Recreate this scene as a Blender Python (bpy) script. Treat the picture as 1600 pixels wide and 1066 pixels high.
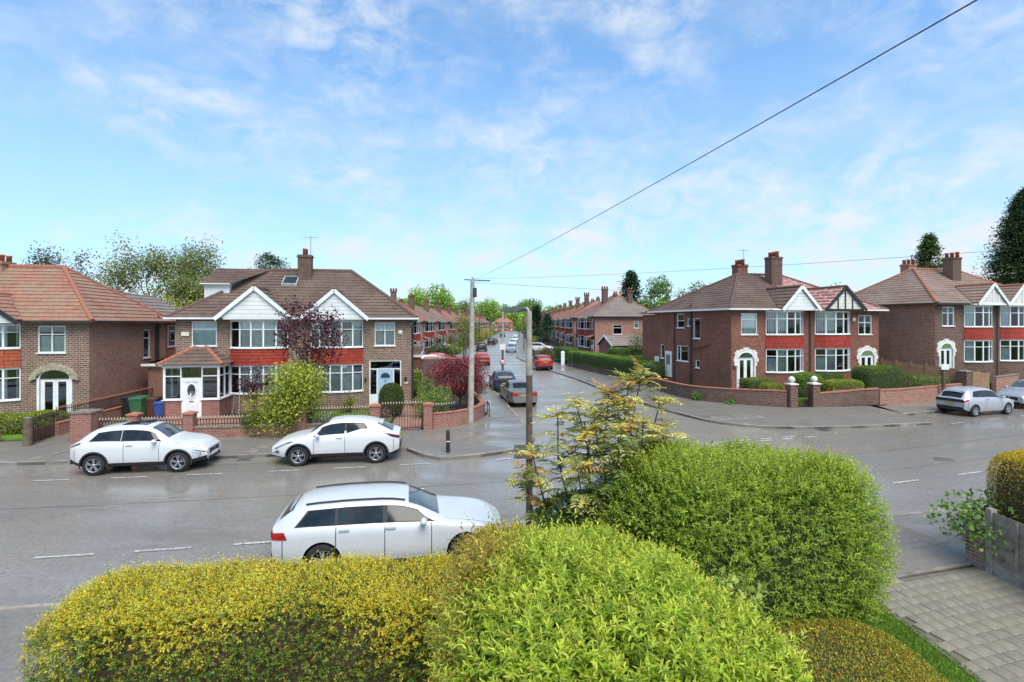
import bpy, math, random
import numpy as np
from mathutils import Vector, Matrix

# ------------------------------------------------------------------ scene, camera, sky, sun
scene = bpy.context.scene
COL = scene.collection
for o in list(bpy.data.objects):
    bpy.data.objects.remove(o)

cam_data = bpy.data.cameras.new("camera")
cam = bpy.data.objects.new("camera", cam_data)
COL.objects.link(cam)
cam.location = (0, 0, 5.0)
cam.rotation_euler = (math.radians(90), 0, 0)
cam_data.sensor_width = 36.0
cam_data.lens = 36.0 * 820 / 1600
cam_data.shift_y = -28 / 1600
cam_data.clip_start = 0.05
cam_data.clip_end = 6000
scene.camera = cam

SUN_EL, SUN_AZ = math.radians(56), math.radians(158)   # azimuth measured clockwise from +Y: behind the camera, to the right
world = bpy.data.worlds.new("World")
scene.world = world
world.use_nodes = True
wt = world.node_tree
wt.nodes.clear()
def wn(t, **kw):
    n = wt.nodes.new(t)
    for k, v in kw.items():
        setattr(n, k, v)
    return n
w_out = wn('ShaderNodeOutputWorld')
w_bg = wn('ShaderNodeBackground')
w_sky = wn('ShaderNodeTexSky', sky_type='NISHITA', sun_disc=False)
w_sky.sun_elevation = SUN_EL
w_sky.sun_rotation = SUN_AZ
w_sky.altitude = 50
w_sky.air_density = 1.0
w_sky.dust_density = 0.6
w_sky.ozone_density = 2.5
w_tc = wn('ShaderNodeTexCoord')
w_sep = wn('ShaderNodeSeparateXYZ')
wt.links.new(w_tc.outputs['Generated'], w_sep.inputs[0])
# project the view direction on a flat cloud layer
w_add = wn('ShaderNodeMath', operation='ADD'); w_add.inputs[1].default_value = 0.22
wt.links.new(w_sep.outputs['Z'], w_add.inputs[0])
w_max = wn('ShaderNodeMath', operation='MAXIMUM'); w_max.inputs[1].default_value = 0.05
wt.links.new(w_add.outputs[0], w_max.inputs[0])
w_dx = wn('ShaderNodeMath', operation='DIVIDE'); w_dy = wn('ShaderNodeMath', operation='DIVIDE')
wt.links.new(w_sep.outputs['X'], w_dx.inputs[0]); wt.links.new(w_max.outputs[0], w_dx.inputs[1])
wt.links.new(w_sep.outputs['Y'], w_dy.inputs[0]); wt.links.new(w_max.outputs[0], w_dy.inputs[1])
w_cmb = wn('ShaderNodeCombineXYZ')
wt.links.new(w_dx.outputs[0], w_cmb.inputs[0]); wt.links.new(w_dy.outputs[0], w_cmb.inputs[1])
w_map = wn('ShaderNodeMapping')
w_map.inputs['Location'].default_value = (6.3, 2.7, 0.6)
w_map.inputs['Scale'].default_value = (1.0, 1.0, 1.7)
wt.links.new(w_tc.outputs['Generated'], w_map.inputs[0])
w_n1 = wn('ShaderNodeTexNoise'); w_n1.inputs['Scale'].default_value = 3.6; w_n1.inputs['Detail'].default_value = 6; w_n1.inputs['Roughness'].default_value = 0.6
w_n2 = wn('ShaderNodeTexNoise'); w_n2.inputs['Scale'].default_value = 13.0; w_n2.inputs['Detail'].default_value = 7; w_n2.inputs['Roughness'].default_value = 0.6
w_n2.inputs['Distortion'].default_value = 0.4
wt.links.new(w_map.outputs[0], w_n1.inputs['Vector']); wt.links.new(w_map.outputs[0], w_n2.inputs['Vector'])
w_r1 = wn('ShaderNodeMapRange'); w_r1.inputs[1].default_value = 0.36; w_r1.inputs[2].default_value = 0.64
w_r2 = wn('ShaderNodeMapRange'); w_r2.inputs[1].default_value = 0.36; w_r2.inputs[2].default_value = 0.72
wt.links.new(w_n1.outputs['Fac'], w_r1.inputs[0]); wt.links.new(w_n2.outputs['Fac'], w_r2.inputs[0])
w_mul = wn('ShaderNodeMath', operation='MULTIPLY')
wt.links.new(w_r1.outputs[0], w_mul.inputs[0]); wt.links.new(w_r2.outputs[0], w_mul.inputs[1])
w_cl = wn('ShaderNodeMath', operation='MULTIPLY_ADD'); w_cl.inputs[1].default_value = .78; w_cl.inputs[2].default_value = 0.20
wt.links.new(w_mul.outputs[0], w_cl.inputs[0])
# thin veil that thickens towards the horizon
w_hz = wn('ShaderNodeMapRange'); w_hz.inputs[1].default_value = 0.0; w_hz.inputs[2].default_value = 0.45
w_hz.inputs[3].default_value = 0.50; w_hz.inputs[4].default_value = 0.0
wt.links.new(w_sep.outputs['Z'], w_hz.inputs[0])
w_fac = wn('ShaderNodeMath', operation='ADD', use_clamp=True)
wt.links.new(w_cl.outputs[0], w_fac.inputs[0]); wt.links.new(w_hz.outputs[0], w_fac.inputs[1])
w_tint = wn('ShaderNodeMix', data_type='RGBA', blend_type='MULTIPLY')
w_tint.inputs[0].default_value = 1.0
w_tint.inputs[7].default_value = (0.36, 0.95, 1.24, 1)
wt.links.new(w_sky.outputs[0], w_tint.inputs[6])
w_mix = wn('ShaderNodeMix', data_type='RGBA')
w_mix.inputs[7].default_value = (3.85, 4.2, 4.55, 1)
wt.links.new(w_fac.outputs[0], w_mix.inputs[0])
wt.links.new(w_tint.outputs[2], w_mix.inputs[6])
wt.links.new(w_mix.outputs[2], w_bg.inputs['Color'])
w_bg.inputs['Strength'].default_value = 0.09
wt.links.new(w_bg.outputs[0], w_out.inputs[0])

sun_data = bpy.data.lights.new("sun", 'SUN')
sun_data.energy = 1.8
sun_data.angle = math.radians(45)
sun_data.color = (1.0, 0.925, 0.81)
sun = bpy.data.objects.new("sun", sun_data)
COL.objects.link(sun)
sd = Vector((math.sin(SUN_AZ) * math.cos(SUN_EL), math.cos(SUN_AZ) * math.cos(SUN_EL), math.sin(SUN_EL)))
sun.rotation_euler = sd.to_track_quat('Z', 'Y').to_euler()

scene.view_settings.view_transform = 'Standard'
scene.view_settings.look = 'None'
scene.view_settings.gamma = 1
scene.view_settings.exposure = 1.27
scene.view_settings.use_curve_mapping = False
scene.cycles.max_bounces = 6
scene.cycles.transparent_max_bounces = 12

# ------------------------------------------------------------------ helpers
def C(h, k=1.0):
    h = h.lstrip('#')
    r = []
    for i in (0, 2, 4):
        c = int(h[i:i + 2], 16) / 255
        r.append((c / 12.92 if c <= .04045 else ((c + .055) / 1.055) ** 2.4) * k)
    return tuple(r) + (1.0,)

Z = Vector((0, 0, 1))

class MB:
    """Collects geometry and links it as one mesh object with metre-scaled UVs."""
    def __init__(s):
        s.v, s.f, s.m, s.sm = [], [], [], []
    def add(s, verts, faces, mat=0, smooth=False):
        b = len(s.v)
        s.v += [tuple(p) for p in verts]
        for f in faces:
            s.f.append([i + b for i in f]); s.m.append(mat); s.sm.append(smooth)
    def box(s, x0, x1, y0, y1, z0, z1, mat=0):
        s.add([(x0, y0, z0), (x1, y0, z0), (x1, y1, z0), (x0, y1, z0), (x0, y0, z1), (x1, y0, z1), (x1, y1, z1), (x0, y1, z1)],
              [(3, 2, 1, 0), (4, 5, 6, 7), (0, 1, 5, 4), (1, 2, 6, 5), (2, 3, 7, 6), (3, 0, 4, 7)], mat)
    def lbox(s, o, ux, u0, u1, v0, v1, d0, d1, mat=0):
        """box in a wall's frame: u along, v up, d outwards"""
        out = ux.cross(Z)
        P = [o + ux * u + Z * v + out * d for v in (v0, v1) for (u, d) in ((u0, d1), (u1, d1), (u1, d0), (u0, d0))]
        s.add(P, [(3, 2, 1, 0), (4, 5, 6, 7), (0, 1, 5, 4), (1, 2, 6, 5), (2, 3, 7, 6), (3, 0, 4, 7)], mat)
    def prism(s, poly, vec, mat=0):
        poly = [Vector(p) for p in poly]; vec = Vector(vec); n = len(poly)
        s.add(poly + [p + vec for p in poly],
              [list(range(n))[::-1], list(range(n, 2 * n))] + [(i, (i + 1) % n, (i + 1) % n + n, i + n) for i in range(n)], mat)
    def bar(s, p, q, w, h, mat=0, up=Z):
        p, q = Vector(p), Vector(q); d = (q - p).normalized()
        a = d.cross(up)
        if a.length < 1e-4: a = d.cross(Vector((1, 0, 0)))
        a.normalize(); b = a.cross(d).normalized()
        P = [r + a * (w / 2 * i) + b * (h / 2 * j) for r in (p, q) for (i, j) in ((-1, -1), (1, -1), (1, 1), (-1, 1))]
        s.add(P, [(0, 1, 2, 3), (7, 6, 5, 4), (4, 5, 1, 0), (5, 6, 2, 1), (6, 7, 3, 2), (7, 4, 0, 3)], mat)
    def tube(s, pts, rad, n=8, mat=0, caps=True):
        pts = [Vector(p) for p in pts]
        if not hasattr(rad, '__len__'): rad = [rad] * len(pts)
        V, F = [], []
        prev = None
        for i, p in enumerate(pts):
            d = (pts[min(i + 1, len(pts) - 1)] - pts[max(i - 1, 0)])
            d = d.normalized() if d.length > 1e-9 else Z
            a = prev if prev is not None else (Vector((1, 0, 0)) if abs(d.x) < .9 else Vector((0, 1, 0)))
            a = (a - d * a.dot(d)).normalized(); prev = a
            b = d.cross(a)
            for k in range(n):
                t = 2 * math.pi * k / n
                V.append(p + (a * math.cos(t) + b * math.sin(t)) * rad[i])
        for i in range(len(pts) - 1):
            for k in range(n):
                F.append((i * n + k, i * n + (k + 1) % n, (i + 1) * n + (k + 1) % n, (i + 1) * n + k))
        s.add(V, F, mat, True)
        if caps:
            e = (len(pts) - 1) * n
            s.add(V[:n], [list(range(n))[::-1]], mat); s.add(V[e:e + n], [list(range(n))], mat)
    def lathe(s, prof, c=(0, 0, 0), n=20, mat=0, axis='Z', smooth=True):
        V, F = [], []
        for (r, h) in prof:
            for k in range(n):
                t = 2 * math.pi * k / n
                x, y = r * math.cos(t), r * math.sin(t)
                V.append({'Z': (x + c[0], y + c[1], h + c[2]), 'Y': (x + c[0], h + c[1], -y + c[2]), 'X': (h + c[0], x + c[1], y + c[2])}[axis])
        for i in range(len(prof) - 1):
            for k in range(n):
                F.append((i * n + k, i * n + (k + 1) % n, (i + 1) * n + (k + 1) % n, (i + 1) * n + k))
        s.add(V, F, mat, smooth)
    def mesh(s, name, mats):
        me = bpy.data.meshes.new(name)
        me.from_pydata(s.v, [], s.f)
        for m in mats: me.materials.append(M(m))
        nf = len(s.f)
        me.polygons.foreach_set('material_index', np.array(s.m, dtype=np.int32))
        me.polygons.foreach_set('use_smooth', np.array(s.sm, dtype=bool))
        uv = me.uv_layers.new(name='UVMap')
        nl = len(me.loops)
        co = np.empty(len(me.vertices) * 3, np.float32); me.vertices.foreach_get('co', co); co = co.reshape(-1, 3)
        vi = np.empty(nl, np.int32); me.loops.foreach_get('vertex_index', vi)
        nm = np.empty(nf * 3, np.float32); me.polygons.foreach_get('normal', nm); nm = nm.reshape(-1, 3)
        lt = np.empty(nf, np.int32); me.polygons.foreach_get('loop_total', lt)
        fi = np.repeat(np.arange(nf), lt)
        n = nm[fi]; p = co[vi]
        flat = np.abs(n[:, 2]) > 0.95
        t = np.stack([-n[:, 1], n[:, 0], np.zeros(len(n))], 1)
        t /= np.maximum(np.linalg.norm(t, axis=1, keepdims=True), 1e-6)
        b = np.cross(n, t)
        u = np.where(flat, p[:, 0], (p * t).sum(1)); v = np.where(flat, p[:, 1], (p * b).sum(1))
        uv.data.foreach_set('uv', np.stack([u, v], 1).astype(np.float32).ravel())
        me.update()
        return me
    def build(s, name, mats, parent=None, loc=None):
        if isinstance(mats, str): mats = [mats]
        return link(name, s.mesh(name, mats), parent, loc)

def link(name, data, parent=None, loc=None):
    o = bpy.data.objects.new(name, data); COL.objects.link(o)
    if parent is not None: o.parent = parent
    if loc is not None: o.location = loc
    return o

def empty(name, loc=(0, 0, 0), rz=0.0):
    o = link(name, None); o.location = loc; o.rotation_euler = (0, 0, rz); o.empty_display_size = .3
    return o

def tag(o, label, cat, group=None, kind=None):
    o['label'] = label; o['category'] = cat
    if group: o['group'] = group
    if kind: o['kind'] = kind
    return o

def struct(o, label=None):
    o['kind'] = 'structure'
    if label: o['label'] = label
    return o

def copy_tree(o, parent=None):
    c = o.copy(); COL.objects.link(c); c.parent = parent
    for ch in list(o.children): copy_tree(ch, c)
    return c

# ------------------------------------------------------------------ materials
MATS = {}
def M(n): return MATS[n]

def base_mat(name):
    m = bpy.data.materials.new(name); m.use_nodes = True
    nt = m.node_tree; p = nt.nodes['Principled BSDF']
    MATS[name] = m
    return m, nt, p

def nd(nt, t, **ins):
    n = nt.nodes.new(t)
    for k, v in ins.items():
        if k in ('op', 'dt', 'bt'):
            setattr(n, {'op': 'operation', 'dt': 'data_type', 'bt': 'blend_type'}[k], v)
        else:
            n.inputs[k.replace('_', ' ')].default_value = v
    return n

def uvnode(nt, kind='UV', scale=None):
    tc = nt.nodes.new('ShaderNodeTexCoord')
    return tc.outputs[kind]

def noise_fac(nt, vec, scale, lo, hi, detail=5, rough=.6):
    n = nd(nt, 'ShaderNodeTexNoise', Scale=scale, Detail=detail, Roughness=rough)
    nt.links.new(vec, n.inputs['Vector'])
    r = nt.nodes.new('ShaderNodeMapRange'); r.inputs[1].default_value = lo; r.inputs[2].default_value = hi
    nt.links.new(n.outputs['Fac'], r.inputs[0])
    return r.outputs[0]

def mixc(nt, fac, a, b, bt='MIX'):
    m = nt.nodes.new('ShaderNodeMix'); m.data_type = 'RGBA'; m.blend_type = bt
    for sock, v in ((m.inputs[0], fac), (m.inputs[6], a), (m.inputs[7], b)):
        if hasattr(v, 'links') or hasattr(v, 'is_linked'): nt.links.new(v, sock)
        else: sock.default_value = v
    return m.outputs[2]

def bump(nt, p, h, strength, dist):
    b = nt.nodes.new('ShaderNodeBump'); b.inputs['Strength'].default_value = strength; b.inputs['Distance'].default_value = dist
    nt.links.new(h, b.inputs['Height']); nt.links.new(b.outputs[0], p.inputs['Normal'])

def plain(name, col, rough=.5, col2=None, scale=6.0, metal=0.0, spec=.5, bumps=0.0, coat=0.0, kind='Object', detail=5, lo=.35, hi=.65):
    m, nt, p = base_mat(name)
    p.inputs['Roughness'].default_value = rough; p.inputs['Metallic'].default_value = metal
    p.inputs['Specular IOR Level'].default_value = spec; p.inputs['Coat Weight'].default_value = coat
    p.inputs['Coat Roughness'].default_value = .05
    vec = uvnode(nt, kind)
    f = noise_fac(nt, vec, scale, lo, hi, detail)
    nt.links.new(mixc(nt, f, col, col2 if col2 else tuple(c * .86 for c in col[:3]) + (1,)), p.inputs['Base Color'])
    if bumps:
        n = nd(nt, 'ShaderNodeTexNoise', Scale=scale * 6, Detail=4); nt.links.new(vec, n.inputs['Vector'])
        bump(nt, p, n.outputs['Fac'], bumps, .01)
    return m

def brick(name, c1, c2, mortar, stain, bw=.225, rh=.075, ms=.011, rough=.85, bias=0.0, stain_amt=.55, bstr=.6, off=.5, smooth=.1):
    m, nt, p = base_mat(name)
    vec = uvnode(nt, 'UV')
    b = nd(nt, 'ShaderNodeTexBrick', Color1=c1, Color2=c2, Mortar=mortar, Scale=1.0, Mortar_Size=ms, Mortar_Smooth=smooth, Bias=bias, Brick_Width=bw, Row_Height=rh)
    b.offset = off
    nt.links.new(vec, b.inputs['Vector'])
    # a second, coarser tone per brick
    big = noise_fac(nt, vec, .55, .42, .66, 6, .65)
    mid = noise_fac(nt, vec, 3.5, .35, .7, 4, .7)
    mm = nt.nodes.new('ShaderNodeMath'); mm.operation = 'MULTIPLY'; mm.inputs[1].default_value = stain_amt
    nt.links.new(big, mm.inputs[0])
    c = mixc(nt, mm.outputs[0], b.outputs['Color'], stain)
    m2 = nt.nodes.new('ShaderNodeMath'); m2.operation = 'MULTIPLY'; m2.inputs[1].default_value = .4
    nt.links.new(mid, m2.inputs[0])
    c = mixc(nt, m2.outputs[0], c, tuple(x * .45 for x in c1[:3]) + (1,))
    fine = noise_fac(nt, vec, 13, .52, .72, 3, .6)
    m3 = nt.nodes.new('ShaderNodeMath'); m3.operation = 'MULTIPLY'; m3.inputs[1].default_value = .45
    nt.links.new(fine, m3.inputs[0])
    c = mixc(nt, m3.outputs[0], c, tuple(min(1, x * 1.6 + .05) for x in c1[:3]) + (1,))
    mpv = nt.nodes.new('ShaderNodeMapping'); mpv.inputs['Scale'].default_value = (1.9, .28, 1); nt.links.new(vec, mpv.inputs[0])
    run = noise_fac(nt, mpv.outputs[0], 1.0, .5, .75, 6, .65)
    m4 = nt.nodes.new('ShaderNodeMath'); m4.operation = 'MULTIPLY'; m4.inputs[1].default_value = .38
    nt.links.new(run, m4.inputs[0])
    c = mixc(nt, m4.outputs[0], c, tuple(x * .5 + .01 for x in stain[:3]) + (1,))
    nt.links.new(c, p.inputs['Base Color'])
    p.inputs['Roughness'].default_value = rough; p.inputs['Specular IOR Level'].default_value = .3
    inv = nt.nodes.new('ShaderNodeMath'); inv.operation = 'SUBTRACT'; inv.inputs[0].default_value = 1
    nt.links.new(b.outputs['Fac'], inv.inputs[1])
    bump(nt, p, inv.outputs[0], bstr, .01)
    return m

def asphalt(name, c1, c2, dry=.55, wet=.16, lo=.38, hi=.62, spk=160, patch=.35):
    m, nt, p = base_mat(name)
    vec = uvnode(nt, 'Object')
    mp = nt.nodes.new('ShaderNodeMapping'); mp.inputs['Scale'].default_value = (.45, 1.3, 1)
    nt.links.new(vec, mp.inputs[0])
    f1 = noise_fac(nt, mp.outputs[0], patch, lo, hi, 7, .62)
    f2 = noise_fac(nt, vec, spk, .3, .7, 2, .5)
    f3 = noise_fac(nt, vec, 9, .4, .65, 5, .7)
    c = mixc(nt, f1, c1, c2)
    k = nt.nodes.new('ShaderNodeMath'); k.operation = 'MULTIPLY'; k.inputs[1].default_value = .5
    nt.links.new(f2, k.inputs[0])
    c = mixc(nt, k.outputs[0], c, tuple(x * 1.9 for x in c1[:3]) + (1,))
    k3 = nt.nodes.new('ShaderNodeMath'); k3.operation = 'MULTIPLY'; k3.inputs[1].default_value = .4
    nt.links.new(f3, k3.inputs[0])
    c = mixc(nt, k3.outputs[0], c, tuple(x * .55 for x in c2[:3]) + (1,))
    # fine tar seams and cracks
    vo = nt.nodes.new('ShaderNodeTexVoronoi'); vo.feature = 'DISTANCE_TO_EDGE'; vo.inputs['Scale'].default_value = .33
    nz = nd(nt, 'ShaderNodeTexNoise', Scale=1.6, Detail=6, Roughness=.7); nt.links.new(vec, nz.inputs['Vector'])
    wv = mixc(nt, .16, (0, 0, 0, 1), (0, 0, 0, 1))
    va = nt.nodes.new('ShaderNodeVectorMath'); va.operation = 'MULTIPLY_ADD'; va.inputs[1].default_value = (.9, .9, 0)
    nt.links.new(nz.outputs['Color'], va.inputs[0]); nt.links.new(mp.outputs[0], va.inputs[2]); nt.links.new(va.outputs[0], vo.inputs['Vector'])
    cr = nt.nodes.new('ShaderNodeMapRange'); cr.inputs[1].default_value = 0; cr.inputs[2].default_value = .008; cr.inputs[3].default_value = .3; cr.inputs[4].default_value = 0
    nt.links.new(vo.outputs['Distance'], cr.inputs[0])
    c = mixc(nt, cr.outputs[0], c, tuple(x * .3 for x in c2[:3]) + (1,))
    nt.links.new(c, p.inputs['Base Color'])
    r = nt.nodes.new('ShaderNodeMapRange'); r.inputs[3].default_value = wet; r.inputs[4].default_value = dry
    nt.links.new(f1, r.inputs[0]); nt.links.new(r.outputs[0], p.inputs['Roughness'])
    p.inputs['Specular IOR Level'].default_value = .5
    nb = nd(nt, 'ShaderNodeTexNoise', Scale=90, Detail=3); nt.links.new(vec, nb.inputs['Vector'])
    b = nt.nodes.new('ShaderNodeBump'); b.inputs['Distance'].default_value = .006
    nt.links.new(nb.outputs['Fac'], b.inputs['Height'])
    bs = nt.nodes.new('ShaderNodeMapRange'); bs.inputs[3].default_value = .06; bs.inputs[4].default_value = .5
    nt.links.new(f1, bs.inputs[0]); nt.links.new(bs.outputs[0], b.inputs['Strength'])
    nt.links.new(b.outputs[0], p.inputs['Normal'])
    return m

def leafmat(name, rough=.5, trans=.3, spec=.35):
    m, nt, p = base_mat(name)
    a = nt.nodes.new('ShaderNodeAttribute'); a.attribute_name = 'tone'
    nt.links.new(a.outputs['Color'], p.inputs['Base Color'])
    p.inputs['Roughness'].default_value = rough; p.inputs['Specular IOR Level'].default_value = spec
    t = nt.nodes.new('ShaderNodeBsdfTranslucent'); nt.links.new(a.outputs['Color'], t.inputs['Color'])
    mx = nt.nodes.new('ShaderNodeMixShader'); mx.inputs[0].default_value = trans
    nt.links.new(p.outputs[0], mx.inputs[1]); nt.links.new(t.outputs[0], mx.inputs[2])
    nt.links.new(mx.outputs[0], nt.nodes['Material Output'].inputs[0])
    return m

def glassmat(name, tint=(.75, .8, .8, 1), refl=.12, rough=.02):
    m, nt, p = base_mat(name)
    nt.nodes.remove(p)
    tr = nt.nodes.new('ShaderNodeBsdfTransparent'); tr.inputs[0].default_value = tint
    gl = nt.nodes.new('ShaderNodeBsdfGlossy'); gl.inputs['Roughness'].default_value = rough; gl.inputs[0].default_value = (.95, .97, 1, 1)
    fr = nt.nodes.new('ShaderNodeFresnel'); fr.inputs[0].default_value = 1.5
    ad = nt.nodes.new('ShaderNodeMath'); ad.operation = 'ADD'; ad.use_clamp = True; ad.inputs[1].default_value = refl
    nt.links.new(fr.outputs[0], ad.inputs[0])
    mx = nt.nodes.new('ShaderNodeMixShader')
    nt.links.new(ad.outputs[0], mx.inputs[0]); nt.links.new(tr.outputs[0], mx.inputs[1]); nt.links.new(gl.outputs[0], mx.inputs[2])
    nt.links.new(mx.outputs[0], nt.nodes['Material Output'].inputs[0])
    return m

# masonry
brick('brick_brown', C('#8a6552'), C('#5a4238'), C('#bdb0a0'), C('#6d5444'), bw=.26, rh=.1, ms=.015, stain_amt=.35, bias=-.1)
brick('brick_red', C('#985a4a'), C('#6c4033'), C('#90796a'), C('#634438'), bw=.26, rh=.1, ms=.012, stain_amt=.5)
brick('brick_red_side', C('#a56a55'), C('#825542'), C('#a08c7e'), C('#7d6252'), bw=.26, rh=.1, ms=.012, stain_amt=.5)
brick('brick_mottled', C('#ab6d57'), C('#7d5144'), C('#b3a090'), C('#bb9a87'), bw=.26, rh=.1, ms=.013, stain_amt=.4)
brick('brick_orange', C('#b06547'), C('#a05a40'), C('#a67a62'), C('#a4694e'), stain_amt=.3)
brick('brick_garden', C('#a6675a'), C('#855045'), C('#a59082'), C('#6a574c'), ms=.012, stain_amt=.6)
brick('brick_dark', C('#7b584c'), C('#573e36'), C('#8a7b70'), C('#52453d'), bw=.26, rh=.1, ms=.013, stain_amt=.6)
brick('coping_red', C('#b57660'), C('#9f6350'), C('#8d6656'), C('#876152'), bw=.3, rh=.3, ms=.008, stain_amt=.4)
brick('brick_worn', C('#9c7462'), C('#7d5c4e'), C('#a79a8c'), C('#b5a898'), ms=.014, stain_amt=.7)
plain('stone_cap', C('#8d8478'), .9, C('#5f594f'), 9, bumps=.3)
plain('white_stone', C('#e6e2da'), .8, C('#c9c3b8'), 5)
plain('aged_stone', C('#b3a890'), .9, C('#85785f'), 7, bumps=.4)
plain('concrete', C('#a29c92'), .85, C('#7c776e'), 5, bumps=.25)
plain('pole_concrete', C('#b4aea2'), .85, C('#8f897d'), 4, bumps=.2)
plain('pole_wood', C('#6b5a4e'), .8, C('#4d3f36'), 5, bumps=.2)
# roofs
def rooftile(name, c1, c2, c3, stain, amt=.5): brick(name, c1, c2, c3, stain, bw=.3, rh=.33, ms=.012, rough=.8, stain_amt=amt, bstr=.4, smooth=.3)
rooftile('roof_brown', C('#735d52'), C('#5d4c43'), C('#40352f'), C('#8b7868'), .5)
rooftile('roof_clay', C('#aa7762'), C('#926553'), C('#6c5145'), C('#93856f'), .85)
rooftile('roof_grey', C('#8c8178'), C('#7b716a'), C('#57504b'), C('#a08b7c'), .5)
rooftile('roof_red', C('#ad7566'), C('#9a6658'), C('#7a544a'), C('#a88a80'), .5)
brick('roof_streaked', C('#a45f50'), C('#8f5042'), C('#dccdc6'), C('#b9958c'), bw=1.3, rh=.33, ms=.07, rough=.8, stain_amt=.35, bstr=.3, smooth=.6)
rooftile('roof_orange', C('#bd8266'), C('#ac7459'), C('#7d5848'), C('#a07c69'), .35)
rooftile('roof_tanned', C('#94796a'), C('#816a5e'), C('#574a42'), C('#a5998c'), .5)
plain('ridge_clay', C('#ad7058'), .8, C('#8f5c48'), 8)
plain('ridge_brown', C('#735a4e'), .8, C('#57453d'), 8)
rooftile('apron_red', C('#a83f30'), C('#933427'), C('#6f2a20'), C('#8d3c2e'), .3)
rooftile('apron_orange', C('#b25a3c'), C('#9c4c33'), C('#6f3826'), C('#8d5238'), .4)
plain('pot_clay', C('#b0664c'), .8, C('#8d4f3b'), 6)
plain('lead', C('#9a9a98'), .6, C('#7b7b7a'), 4)
# joinery
plain('upvc', C('#eeeeec'), .35, C('#dfdfdc'), 2)
plain('board_white', C('#e8e8e6'), .5, C('#d8d8d5'), 1.5)
plain('black_paint', C('#232323'), .45, C('#2f2e2c'), 5)
plain('gutter_black', C('#2a2827'), .5, C('#3a3735'), 5)
plain('door_blue', C('#a9c3d6'), .4, C('#9fbacd'), 3)
plain('door_wood', C('#6a4433'), .5, C('#553426'), 6)
plain('curtain', C('#d8d9d4'), .9, C('#c0c1bc'), 3)
plain('curtain_blue', C('#c0cfd0'), .9, C('#a8b8ba'), 3)
plain('blind', C('#d6d6d0'), .8, C('#bdbdb6'), 3)
plain('room_dark', C('#3a3632'), .9, C('#262320'), 2)  # dimness of the unlit rooms put into the wall colour
plain('soffit', C('#8d8a86'), .7)
plain('alarm', C('#e8e4cf'), .4)
glassmat('glass', (.95, .97, .97, 1), .03)
glassmat('glass_far', (.45, .48, .5, 1), .07)
# ground
asphalt('asphalt_main', C('#837d74'), C('#665f57'), .38, .14, .38, .62)
asphalt('asphalt_side', C('#898277'), C('#736d62'), .44, .2, .4, .62, patch=.3)
asphalt('pavement_tar', C('#7f7a71'), C('#645f57'), .55, .13, .36, .6, patch=.6)
asphalt('patch_tar', C('#7a7268'), C('#645d53'), .65, .45, .3, .6, patch=.8)
plain('flag_stone', C('#8d8377'), .7, C('#6c645a'), 2.5, bumps=.2)
plain('kerb_stone', C('#a1968a'), .75, C('#75695d'), 3, bumps=.3)
plain('paint_white', C('#cfcec9'), .6, C('#85827d'), 16, lo=.42, hi=.62)
plain('paint_worn', C('#c4c2bc'), .55, C('#98948c'), 14, lo=.40, hi=.58)
plain('tar_seam', C('#615d57'), .35, C('#75706a'), 3)
plain('cast_iron', C('#6a6660'), .5, C('#514e49'), 20, bumps=.5)
plain('paver_a', C('#8b8474'), .8, C('#766f61'), 4, bumps=.3)
plain('paver_b', C('#857e70'), .8, C('#716a5e'), 4, bumps=.3)
plain('paver_c', C('#8f8775'), .8, C('#7b7464'), 4, bumps=.3)
plain('paver_red', C('#a37a68'), .85, C('#8a6455'), 3, bumps=.2)
plain('joint_dirt', C('#746c5e'), .95, C('#625a4d'), 8)
plain('soil', C('#4a3d2f'), .95, C('#2f271f'), 3, bumps=.5)
plain('lawn', C('#6f8a37'), .9, C('#4e6a28'), 2.2, bumps=.5, spec=.1)
plain('field', C('#5d7240'), .95, C('#47592f'), .05, spec=.1)
plain('moss', C('#7c8440'), .95, C('#5b5d36'), 5, bumps=.4)
# metal, wood, plastics
plain('iron', C('#2b2a2a'), .5, C('#4a3428'), 9)
plain('finial_white', C('#d7d0c0'), .6, C('#b08d6c'), 9)
plain('fence_wood', C('#a98664'), .85, C('#8a6a4d'), 3, bumps=.2)
plain('fence_grey', C('#968c7f'), .9, C('#756c61'), 5, bumps=.3)
plain('post_wood', C('#7a6a57'), .9, C('#57493b'), 6, bumps=.4)
plain('bark', C('#5a4a3c'), .95, C('#3a2f27'), 9, bumps=.5)
plain('twig', C('#3c4626'), .95, C('#2c341c'), 12)  # dark inner-leaf green of the solid cores in hedges and bushes
plain('twig_brown', C('#5c4b39'), .95, C('#3f3327'), 14)
plain('bin_green', C('#3c6b45'), .5, C('#33603d'), 3)
plain('bin_black', C('#27282a'), .5, C('#202123'), 3)
plain('bin_brown', C('#5f3d31'), .5, C('#523329'), 3)
plain('bin_blue', C('#3c5599'), .5, C('#334a8a'), 3)
plain('sign_back', C('#6f6e64'), .6, C('#5a594f'), 4)
plain('sign_white', C('#e4e4e0'), .5)
plain('sign_red', C('#b0302a'), .5)
plain('lamp_dark', C('#3a3d40'), .4)
plain('steel_grey', C('#8f9394'), .45, C('#7a7e80'), 4, metal=.6)
plain('cloth_blue', C('#5672b4'), .8, C('#4a64a2'), 2)
plain('cloth_pink', C('#d3a8ac'), .8, C('#d8d6dc'), 1.2)
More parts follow.
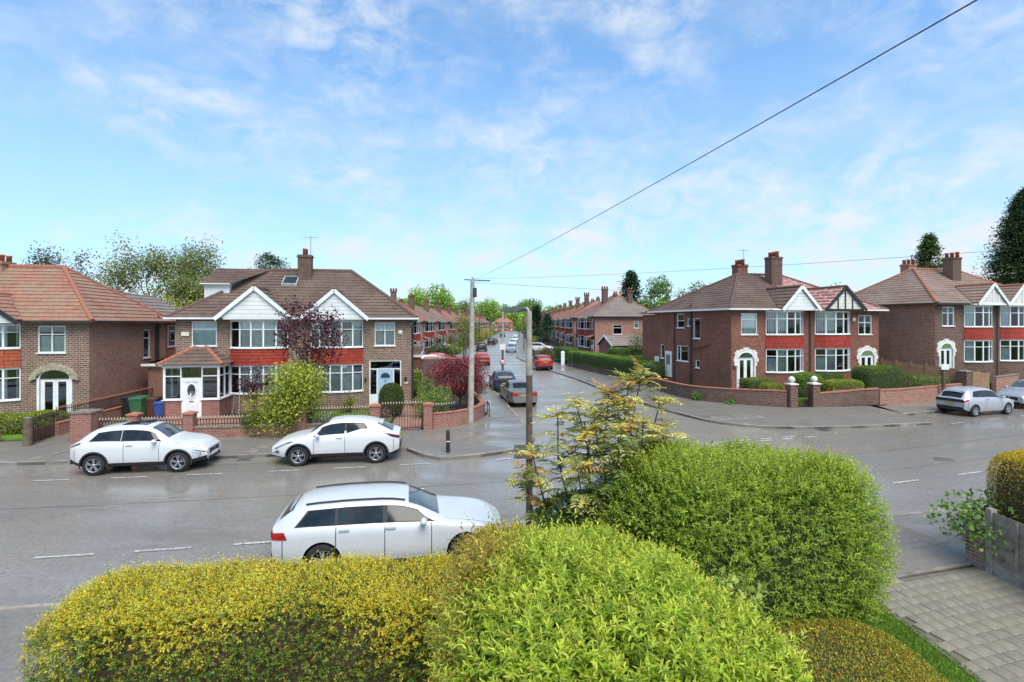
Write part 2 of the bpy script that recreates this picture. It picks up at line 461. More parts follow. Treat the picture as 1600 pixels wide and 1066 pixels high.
# vehicles
def paint(name, c, metal=0.0, rough=.28): plain(name, c, rough, tuple(x * .96 for x in c[:3]) + (1,), 2, metal=metal, coat=.35)
paint('paint_white_car', C('#cfcfce'))
paint('paint_pearl', C('#cdd0d3'), .1)
paint('paint_silver', C('#b9bcc4'), .55, .32)
paint('paint_lilac_silver', C('#b9b9bd'), .35, .32)
paint('paint_pewter', C('#8a837f'), .5, .3)
paint('paint_red_car', C('#c0392f'))
paint('paint_deep_red', C('#a52a26'))
paint('paint_navy', C('#33404f'), .2)
paint('paint_plum', C('#40343f'), .3)
paint('paint_black_car', C('#2b2f38'), .2)
paint('paint_teal', C('#335560'), .3)
plain('car_black', C('#1c1c1d'), .55, C('#262626'), 5)
plain('tyre', C('#1d1d1d'), .85, C('#2a2928'), 9)
plain('rim', C('#b7b8ba'), .3, C('#a5a6a8'), 4, metal=.7)
plain('rim_dark', C('#3b3c3e'), .4, metal=.6)
plain('car_glass', C('#121517'), .06, C('#2e3538'), 1.3, spec=.45)  # uneven reflections put into the base colour as a pale mottle
plain('screen_glass', C('#4a5658'), .06, C('#2b3436'), 1.5, spec=.6)
M('screen_glass').node_tree.nodes['Principled BSDF'].inputs['IOR'].default_value = 2.1
plain('tail_red', C('#b3201d'), .15, C('#8d1512'), 9)
plain('tail_dark', C('#5a1c1c'), .15, C('#3b1414'), 9)
plain('lamp_clear', C('#c9d0d4'), .1, C('#6d757a'), 14, spec=.8)
plain('plate_yellow', C('#a8974c'), .6)
plain('plate_white', C('#dedede'), .5)
plain('cable', C('#2b2e30'), .7)
for n in ('leaf_soft', 'leaf_gloss'):
    leafmat(n, .55 if n == 'leaf_soft' else .45, .42, .3 if n == 'leaf_soft' else .5)

# ------------------------------------------------------------------ layout of the place (metres, camera window above the origin)
def R(x):
    """parking-bay line on the far side of the main road"""
    lo, hi = -18.0, 27.0
    f = lambda t: 19.3 + .2308 * t + .003406 * t * t
    if x < lo: return f(lo) + (x - lo) * (.2308 + 2 * .003406 * lo)
    if x > hi: return f(hi) + (x - hi) * (.2308 + 2 * .003406 * hi)
    return f(x)
def dR(x):
    return (R(x + .01) - R(x - .01)) / .02
def RA(x): return math.atan(dR(x))

KLY = [20, 24, 27, 30, 33.5, 37, 46, 54, 62, 70, 78, 88, 100, 117, 150, 190, 234, 330]
KLX = [.6, .85, .45, 0, -.5, -1.1, -2.4, -3.5, -4.7, -5.6, -6.2, -6.5, -6.4, -5.9, -5.2, -4.8, -4.4, -4]
KRY = [25, 29.1, 32.5, 35.65, 46.6, 53.2, 66, 71.3, 77, 88, 100, 117, 150, 190, 234, 330]
KRX = [11.5, 8.9, 8.0, 7.26, 5.63, 4.2, 1.95, 1.1, .6, .75, .95, 1.3, 1.8, 2.2, 2.5, 3]
def KL(y): return float(np.interp(y, KLY, KLX))
def KR(y): return float(np.interp(y, KRY, KRX))
def sdir(y, d=6.0):
    v = Vector(((KL(y + d) + KR(y + d) - KL(y - d) - KR(y - d)) / 2, 2 * d)) if y > 40 else Vector((KL(y + d) - KL(max(y - d, 27)), y + d - max(y - d, 27)))
    return v.normalized()

def strip(mb, A, B, z0, z1, mat=0, sides=True):
    n = len(A)
    for i in range(n - 1):
        a, b, c, d = A[i], A[i + 1], B[i + 1], B[i]
        mb.add([(a[0], a[1], z1), (b[0], b[1], z1), (c[0], c[1], z1), (d[0], d[1], z1)], [(0, 1, 2, 3)], mat)
        if sides and z1 > z0:
            mb.add([(a[0], a[1], z0), (b[0], b[1], z0), (b[0], b[1], z1), (a[0], a[1], z1)], [(0, 1, 2, 3)], mat)
            mb.add([(c[0], c[1], z0), (d[0], d[1], z0), (d[0], d[1], z1), (c[0], c[1], z1)], [(0, 1, 2, 3)], mat)

def flip_up(mb):
    """make sure flat faces look up"""
    for k, f in enumerate(mb.f):
        p = [Vector(mb.v[i]) for i in f[:3]]
        n = (p[1] - p[0]).cross(p[2] - p[0])
        if n.z < 0: mb.f[k] = f[::-1]

# ground sheet
g = MB()
g.add([(-2500, -300, -.12), (2500, -300, -.12), (2500, 4500, -.12), (-2500, 4500, -.12)], [(0, 1, 2, 3)])
struct(g.build('ground', 'field'))

# main road and side street
xs = [-90, -70, -55, -42] + list(np.arange(-32, 40, 2.0)) + [46, 56, 70, 90]
g = MB(); strip(g, [(x, R(x) - 9.2) for x in xs], [(x, R(x) + 5.2) for x in xs], 0, 0, sides=False); flip_up(g)
main_road = struct(g.build('main_road', 'asphalt_main'))
ys = list(np.arange(21, 100, 3.0)) + list(range(104, 330, 12)) + [330]
g = MB(); strip(g, [(KL(y) - .6, y) for y in ys], [(KR(y) + .6, y) for y in ys], 0, .004, sides=False); flip_up(g)
side_street = struct(g.build('side_street', 'asphalt_side'))
g = MB(); g.add([(-120, 329, .002), (140, 329, .002), (140, 337, .002), (-120, 337, .002)], [(0, 1, 2, 3)])
struct(g.build('cross_street', 'asphalt_side'))

# pavements
PZ = .115
def pave(name, A, B, mat='pavement_tar'):
    g = MB(); strip(g, A, B, -.05, PZ); 
    for k, f in enumerate(g.f):
        p = [Vector(g.v[i]) for i in f[:3]]
        if abs((p[1] - p[0]).cross(p[2] - p[0]).z) > 1e-6 and (p[1] - p[0]).cross(p[2] - p[0]).z < 0: g.f[k] = f[::-1]
    return struct(g.build(name, mat))

xl = [x for x in xs if x < -5] + [-4.12]
kerb_L = [(x, R(x) + 2.1) for x in xl]
pave_left = pave('pavement_left', kerb_L, [(x, R(x) + 5.7) for x in xl])
corner_k = [(-4.12, R(-4.12) + 2.1), (-3.3, 19.55), (-2.6, 19.05), (-1.43, 19.4), (.07, 20.3), (.75, 21.2), (.98, 22.4), (.85, 24), (.45, 27), (0, 30), (-.5, 33.5), (-1.1, 37), (-2.4, 46), (-3.5, 54), (-4.7, 62), (-5.6, 70), (-6.2, 78), (-6.5, 88), (-6.4, 100), (-5.9, 117), (-5.2, 150), (-4.8, 190), (-4.4, 234), (-4, 328)]
corner_b = [(-4.12, R(-4.12) + 5.7), (-3.9, 24.4), (-3.4, 24.75), (-2.8, 25.1), (-2.3, 25.6), (-1.9, 26.2), (-1.6, 26.9), (-1.4, 27.6), (-1.35, 28.4), (-1.9, 31), (-2.5, 34), (-3.1, 37.3), (-4.5, 46), (-5.6, 54), (-6.8, 62), (-7.7, 70), (-8.4, 78), (-8.7, 88), (-8.6, 100), (-8.1, 117), (-7.4, 150), (-7, 190), (-6.6, 234), (-6.2, 328)]
pave_corner = pave('pavement_corner', corner_k, corner_b)
right_k = [(20.6, 25.75), (19, 25.45), (17, 25.05), (15.3, 24.8), (13.65, 24.7), (12.4, 24.8), (11.28, 25.15), (10.4, 25.8), (9.8, 26.6), (8.9, 29.1), (8.0, 32.5), (7.26, 35.65), (5.63, 46.6), (4.2, 53.2), (1.95, 66), (1.1, 71.3), (.6, 77), (.75, 88), (.95, 100), (1.3, 117), (1.8, 150), (2.2, 190), (2.5, 234), (3, 328)]
right_b = [(21.6, 31.0), (19.8, 30.8), (18.2, 30.6), (16.6, 30.5), (15.4, 30.9), (14, 31.5), (13, 32.1), (12.1, 32.9), (11.5, 33.7), (11.2, 34.9), (11.0, 36.3), (10.9, 38), (9.8, 46.6), (8.2, 53.2), (5.1, 66), (3.9, 71.3), (2.9, 77), (2.9, 88), (3.1, 100), (3.5, 117), (4, 150), (4.4, 190), (4.7, 234), (5.2, 328)]
pave_right = pave('pavement_right', right_k, right_b)
xr = [21.1, 22.7, 24, 26, 28, 30, 32, 36, 40, 46, 56, 70, 90]
kerb_R2 = [(x, R(x) + 2.55) for x in xr]
pave_far = pave('pavement_bay', [(20.6, 25.75)] + kerb_R2, [(21.6, 31.0)] + [(x, R(x) + 5.6) for x in xr])
xn = [x for x in xs]
kerb_N = [(x, R(x) - 8.5) for x in xn]
pave_near = pave('pavement_near', [(x, R(x) - 8.5) for x in xn], [(x, R(x) - 11.1) for x in xn])

def kerbline(parent, pts, y_max=90, step=.92, side=1, skip=()):
    """each kerb stone is a piece of its own"""
    P = [Vector(p) for p in pts]
    rnd = random.Random(5)
    i, t = 0, 0.0
    cur = P[0]
    out = [cur]
    while i < len(P) - 1:
        need = step
        while i < len(P) - 1:
            d = (P[i + 1] - cur).length
            if d >= need:
                cur = cur + (P[i + 1] - cur).normalized() * need
                out.append(cur); break
            need -= d; cur = P[i + 1]; i += 1
        if cur.y > y_max: break
    for a, b in zip(out, out[1:]):
        d = (b - a).normalized(); n = Vector((-d.y, d.x)) * side
        e = d * .008
        h = PZ + .006 + rnd.uniform(-.004, .006)
        drop = any(k0 < (a.x + b.x) / 2 < k1 for k0, k1 in skip)
        if drop: h = .03
        q = [a + e, b - e, b - e + n * .13, a + e + n * .13]
        s = 0.018
        g = MB()
        g.add([(p.x, p.y, -.05) for p in q] + [(p.x, p.y, h - s) for p in q[:2]] + [((q[i] + n * s).x, (q[i] + n * s).y, h) for i in (0, 1)] + [(p.x, p.y, h) for p in q[2:]],
              [(0, 1, 5, 4), (4, 5, 7, 6), (6, 7, 8, 9), (2, 3, 9, 8), (0, 4, 6, 9, 3), (1, 2, 8, 7, 5)])
        g.build('kerb_stone', 'kerb_stone', parent)
kerbline(pave_left, [p for p in kerb_L if p[0] > -33], side=1)
kerbline(pave_corner, corner_k, 64, side=1)
kerbline(pave_right, right_k, 80, side=-1)
kerbline(pave_far, [p for p in kerb_R2 if p[0] < 41], side=1)
kerbline(pave_near, [p for p in kerb_N if -21 < p[0] < 25], side=-1, skip=((6.6, 9.6),))

# paint on the road: every dash is a piece
def dash(parent, c, ang, L, w, z=.012, mat='paint_white'):
    d = Vector((math.cos(ang), math.sin(ang))); n = Vector((-d.y, d.x))
    c = Vector(c)
    g = MB()
    rnd = random.Random(int(c.x * 100) + int(c.y * 10))
    N = 7
    top, bot = [], []
    for i in range(N + 1):
        t = -L / 2 + L * i / N
        top.append(c + d * t + n * (w / 2 + rnd.uniform(-.008, .006))); bot.append(c + d * t - n * (w / 2 + rnd.uniform(-.008, .006)))
    for i in range(N):
        g.add([(bot[i].x, bot[i].y, z), (bot[i + 1].x, bot[i + 1].y, z), (top[i + 1].x, top[i + 1].y, z), (top[i].x, top[i].y, z)], [(0, 1, 2, 3)])
    g.build('road_marking', mat, parent)
for x in (-16.8, -14.65, -12.4, -10.15, -7.7, -5.6, -3.45, 22.3, 25.1, 27.9):
    dash(main_road, (x, R(x) + (0.02 if x < 0 else .1)), RA(x), 1.05, .085)
for x in (-12.9, -9.6, -7.7, -5.7, 12.4, 15.2, 18.0):
    dash(main_road, (x, R(x) - 6.15), RA(x), 1.15, .085, mat='paint_worn' if x < -7 else 'paint_white')
for x in (-.35, .75, 1.85, 2.95, 4.05, 5.2, 6.3, 7.4, 8.7, 9.9, 11.0, 12.15):
    for k, off in enumerate((0, .32)):
        xx = x + k * .9
        y = 19.25 + .302 * (xx + .4)
        dash(main_road, (xx, y - off), math.atan(.302), .6, .12)
for y in (33, 39, 45, 51.5, 58, 65, 72, 80, 90, 102, 118, 140):
    x = (KL(y) + KR(y)) / 2 + .2
    dash(side_street, (x, y), math.atan2(sdir(y).y, sdir(y).x), 1.6, .08, .012)

# tar joints and ironwork in the road
def seam(off, x0, x1, w, seed):
    r = random.Random(seed); g = MB(); A, B = [], []
    x = x0
    while x <= x1:
        y = R(x) + off + r.uniform(-.03, .03); ww = w * r.uniform(.3, 1.2)
        A.append((x, y - ww)); B.append((x, y + ww)); x += .6
    strip(g, A, B, 0, .006, sides=False); flip_up(g); g.build('tar_seam', 'tar_seam', main_road)
seam(-2.7, -28, 2, .018, 1); seam(-2.85, 8, 34, .022, 2); seam(-5.0, 9, 30, .014, 3); seam(1.2, -12, -5, .03, 5)
for (x, off, rr) in ((6.5, -3.6, .33), (15.8, -4.6, .32)):
    g = MB(); g.lathe([(0, .012), (rr * .86, .012), (rr * .88, .008), (rr * .92, .013), (rr, .013), (rr * 1.02, 0)], (x, R(x) + off, 0), 24); g.build('manhole_cover', 'cast_iron', main_road)
for (x, off) in ((-9.8, 1.85), (14.6, None), (-14.5, 1.85)):
    y = R(x) + off if off else 24.5
    a = RA(x); g = MB(); d = Vector((math.cos(a), math.sin(a), 0)); n = Vector((-d.y, d.x, 0)); c = Vector((x, y, .01))
    for k in range(6): g.bar(c - d * .2 + d * (.08 * k) - n * .18, c - d * .2 + d * (.08 * k) + n * .18, .035, .02)
    g.bar(c - d * .24 - n * .19, c + d * .24 - n * .19, .03, .022); g.bar(c - d * .24 + n * .19, c + d * .24 + n * .19, .03, .022); g.build('drain_grate', 'cast_iron', main_road)

# worn strip of stone setts / repair patches in the pavements
def flag(parent, c, ang, lx, ly, mat, z):
    d = Vector((math.cos(ang), math.sin(ang), 0)); n = Vector((-d.y, d.x, 0)); c = Vector((c[0], c[1], 0))
    g = MB()
    q = [c - d * lx / 2 - n * ly / 2, c + d * lx / 2 - n * ly / 2, c + d * lx / 2 + n * ly / 2, c - d * lx / 2 + n * ly / 2]
    g.prism([(p.x, p.y, z - .03) for p in q], (0, 0, .03))
    g.build('flagstone', mat, parent)
for i, (x, off) in enumerate([(-19.6, 2.6), (-19.45, 3.25), (-19.3, 3.9), (-19.15, 4.55), (-19.0, 5.15), (-17.2, 2.6), (-17.1, 3.2), (-17.0, 3.8), (-9.9, 2.7), (-9.75, 3.35), (-9.6, 4.0), (-8.7, 2.7), (-8.5, 3.35)]):
    flag(pave_left, (x, R(x) + off), RA(x) + math.pi / 2 - .12, .58, .42, 'flag_stone', PZ + .008)
for (x, y) in ((-2.0, 22.4), (-1.1, 22.55)):
    flag(pave_corner, (x, y), .1, .86, .5, 'flag_stone', PZ + .008)
flag(pave_corner, (-2.05, 25.2), .1, .9, .5, 'flag_stone', PZ + .01)
for i in range(7):
    flag(pave_right, (10.4 + i * .42, 26.9 + .05 * i), 1.35, 1.3, .38, 'flag_stone', PZ + .008)
for (x, y, lx, ly) in ((18.6, 27.2, 3.2, 2.2), (14.6, 27.6, 2.6, 1.9)):
    flag(pave_right, (x, y), .15, lx, ly, 'patch_tar', PZ + .006)
for (x, off, lx, ly) in ((-12.5, 3.8, 3.6, 2.0), (-7.0, 4.0, 2.6, 1.8), (-23, 3.8, 3, 2)):
    flag(pave_left, (x, R(x) + off), RA(x), lx, ly, 'patch_tar', PZ + .006)
# near crossover: tarmac with concrete edging strips
for (x, off, lx, ly, m) in ((8.1, -9.5, 2.9, .86, 'patch_tar'), (8.1, -10.6, 3.2, .76, 'patch_tar'), (8.1, -10.12, 3.4, .12, 'flag_stone'), (8.1, -11.06, 3.4, .1, 'flag_stone')):
    flag(pave_near, (x, R(x) + off), RA(x), lx, ly, m, PZ + .006)
for i in range(8):
    if i in (3, 4): continue
    x = -14 + i * 2.2
    flag(pave_near, (x, R(x) - 9.9), RA(x), 1.9, 2.4, 'patch_tar', PZ + .005)

def poly_patch(name, pts, z, mat, parent=None, depth=.15):
    from mathutils.geometry import tessellate_polygon
    P = [Vector((p[0], p[1], z)) for p in pts]
    tri = tessellate_polygon([P])
    g = MB(); g.add(P, [list(t) for t in tri]); flip_up(g)
    n = len(P)
    for i in range(n):
        a, b = P[i], P[(i + 1) % n]; g.add([a, b, b - Z * depth, a - Z * depth], [(0, 1, 2, 3)])
    o = g.build(name, mat, parent)
    return struct(o) if parent is None else o

# garden ground behind the walls
poly_patch('garden_ground_left', [(-60, R(-60) + 5.7), (-40, R(-40) + 5.7), (-20, R(-20) + 5.7), (-10, R(-10) + 5.7), (-4, R(-4) + 5.7), (-2.6, 25.3), (-1.6, 27.4), (-1.9, 31), (-3.1, 37.3), (-4.5, 46), (-8.5, 84), (-9, 330), (-130, 330), (-130, 30)], PZ - .02, 'soil')
poly_patch('lawn_left', [(-10.8, R(-10.8) + 6), (-5.9, R(-5.9) + 6), (-6.4, 30.2), (-12.2, 29)], PZ + .02, 'lawn')
poly_patch('lawn_far_left', [(-27.5, R(-27.5) + 6), (-20.2, R(-20.2) + 6), (-20.8, 25.6), (-28.3, 24.6)], PZ + .01, 'lawn')
poly_patch('drive_left', [(-19.6, R(-19.6) + 5.7), (-17.9, R(-17.9) + 5.7), (-18.2, 28.2), (-19.6, 36), (-20.7, 36)], PZ + .012, 'pavement_tar')
poly_patch('drive_strip_moss', [(-19.75, 21.8), (-19.45, 21.8), (-20.1, 29), (-20.45, 29)], PZ + .02, 'moss')
poly_patch('garden_path', [(-5.6, 24), (-4.2, 24.1), (-5.0, 30), (-6.0, 34), (-6.9, 34)], PZ + .03, 'paver_red')
poly_patch('porch_path', [(-17.6, 22.6), (-12.2, 23.3), (-12.7, 27.6), (-17.9, 27.2)], PZ + .03, 'paver_red')
poly_patch('garden_ground_right', [(11.6, 34), (12.5, 32.8), (14.4, 31.6), (16.6, 30.7), (22, 31.1), (24, R(24) + 5.7), (40, R(40) + 5.7), (70, R(70) + 5.7), (150, 80), (150, 330), (5.4, 330), (3.6, 100), (3.2, 80), (5.4, 66), (8.4, 53.2), (10.1, 46.6), (11.1, 38)], PZ + .0, 'soil')
# raised lawns behind the right-hand walls
poly_patch('garden_bank_right', [(11.9, 34.4), (13, 33), (14.6, 32), (16.7, 31.1), (22, 31.6), (26, 34), (29, 36), (27, 39), (12, 48), (11.3, 40)], .45, 'lawn', depth=.6)
poly_patch('garden_terrace_right', [(30, 35), (60, 51), (60, 60), (27, 46), (28, 39)], .8, 'lawn', depth=1.0)

# ------------------------------------------------------------------ houses
def clip(poly, s, lo, hi, org):
    def half(P, k, sgn):
        out = []
        for i in range(len(P)):
            a, b = P[i], P[(i + 1) % len(P)]
            ta, tb = ((a - org).dot(s) - k) * sgn, ((b - org).dot(s) - k) * sgn
            if ta >= -1e-9: out.append(a)
            if (ta > 1e-9 and tb < -1e-9) or (ta < -1e-9 and tb > 1e-9):
                out.append(a + (b - a) * (ta / (ta - tb)))
        return out
    P = half(poly, lo, 1)
    return half(P, hi, -1) if len(P) > 2 else []

def courses(mb, poly, c=.33, lift=.035, mat=0):
    """a roof slope laid as overlapping tile courses"""
    P = [Vector(p) for p in poly]
    n = Vector((0, 0, 0))
    for i in range(1, len(P) - 1): n += (P[i] - P[0]).cross(P[i + 1] - P[0])
    n.normalize()
    if n.z < 0: n = -n; P.reverse()
    s = (Z - n * n.z).normalized()
    ts = [(p - P[0]).dot(s) for p in P]
    t = min(ts) - 1e-6; hi = max(ts)
    while t < hi - .02:
        Q = clip(P, s, t, min(t + c, hi), P[0])
        if len(Q) > 2:
            W = [q + n * (lift * (1 - ((q - P[0]).dot(s) - t) / c) + .004) for q in Q]
            mb.add(W, [list(range(len(W)))], mat)
            low = [i for i, q in enumerate(Q) if (q - P[0]).dot(s) - t < 1e-4]
            for i in low:
                j = (i + 1) % len(Q)
                if j in low: mb.add([W[j], W[i], W[i] - n * (lift + .004), W[j] - n * (lift + .004)], [(0, 1, 2, 3)], mat)
        t += c

RIDGE = {}
def ridge_run(parent, p, q, mat, near=True, r=.11):
    p, q = Vector(p), Vector(q); d = q - p; L = d.length; d.normalize()
    if not near:
        g = MB(); g.tube([p, q], r * .8, 6); g.build('ridge_tiles', mat, parent); return
    key = (mat, r)
    if key not in RIDGE:
        g = MB(); V = []; N = 7
        for x, rr in ((0, r * 1.08), (.335, r)):
            for k in range(N):
                t = math.pi * k / (N - 1) * 1.2 - .1 * math.pi
                V.append((x, -math.cos(t) * rr, math.sin(t) * rr - .03))
        g.add(V, [(k, k + 1, k + 1 + N, k + N) for k in range(N - 1)] + [list(range(N))[::-1]], 0, False)
        RIDGE[key] = g.mesh('ridge_tile', [mat])
    n = int(L / .32)
    a = d.cross(Z).normalized(); b = a.cross(d)
    for i in range(n):
        o = link('ridge_tile', RIDGE[key], parent)
        m = Matrix((( d.x, -a.x, b.x, 0), (d.y, -a.y, b.y, 0), (d.z, -a.z, b.z, 0), (0, 0, 0, 1))).to_4x4()
        m.translation = p + d * (i * L / n)
        o.matrix_local = m

def wall(mb, o, ux, L, H, holes=(), th=.11, mat=0):
    out = ux.cross(Z)
    us = sorted({0, L} | {h[0] for h in holes} | {h[1] for h in holes}); vs = sorted({0, H} | {h[2] for h in holes} | {h[3] for h in holes})
    P = lambda u, v, d=0: o + ux * u + Z * v + out * d
    for u0, u1 in zip(us, us[1:]):
        for v0, v1 in zip(vs, vs[1:]):
            cu, cv = (u0 + u1) / 2, (v0 + v1) / 2
            if any(h[0] < cu < h[1] and h[2] < cv < h[3] for h in holes): continue
            mb.add([P(u0, v0), P(u1, v0), P(u1, v1), P(u0, v1)], [(0, 1, 2, 3)], mat)
    for (u0, u1, v0, v1) in [h[:4] for h in holes]:
        for (a, b) in (((u0, v0), (u1, v0)), ((u1, v0), (u1, v1)), ((u1, v1), (u0, v1)), ((u0, v1), (u0, v0))):
            mb.add([P(*a), P(*b), P(*b, -th), P(*a, -th)], [(0, 1, 2, 3)], mat)

def pleats(mb, o, ux, u0, u1, v0, v1, d, amp=.02, step=.07, mat=0):
    out = ux.cross(Z); n = max(2, int((u1 - u0) / step)); V = []
    for i in range(n + 1):
        u = u0 + (u1 - u0) * i / n
        for v in (v0, v1): V.append(o + ux * u + Z * v + out * (d + amp * (1 if i % 2 else -1)))
    mb.add(V, [(2 * i, 2 * i + 2, 2 * i + 3, 2 * i + 1) for i in range(n)], mat, True)

def window(parent, o, ux, w, h, cols=(0.5,), transom=.68, glass='glass', frame='upvc', curtain='curtain', sill=True, style='full', near=True, depth=(-.09, -.02), name='window', f=.047):
    """frame with real bars; each pane its own piece"""
    fm = MB(); d0, d1 = depth
    us = [0] + [c * w for c in cols] + [w]
    fm.lbox(o, ux, 0, f, 0, h, d0, d1); fm.lbox(o, ux, w - f, w, 0, h, d0, d1)
    fm.lbox(o, ux, f, w - f, 0, f, d0, d1); fm.lbox(o, ux, f, w - f, h - f, h, d0, d1)
    for u in us[1:-1]: fm.lbox(o, ux, u - f * .6, u + f * .6, f, h - f, d0, d1 - .001)
    if transom:
        for a, b in zip(us, us[1:]):
            a2 = a + (f if a == 0 else f * .6); b2 = b - (f if b == w else f * .6)
            fm.lbox(o, ux, a2, b2, transom * h - f * .5, transom * h + f * .5, d0, d1 - .002)
    W = fm.build(name, frame, parent)
    if sill:
        s = MB(); s.lbox(o, ux, -.06, w + .06, -.055, -.002, d0, .065); s.build('sill', frame, W)
    vs = [0, transom * h, h] if transom else [0, h]
    if near:
        for a, b in zip(us, us[1:]):
            for v0, v1 in zip(vs, vs[1:]):
                p = MB(); p.lbox(o, ux, a + f * .5, b - f * .5, v0 + f * .4, v1 - f * .4, (d0 + d1) / 2 - .006, (d0 + d1) / 2 + .006); p.build('pane', glass, W)
        c = MB()
        if style == 'full': pleats(c, o, ux, .02, w - .02, .0, h, d0 - .045)
        elif style == 'sides':
            pleats(c, o, ux, .02, w * .24, .0, h, d0 - .045); pleats(c, o, ux, w * .76, w - .02, .0, h, d0 - .045)
        elif style == 'half': pleats(c, o, ux, .02, w - .02, 0, h * .62, d0 - .045)
        elif style == 'blind':
            n = int(w / .12)
            for i in range(n): c.lbox(o, ux, w * i / n + .01, w * (i + .72) / n, 0, h, d0 - .05, d0 - .04)
        if c.v: c.build('curtain', curtain, W)
    else:
        p = MB()
        for a, b in zip(us, us[1:]):
            for v0, v1 in zip(vs, vs[1:]):
                p.lbox(o, ux, a + f * .5, b - f * .5, v0 + f * .4, v1 - f * .4, (d0 + d1) / 2 - .006, (d0 + d1) / 2 + .006)
        p.build('pane', glass, W)
    return W

def bow(x0, x1, proj, n):
    """plan of a shallow bow: n chords"""
    xc, hw = (x0 + x1) / 2, (x1 - x0) / 2
    r = (hw * hw + proj * proj) / (2 * proj); a0 = math.asin(min(1, hw / r))
    return [Vector((xc + r * math.sin(-a0 + 2 * a0 * i / n), -(r * math.cos(-a0 + 2 * a0 * i / n) - (r - proj)), 0)) for i in range(n + 1)]

def band(mb, P, z0, z1, d0, d1):
    """one continuous strip along a path"""
    n = len(P); V = []
    for i, p in enumerate(P):
        a = (P[min(i + 1, n - 1)] - P[max(i - 1, 0)]).normalized().cross(Z)
        V += [p + a * d1 + Z * z0, p + a * d0 + Z * z0, p + a * d0 + Z * z1, p + a * d1 + Z * z1]
    F = [(0, 1, 2, 3), tuple(4 * n - 4 + k for k in (3, 2, 1, 0))]
    for i in range(n - 1):
        for k in range(4): F.append((4 * i + k, 4 * i + 4 + k, 4 * i + 4 + (k + 1) % 4, 4 * i + (k + 1) % 4))
    mb.add(V, F)

def bay(house, x0, x1, cfg, near, E):
    n = 5 if near else 4
    P = bow(x0, x1, cfg.get('proj', .55), n)
    lo0, lo1, up0, up1 = 1.05, 2.55, 3.55, E - .18
    b = MB(); band(b, P, -.3, lo0 - .06, -.12, 0); b.build('bay_wall', cfg.get('brick', 'brick_red'), house)
    ap = MB()
    for i, (a, c) in enumerate(zip(P, P[1:])):
        ux = (c - a).normalized(); L = (c - a).length; out = ux.cross(Z)
        na = out if i == 0 else (out + (P[i] - P[i - 1]).normalized().cross(Z)).normalized()
        nc = out if i == n - 1 else (out + (P[i + 2] - P[i + 1]).normalized().cross(Z)).normalized()
        rows = 5; z0, z1 = lo1 + .05, up0 - .07
        for k in range(rows):
            za, zb = z0 + (z1 - z0) * k / rows, z0 + (z1 - z0) * (k + 1) / rows
            fa, fb = .075 - .012 * k, .045 - .012 * k
            q = [a + na * fa + Z * za, c + nc * fa + Z * za, c + nc * fb + Z * zb, a + na * fb + Z * zb]
            ap.add(q, [(0, 1, 2, 3)]); ap.add([q[0] - na * .1, q[1] - nc * .1, q[1], q[0]], [(0, 1, 2, 3)])
    ap.build('tile_apron', cfg.get('apron', 'apron_red'), house)
    for (v0, v1, tr) in ((lo0, lo1, .7), (up0, up1, .68)):
        for i, (a, c) in enumerate(zip(P, P[1:])):
            ux = (c - a).normalized(); L = (c - a).length
            window(house, a + Z * v0, ux, L, v1 - v0, cfg.get('cols', ()), tr, near=near, sill=False, depth=(-.07, 0), name='bay_window', f=.042,
                   curtain=cfg.get('curtain', 'curtain'), style=(cfg.get('style', 'full') if (i * 7 + int(x0 * 10) + int(v0 * 3)) % 5 else 'half'), glass='glass' if near else 'glass_far')
        s_ = MB(); band(s_, P, v0 - .06, v0, -.1, .07); s_.build('bay_sill', 'upvc', house)
        s_ = MB(); band(s_, P, v1, v1 + .05, -.12, .02); s_.build('bay_head', 'upvc', house)
    # soffit boards and gable
    yf = -cfg.get('proj', .55) - .18
    if cfg.get('gable'):
        xa, xb = cfg.get('gx', (x0 - .28, x1 + .28)); xc = (xa + xb) / 2; gr = cfg.get('gr', 1.55)
        s, rise, D, ov = cfg['_roof']
        run = D / 2 + ov
        ym = gr * run / rise - ov
        rf = MB(); e = .05
        for sx in (xa, xc), (xb, xc):
            courses(rf, [(sx[0], yf - .1, E + e), (sx[1], yf - .1, E + gr + e), (sx[1], ym, E + gr + e), (sx[0], -ov, E + e)], .33)
        ro = rf.build('bay_roof', cfg['_rm'], house)
        ridge_run(ro, (xc, yf - .1, E + gr + e + .02), (xc, ym, E + gr + e + .02), cfg['_rg'], near)
        gb = MB()
        nb = 7
        for k in range(nb):
            t0, t1 = k / nb, (k + 1) / nb - .012
            gb.prism([(xa + (xc - xa) * t0 + .05, yf, E + gr * t0 - .02), (xb + (xc - xb) * t0 - .05, yf, E + gr * t0 - .02), (xb + (xc - xb) * t1 - .05, yf, E + gr * t1 - .02), (xa + (xc - xa) * t1 + .05, yf, E + gr * t1 - .02)], (0, .06, 0))
        gb.prism([(xa + .1, yf + .03, E - .02), (xb - .1, yf + .03, E - .02), (xc, yf + .03, E + gr - .05)], (0, .06, 0))
        G = gb.build('gable_boards', cfg.get('gmat', 'board_white'), house)
        br = MB(); bm = cfg.get('bmat', 'upvc')
        for sx in (xa, xb):
            br.bar((sx + (.12 if sx > xc else -.12), yf - .11, E - .1), (xc, yf - .11, E + gr + .02), .04, .2, up=Vector((0, -1, 0)).cross(Vector((1, 0, 0))))
        br.build('bargeboard', bm, house)
        if cfg.get('timber'):
            for k in (-1, 0, 1):
                t = MB(); hgt = gr * (1 - abs(k) * .42) - .12
                t.box(xc + k * .62 - .05, xc + k * .62 + .05, yf - .035, yf - .002, E, E + hgt); t.build('timber', bm, G)
            t = MB(); t.box(xa + .05, xb - .05, yf - .04, yf - .003, E - .12, E + .02); t.build('timber', bm, G)
    st = MB(); st.box(x0 - .15, x1 + .15, yf, .02, E - .10, E - .03); st.build('bay_soffit', 'upvc', house)

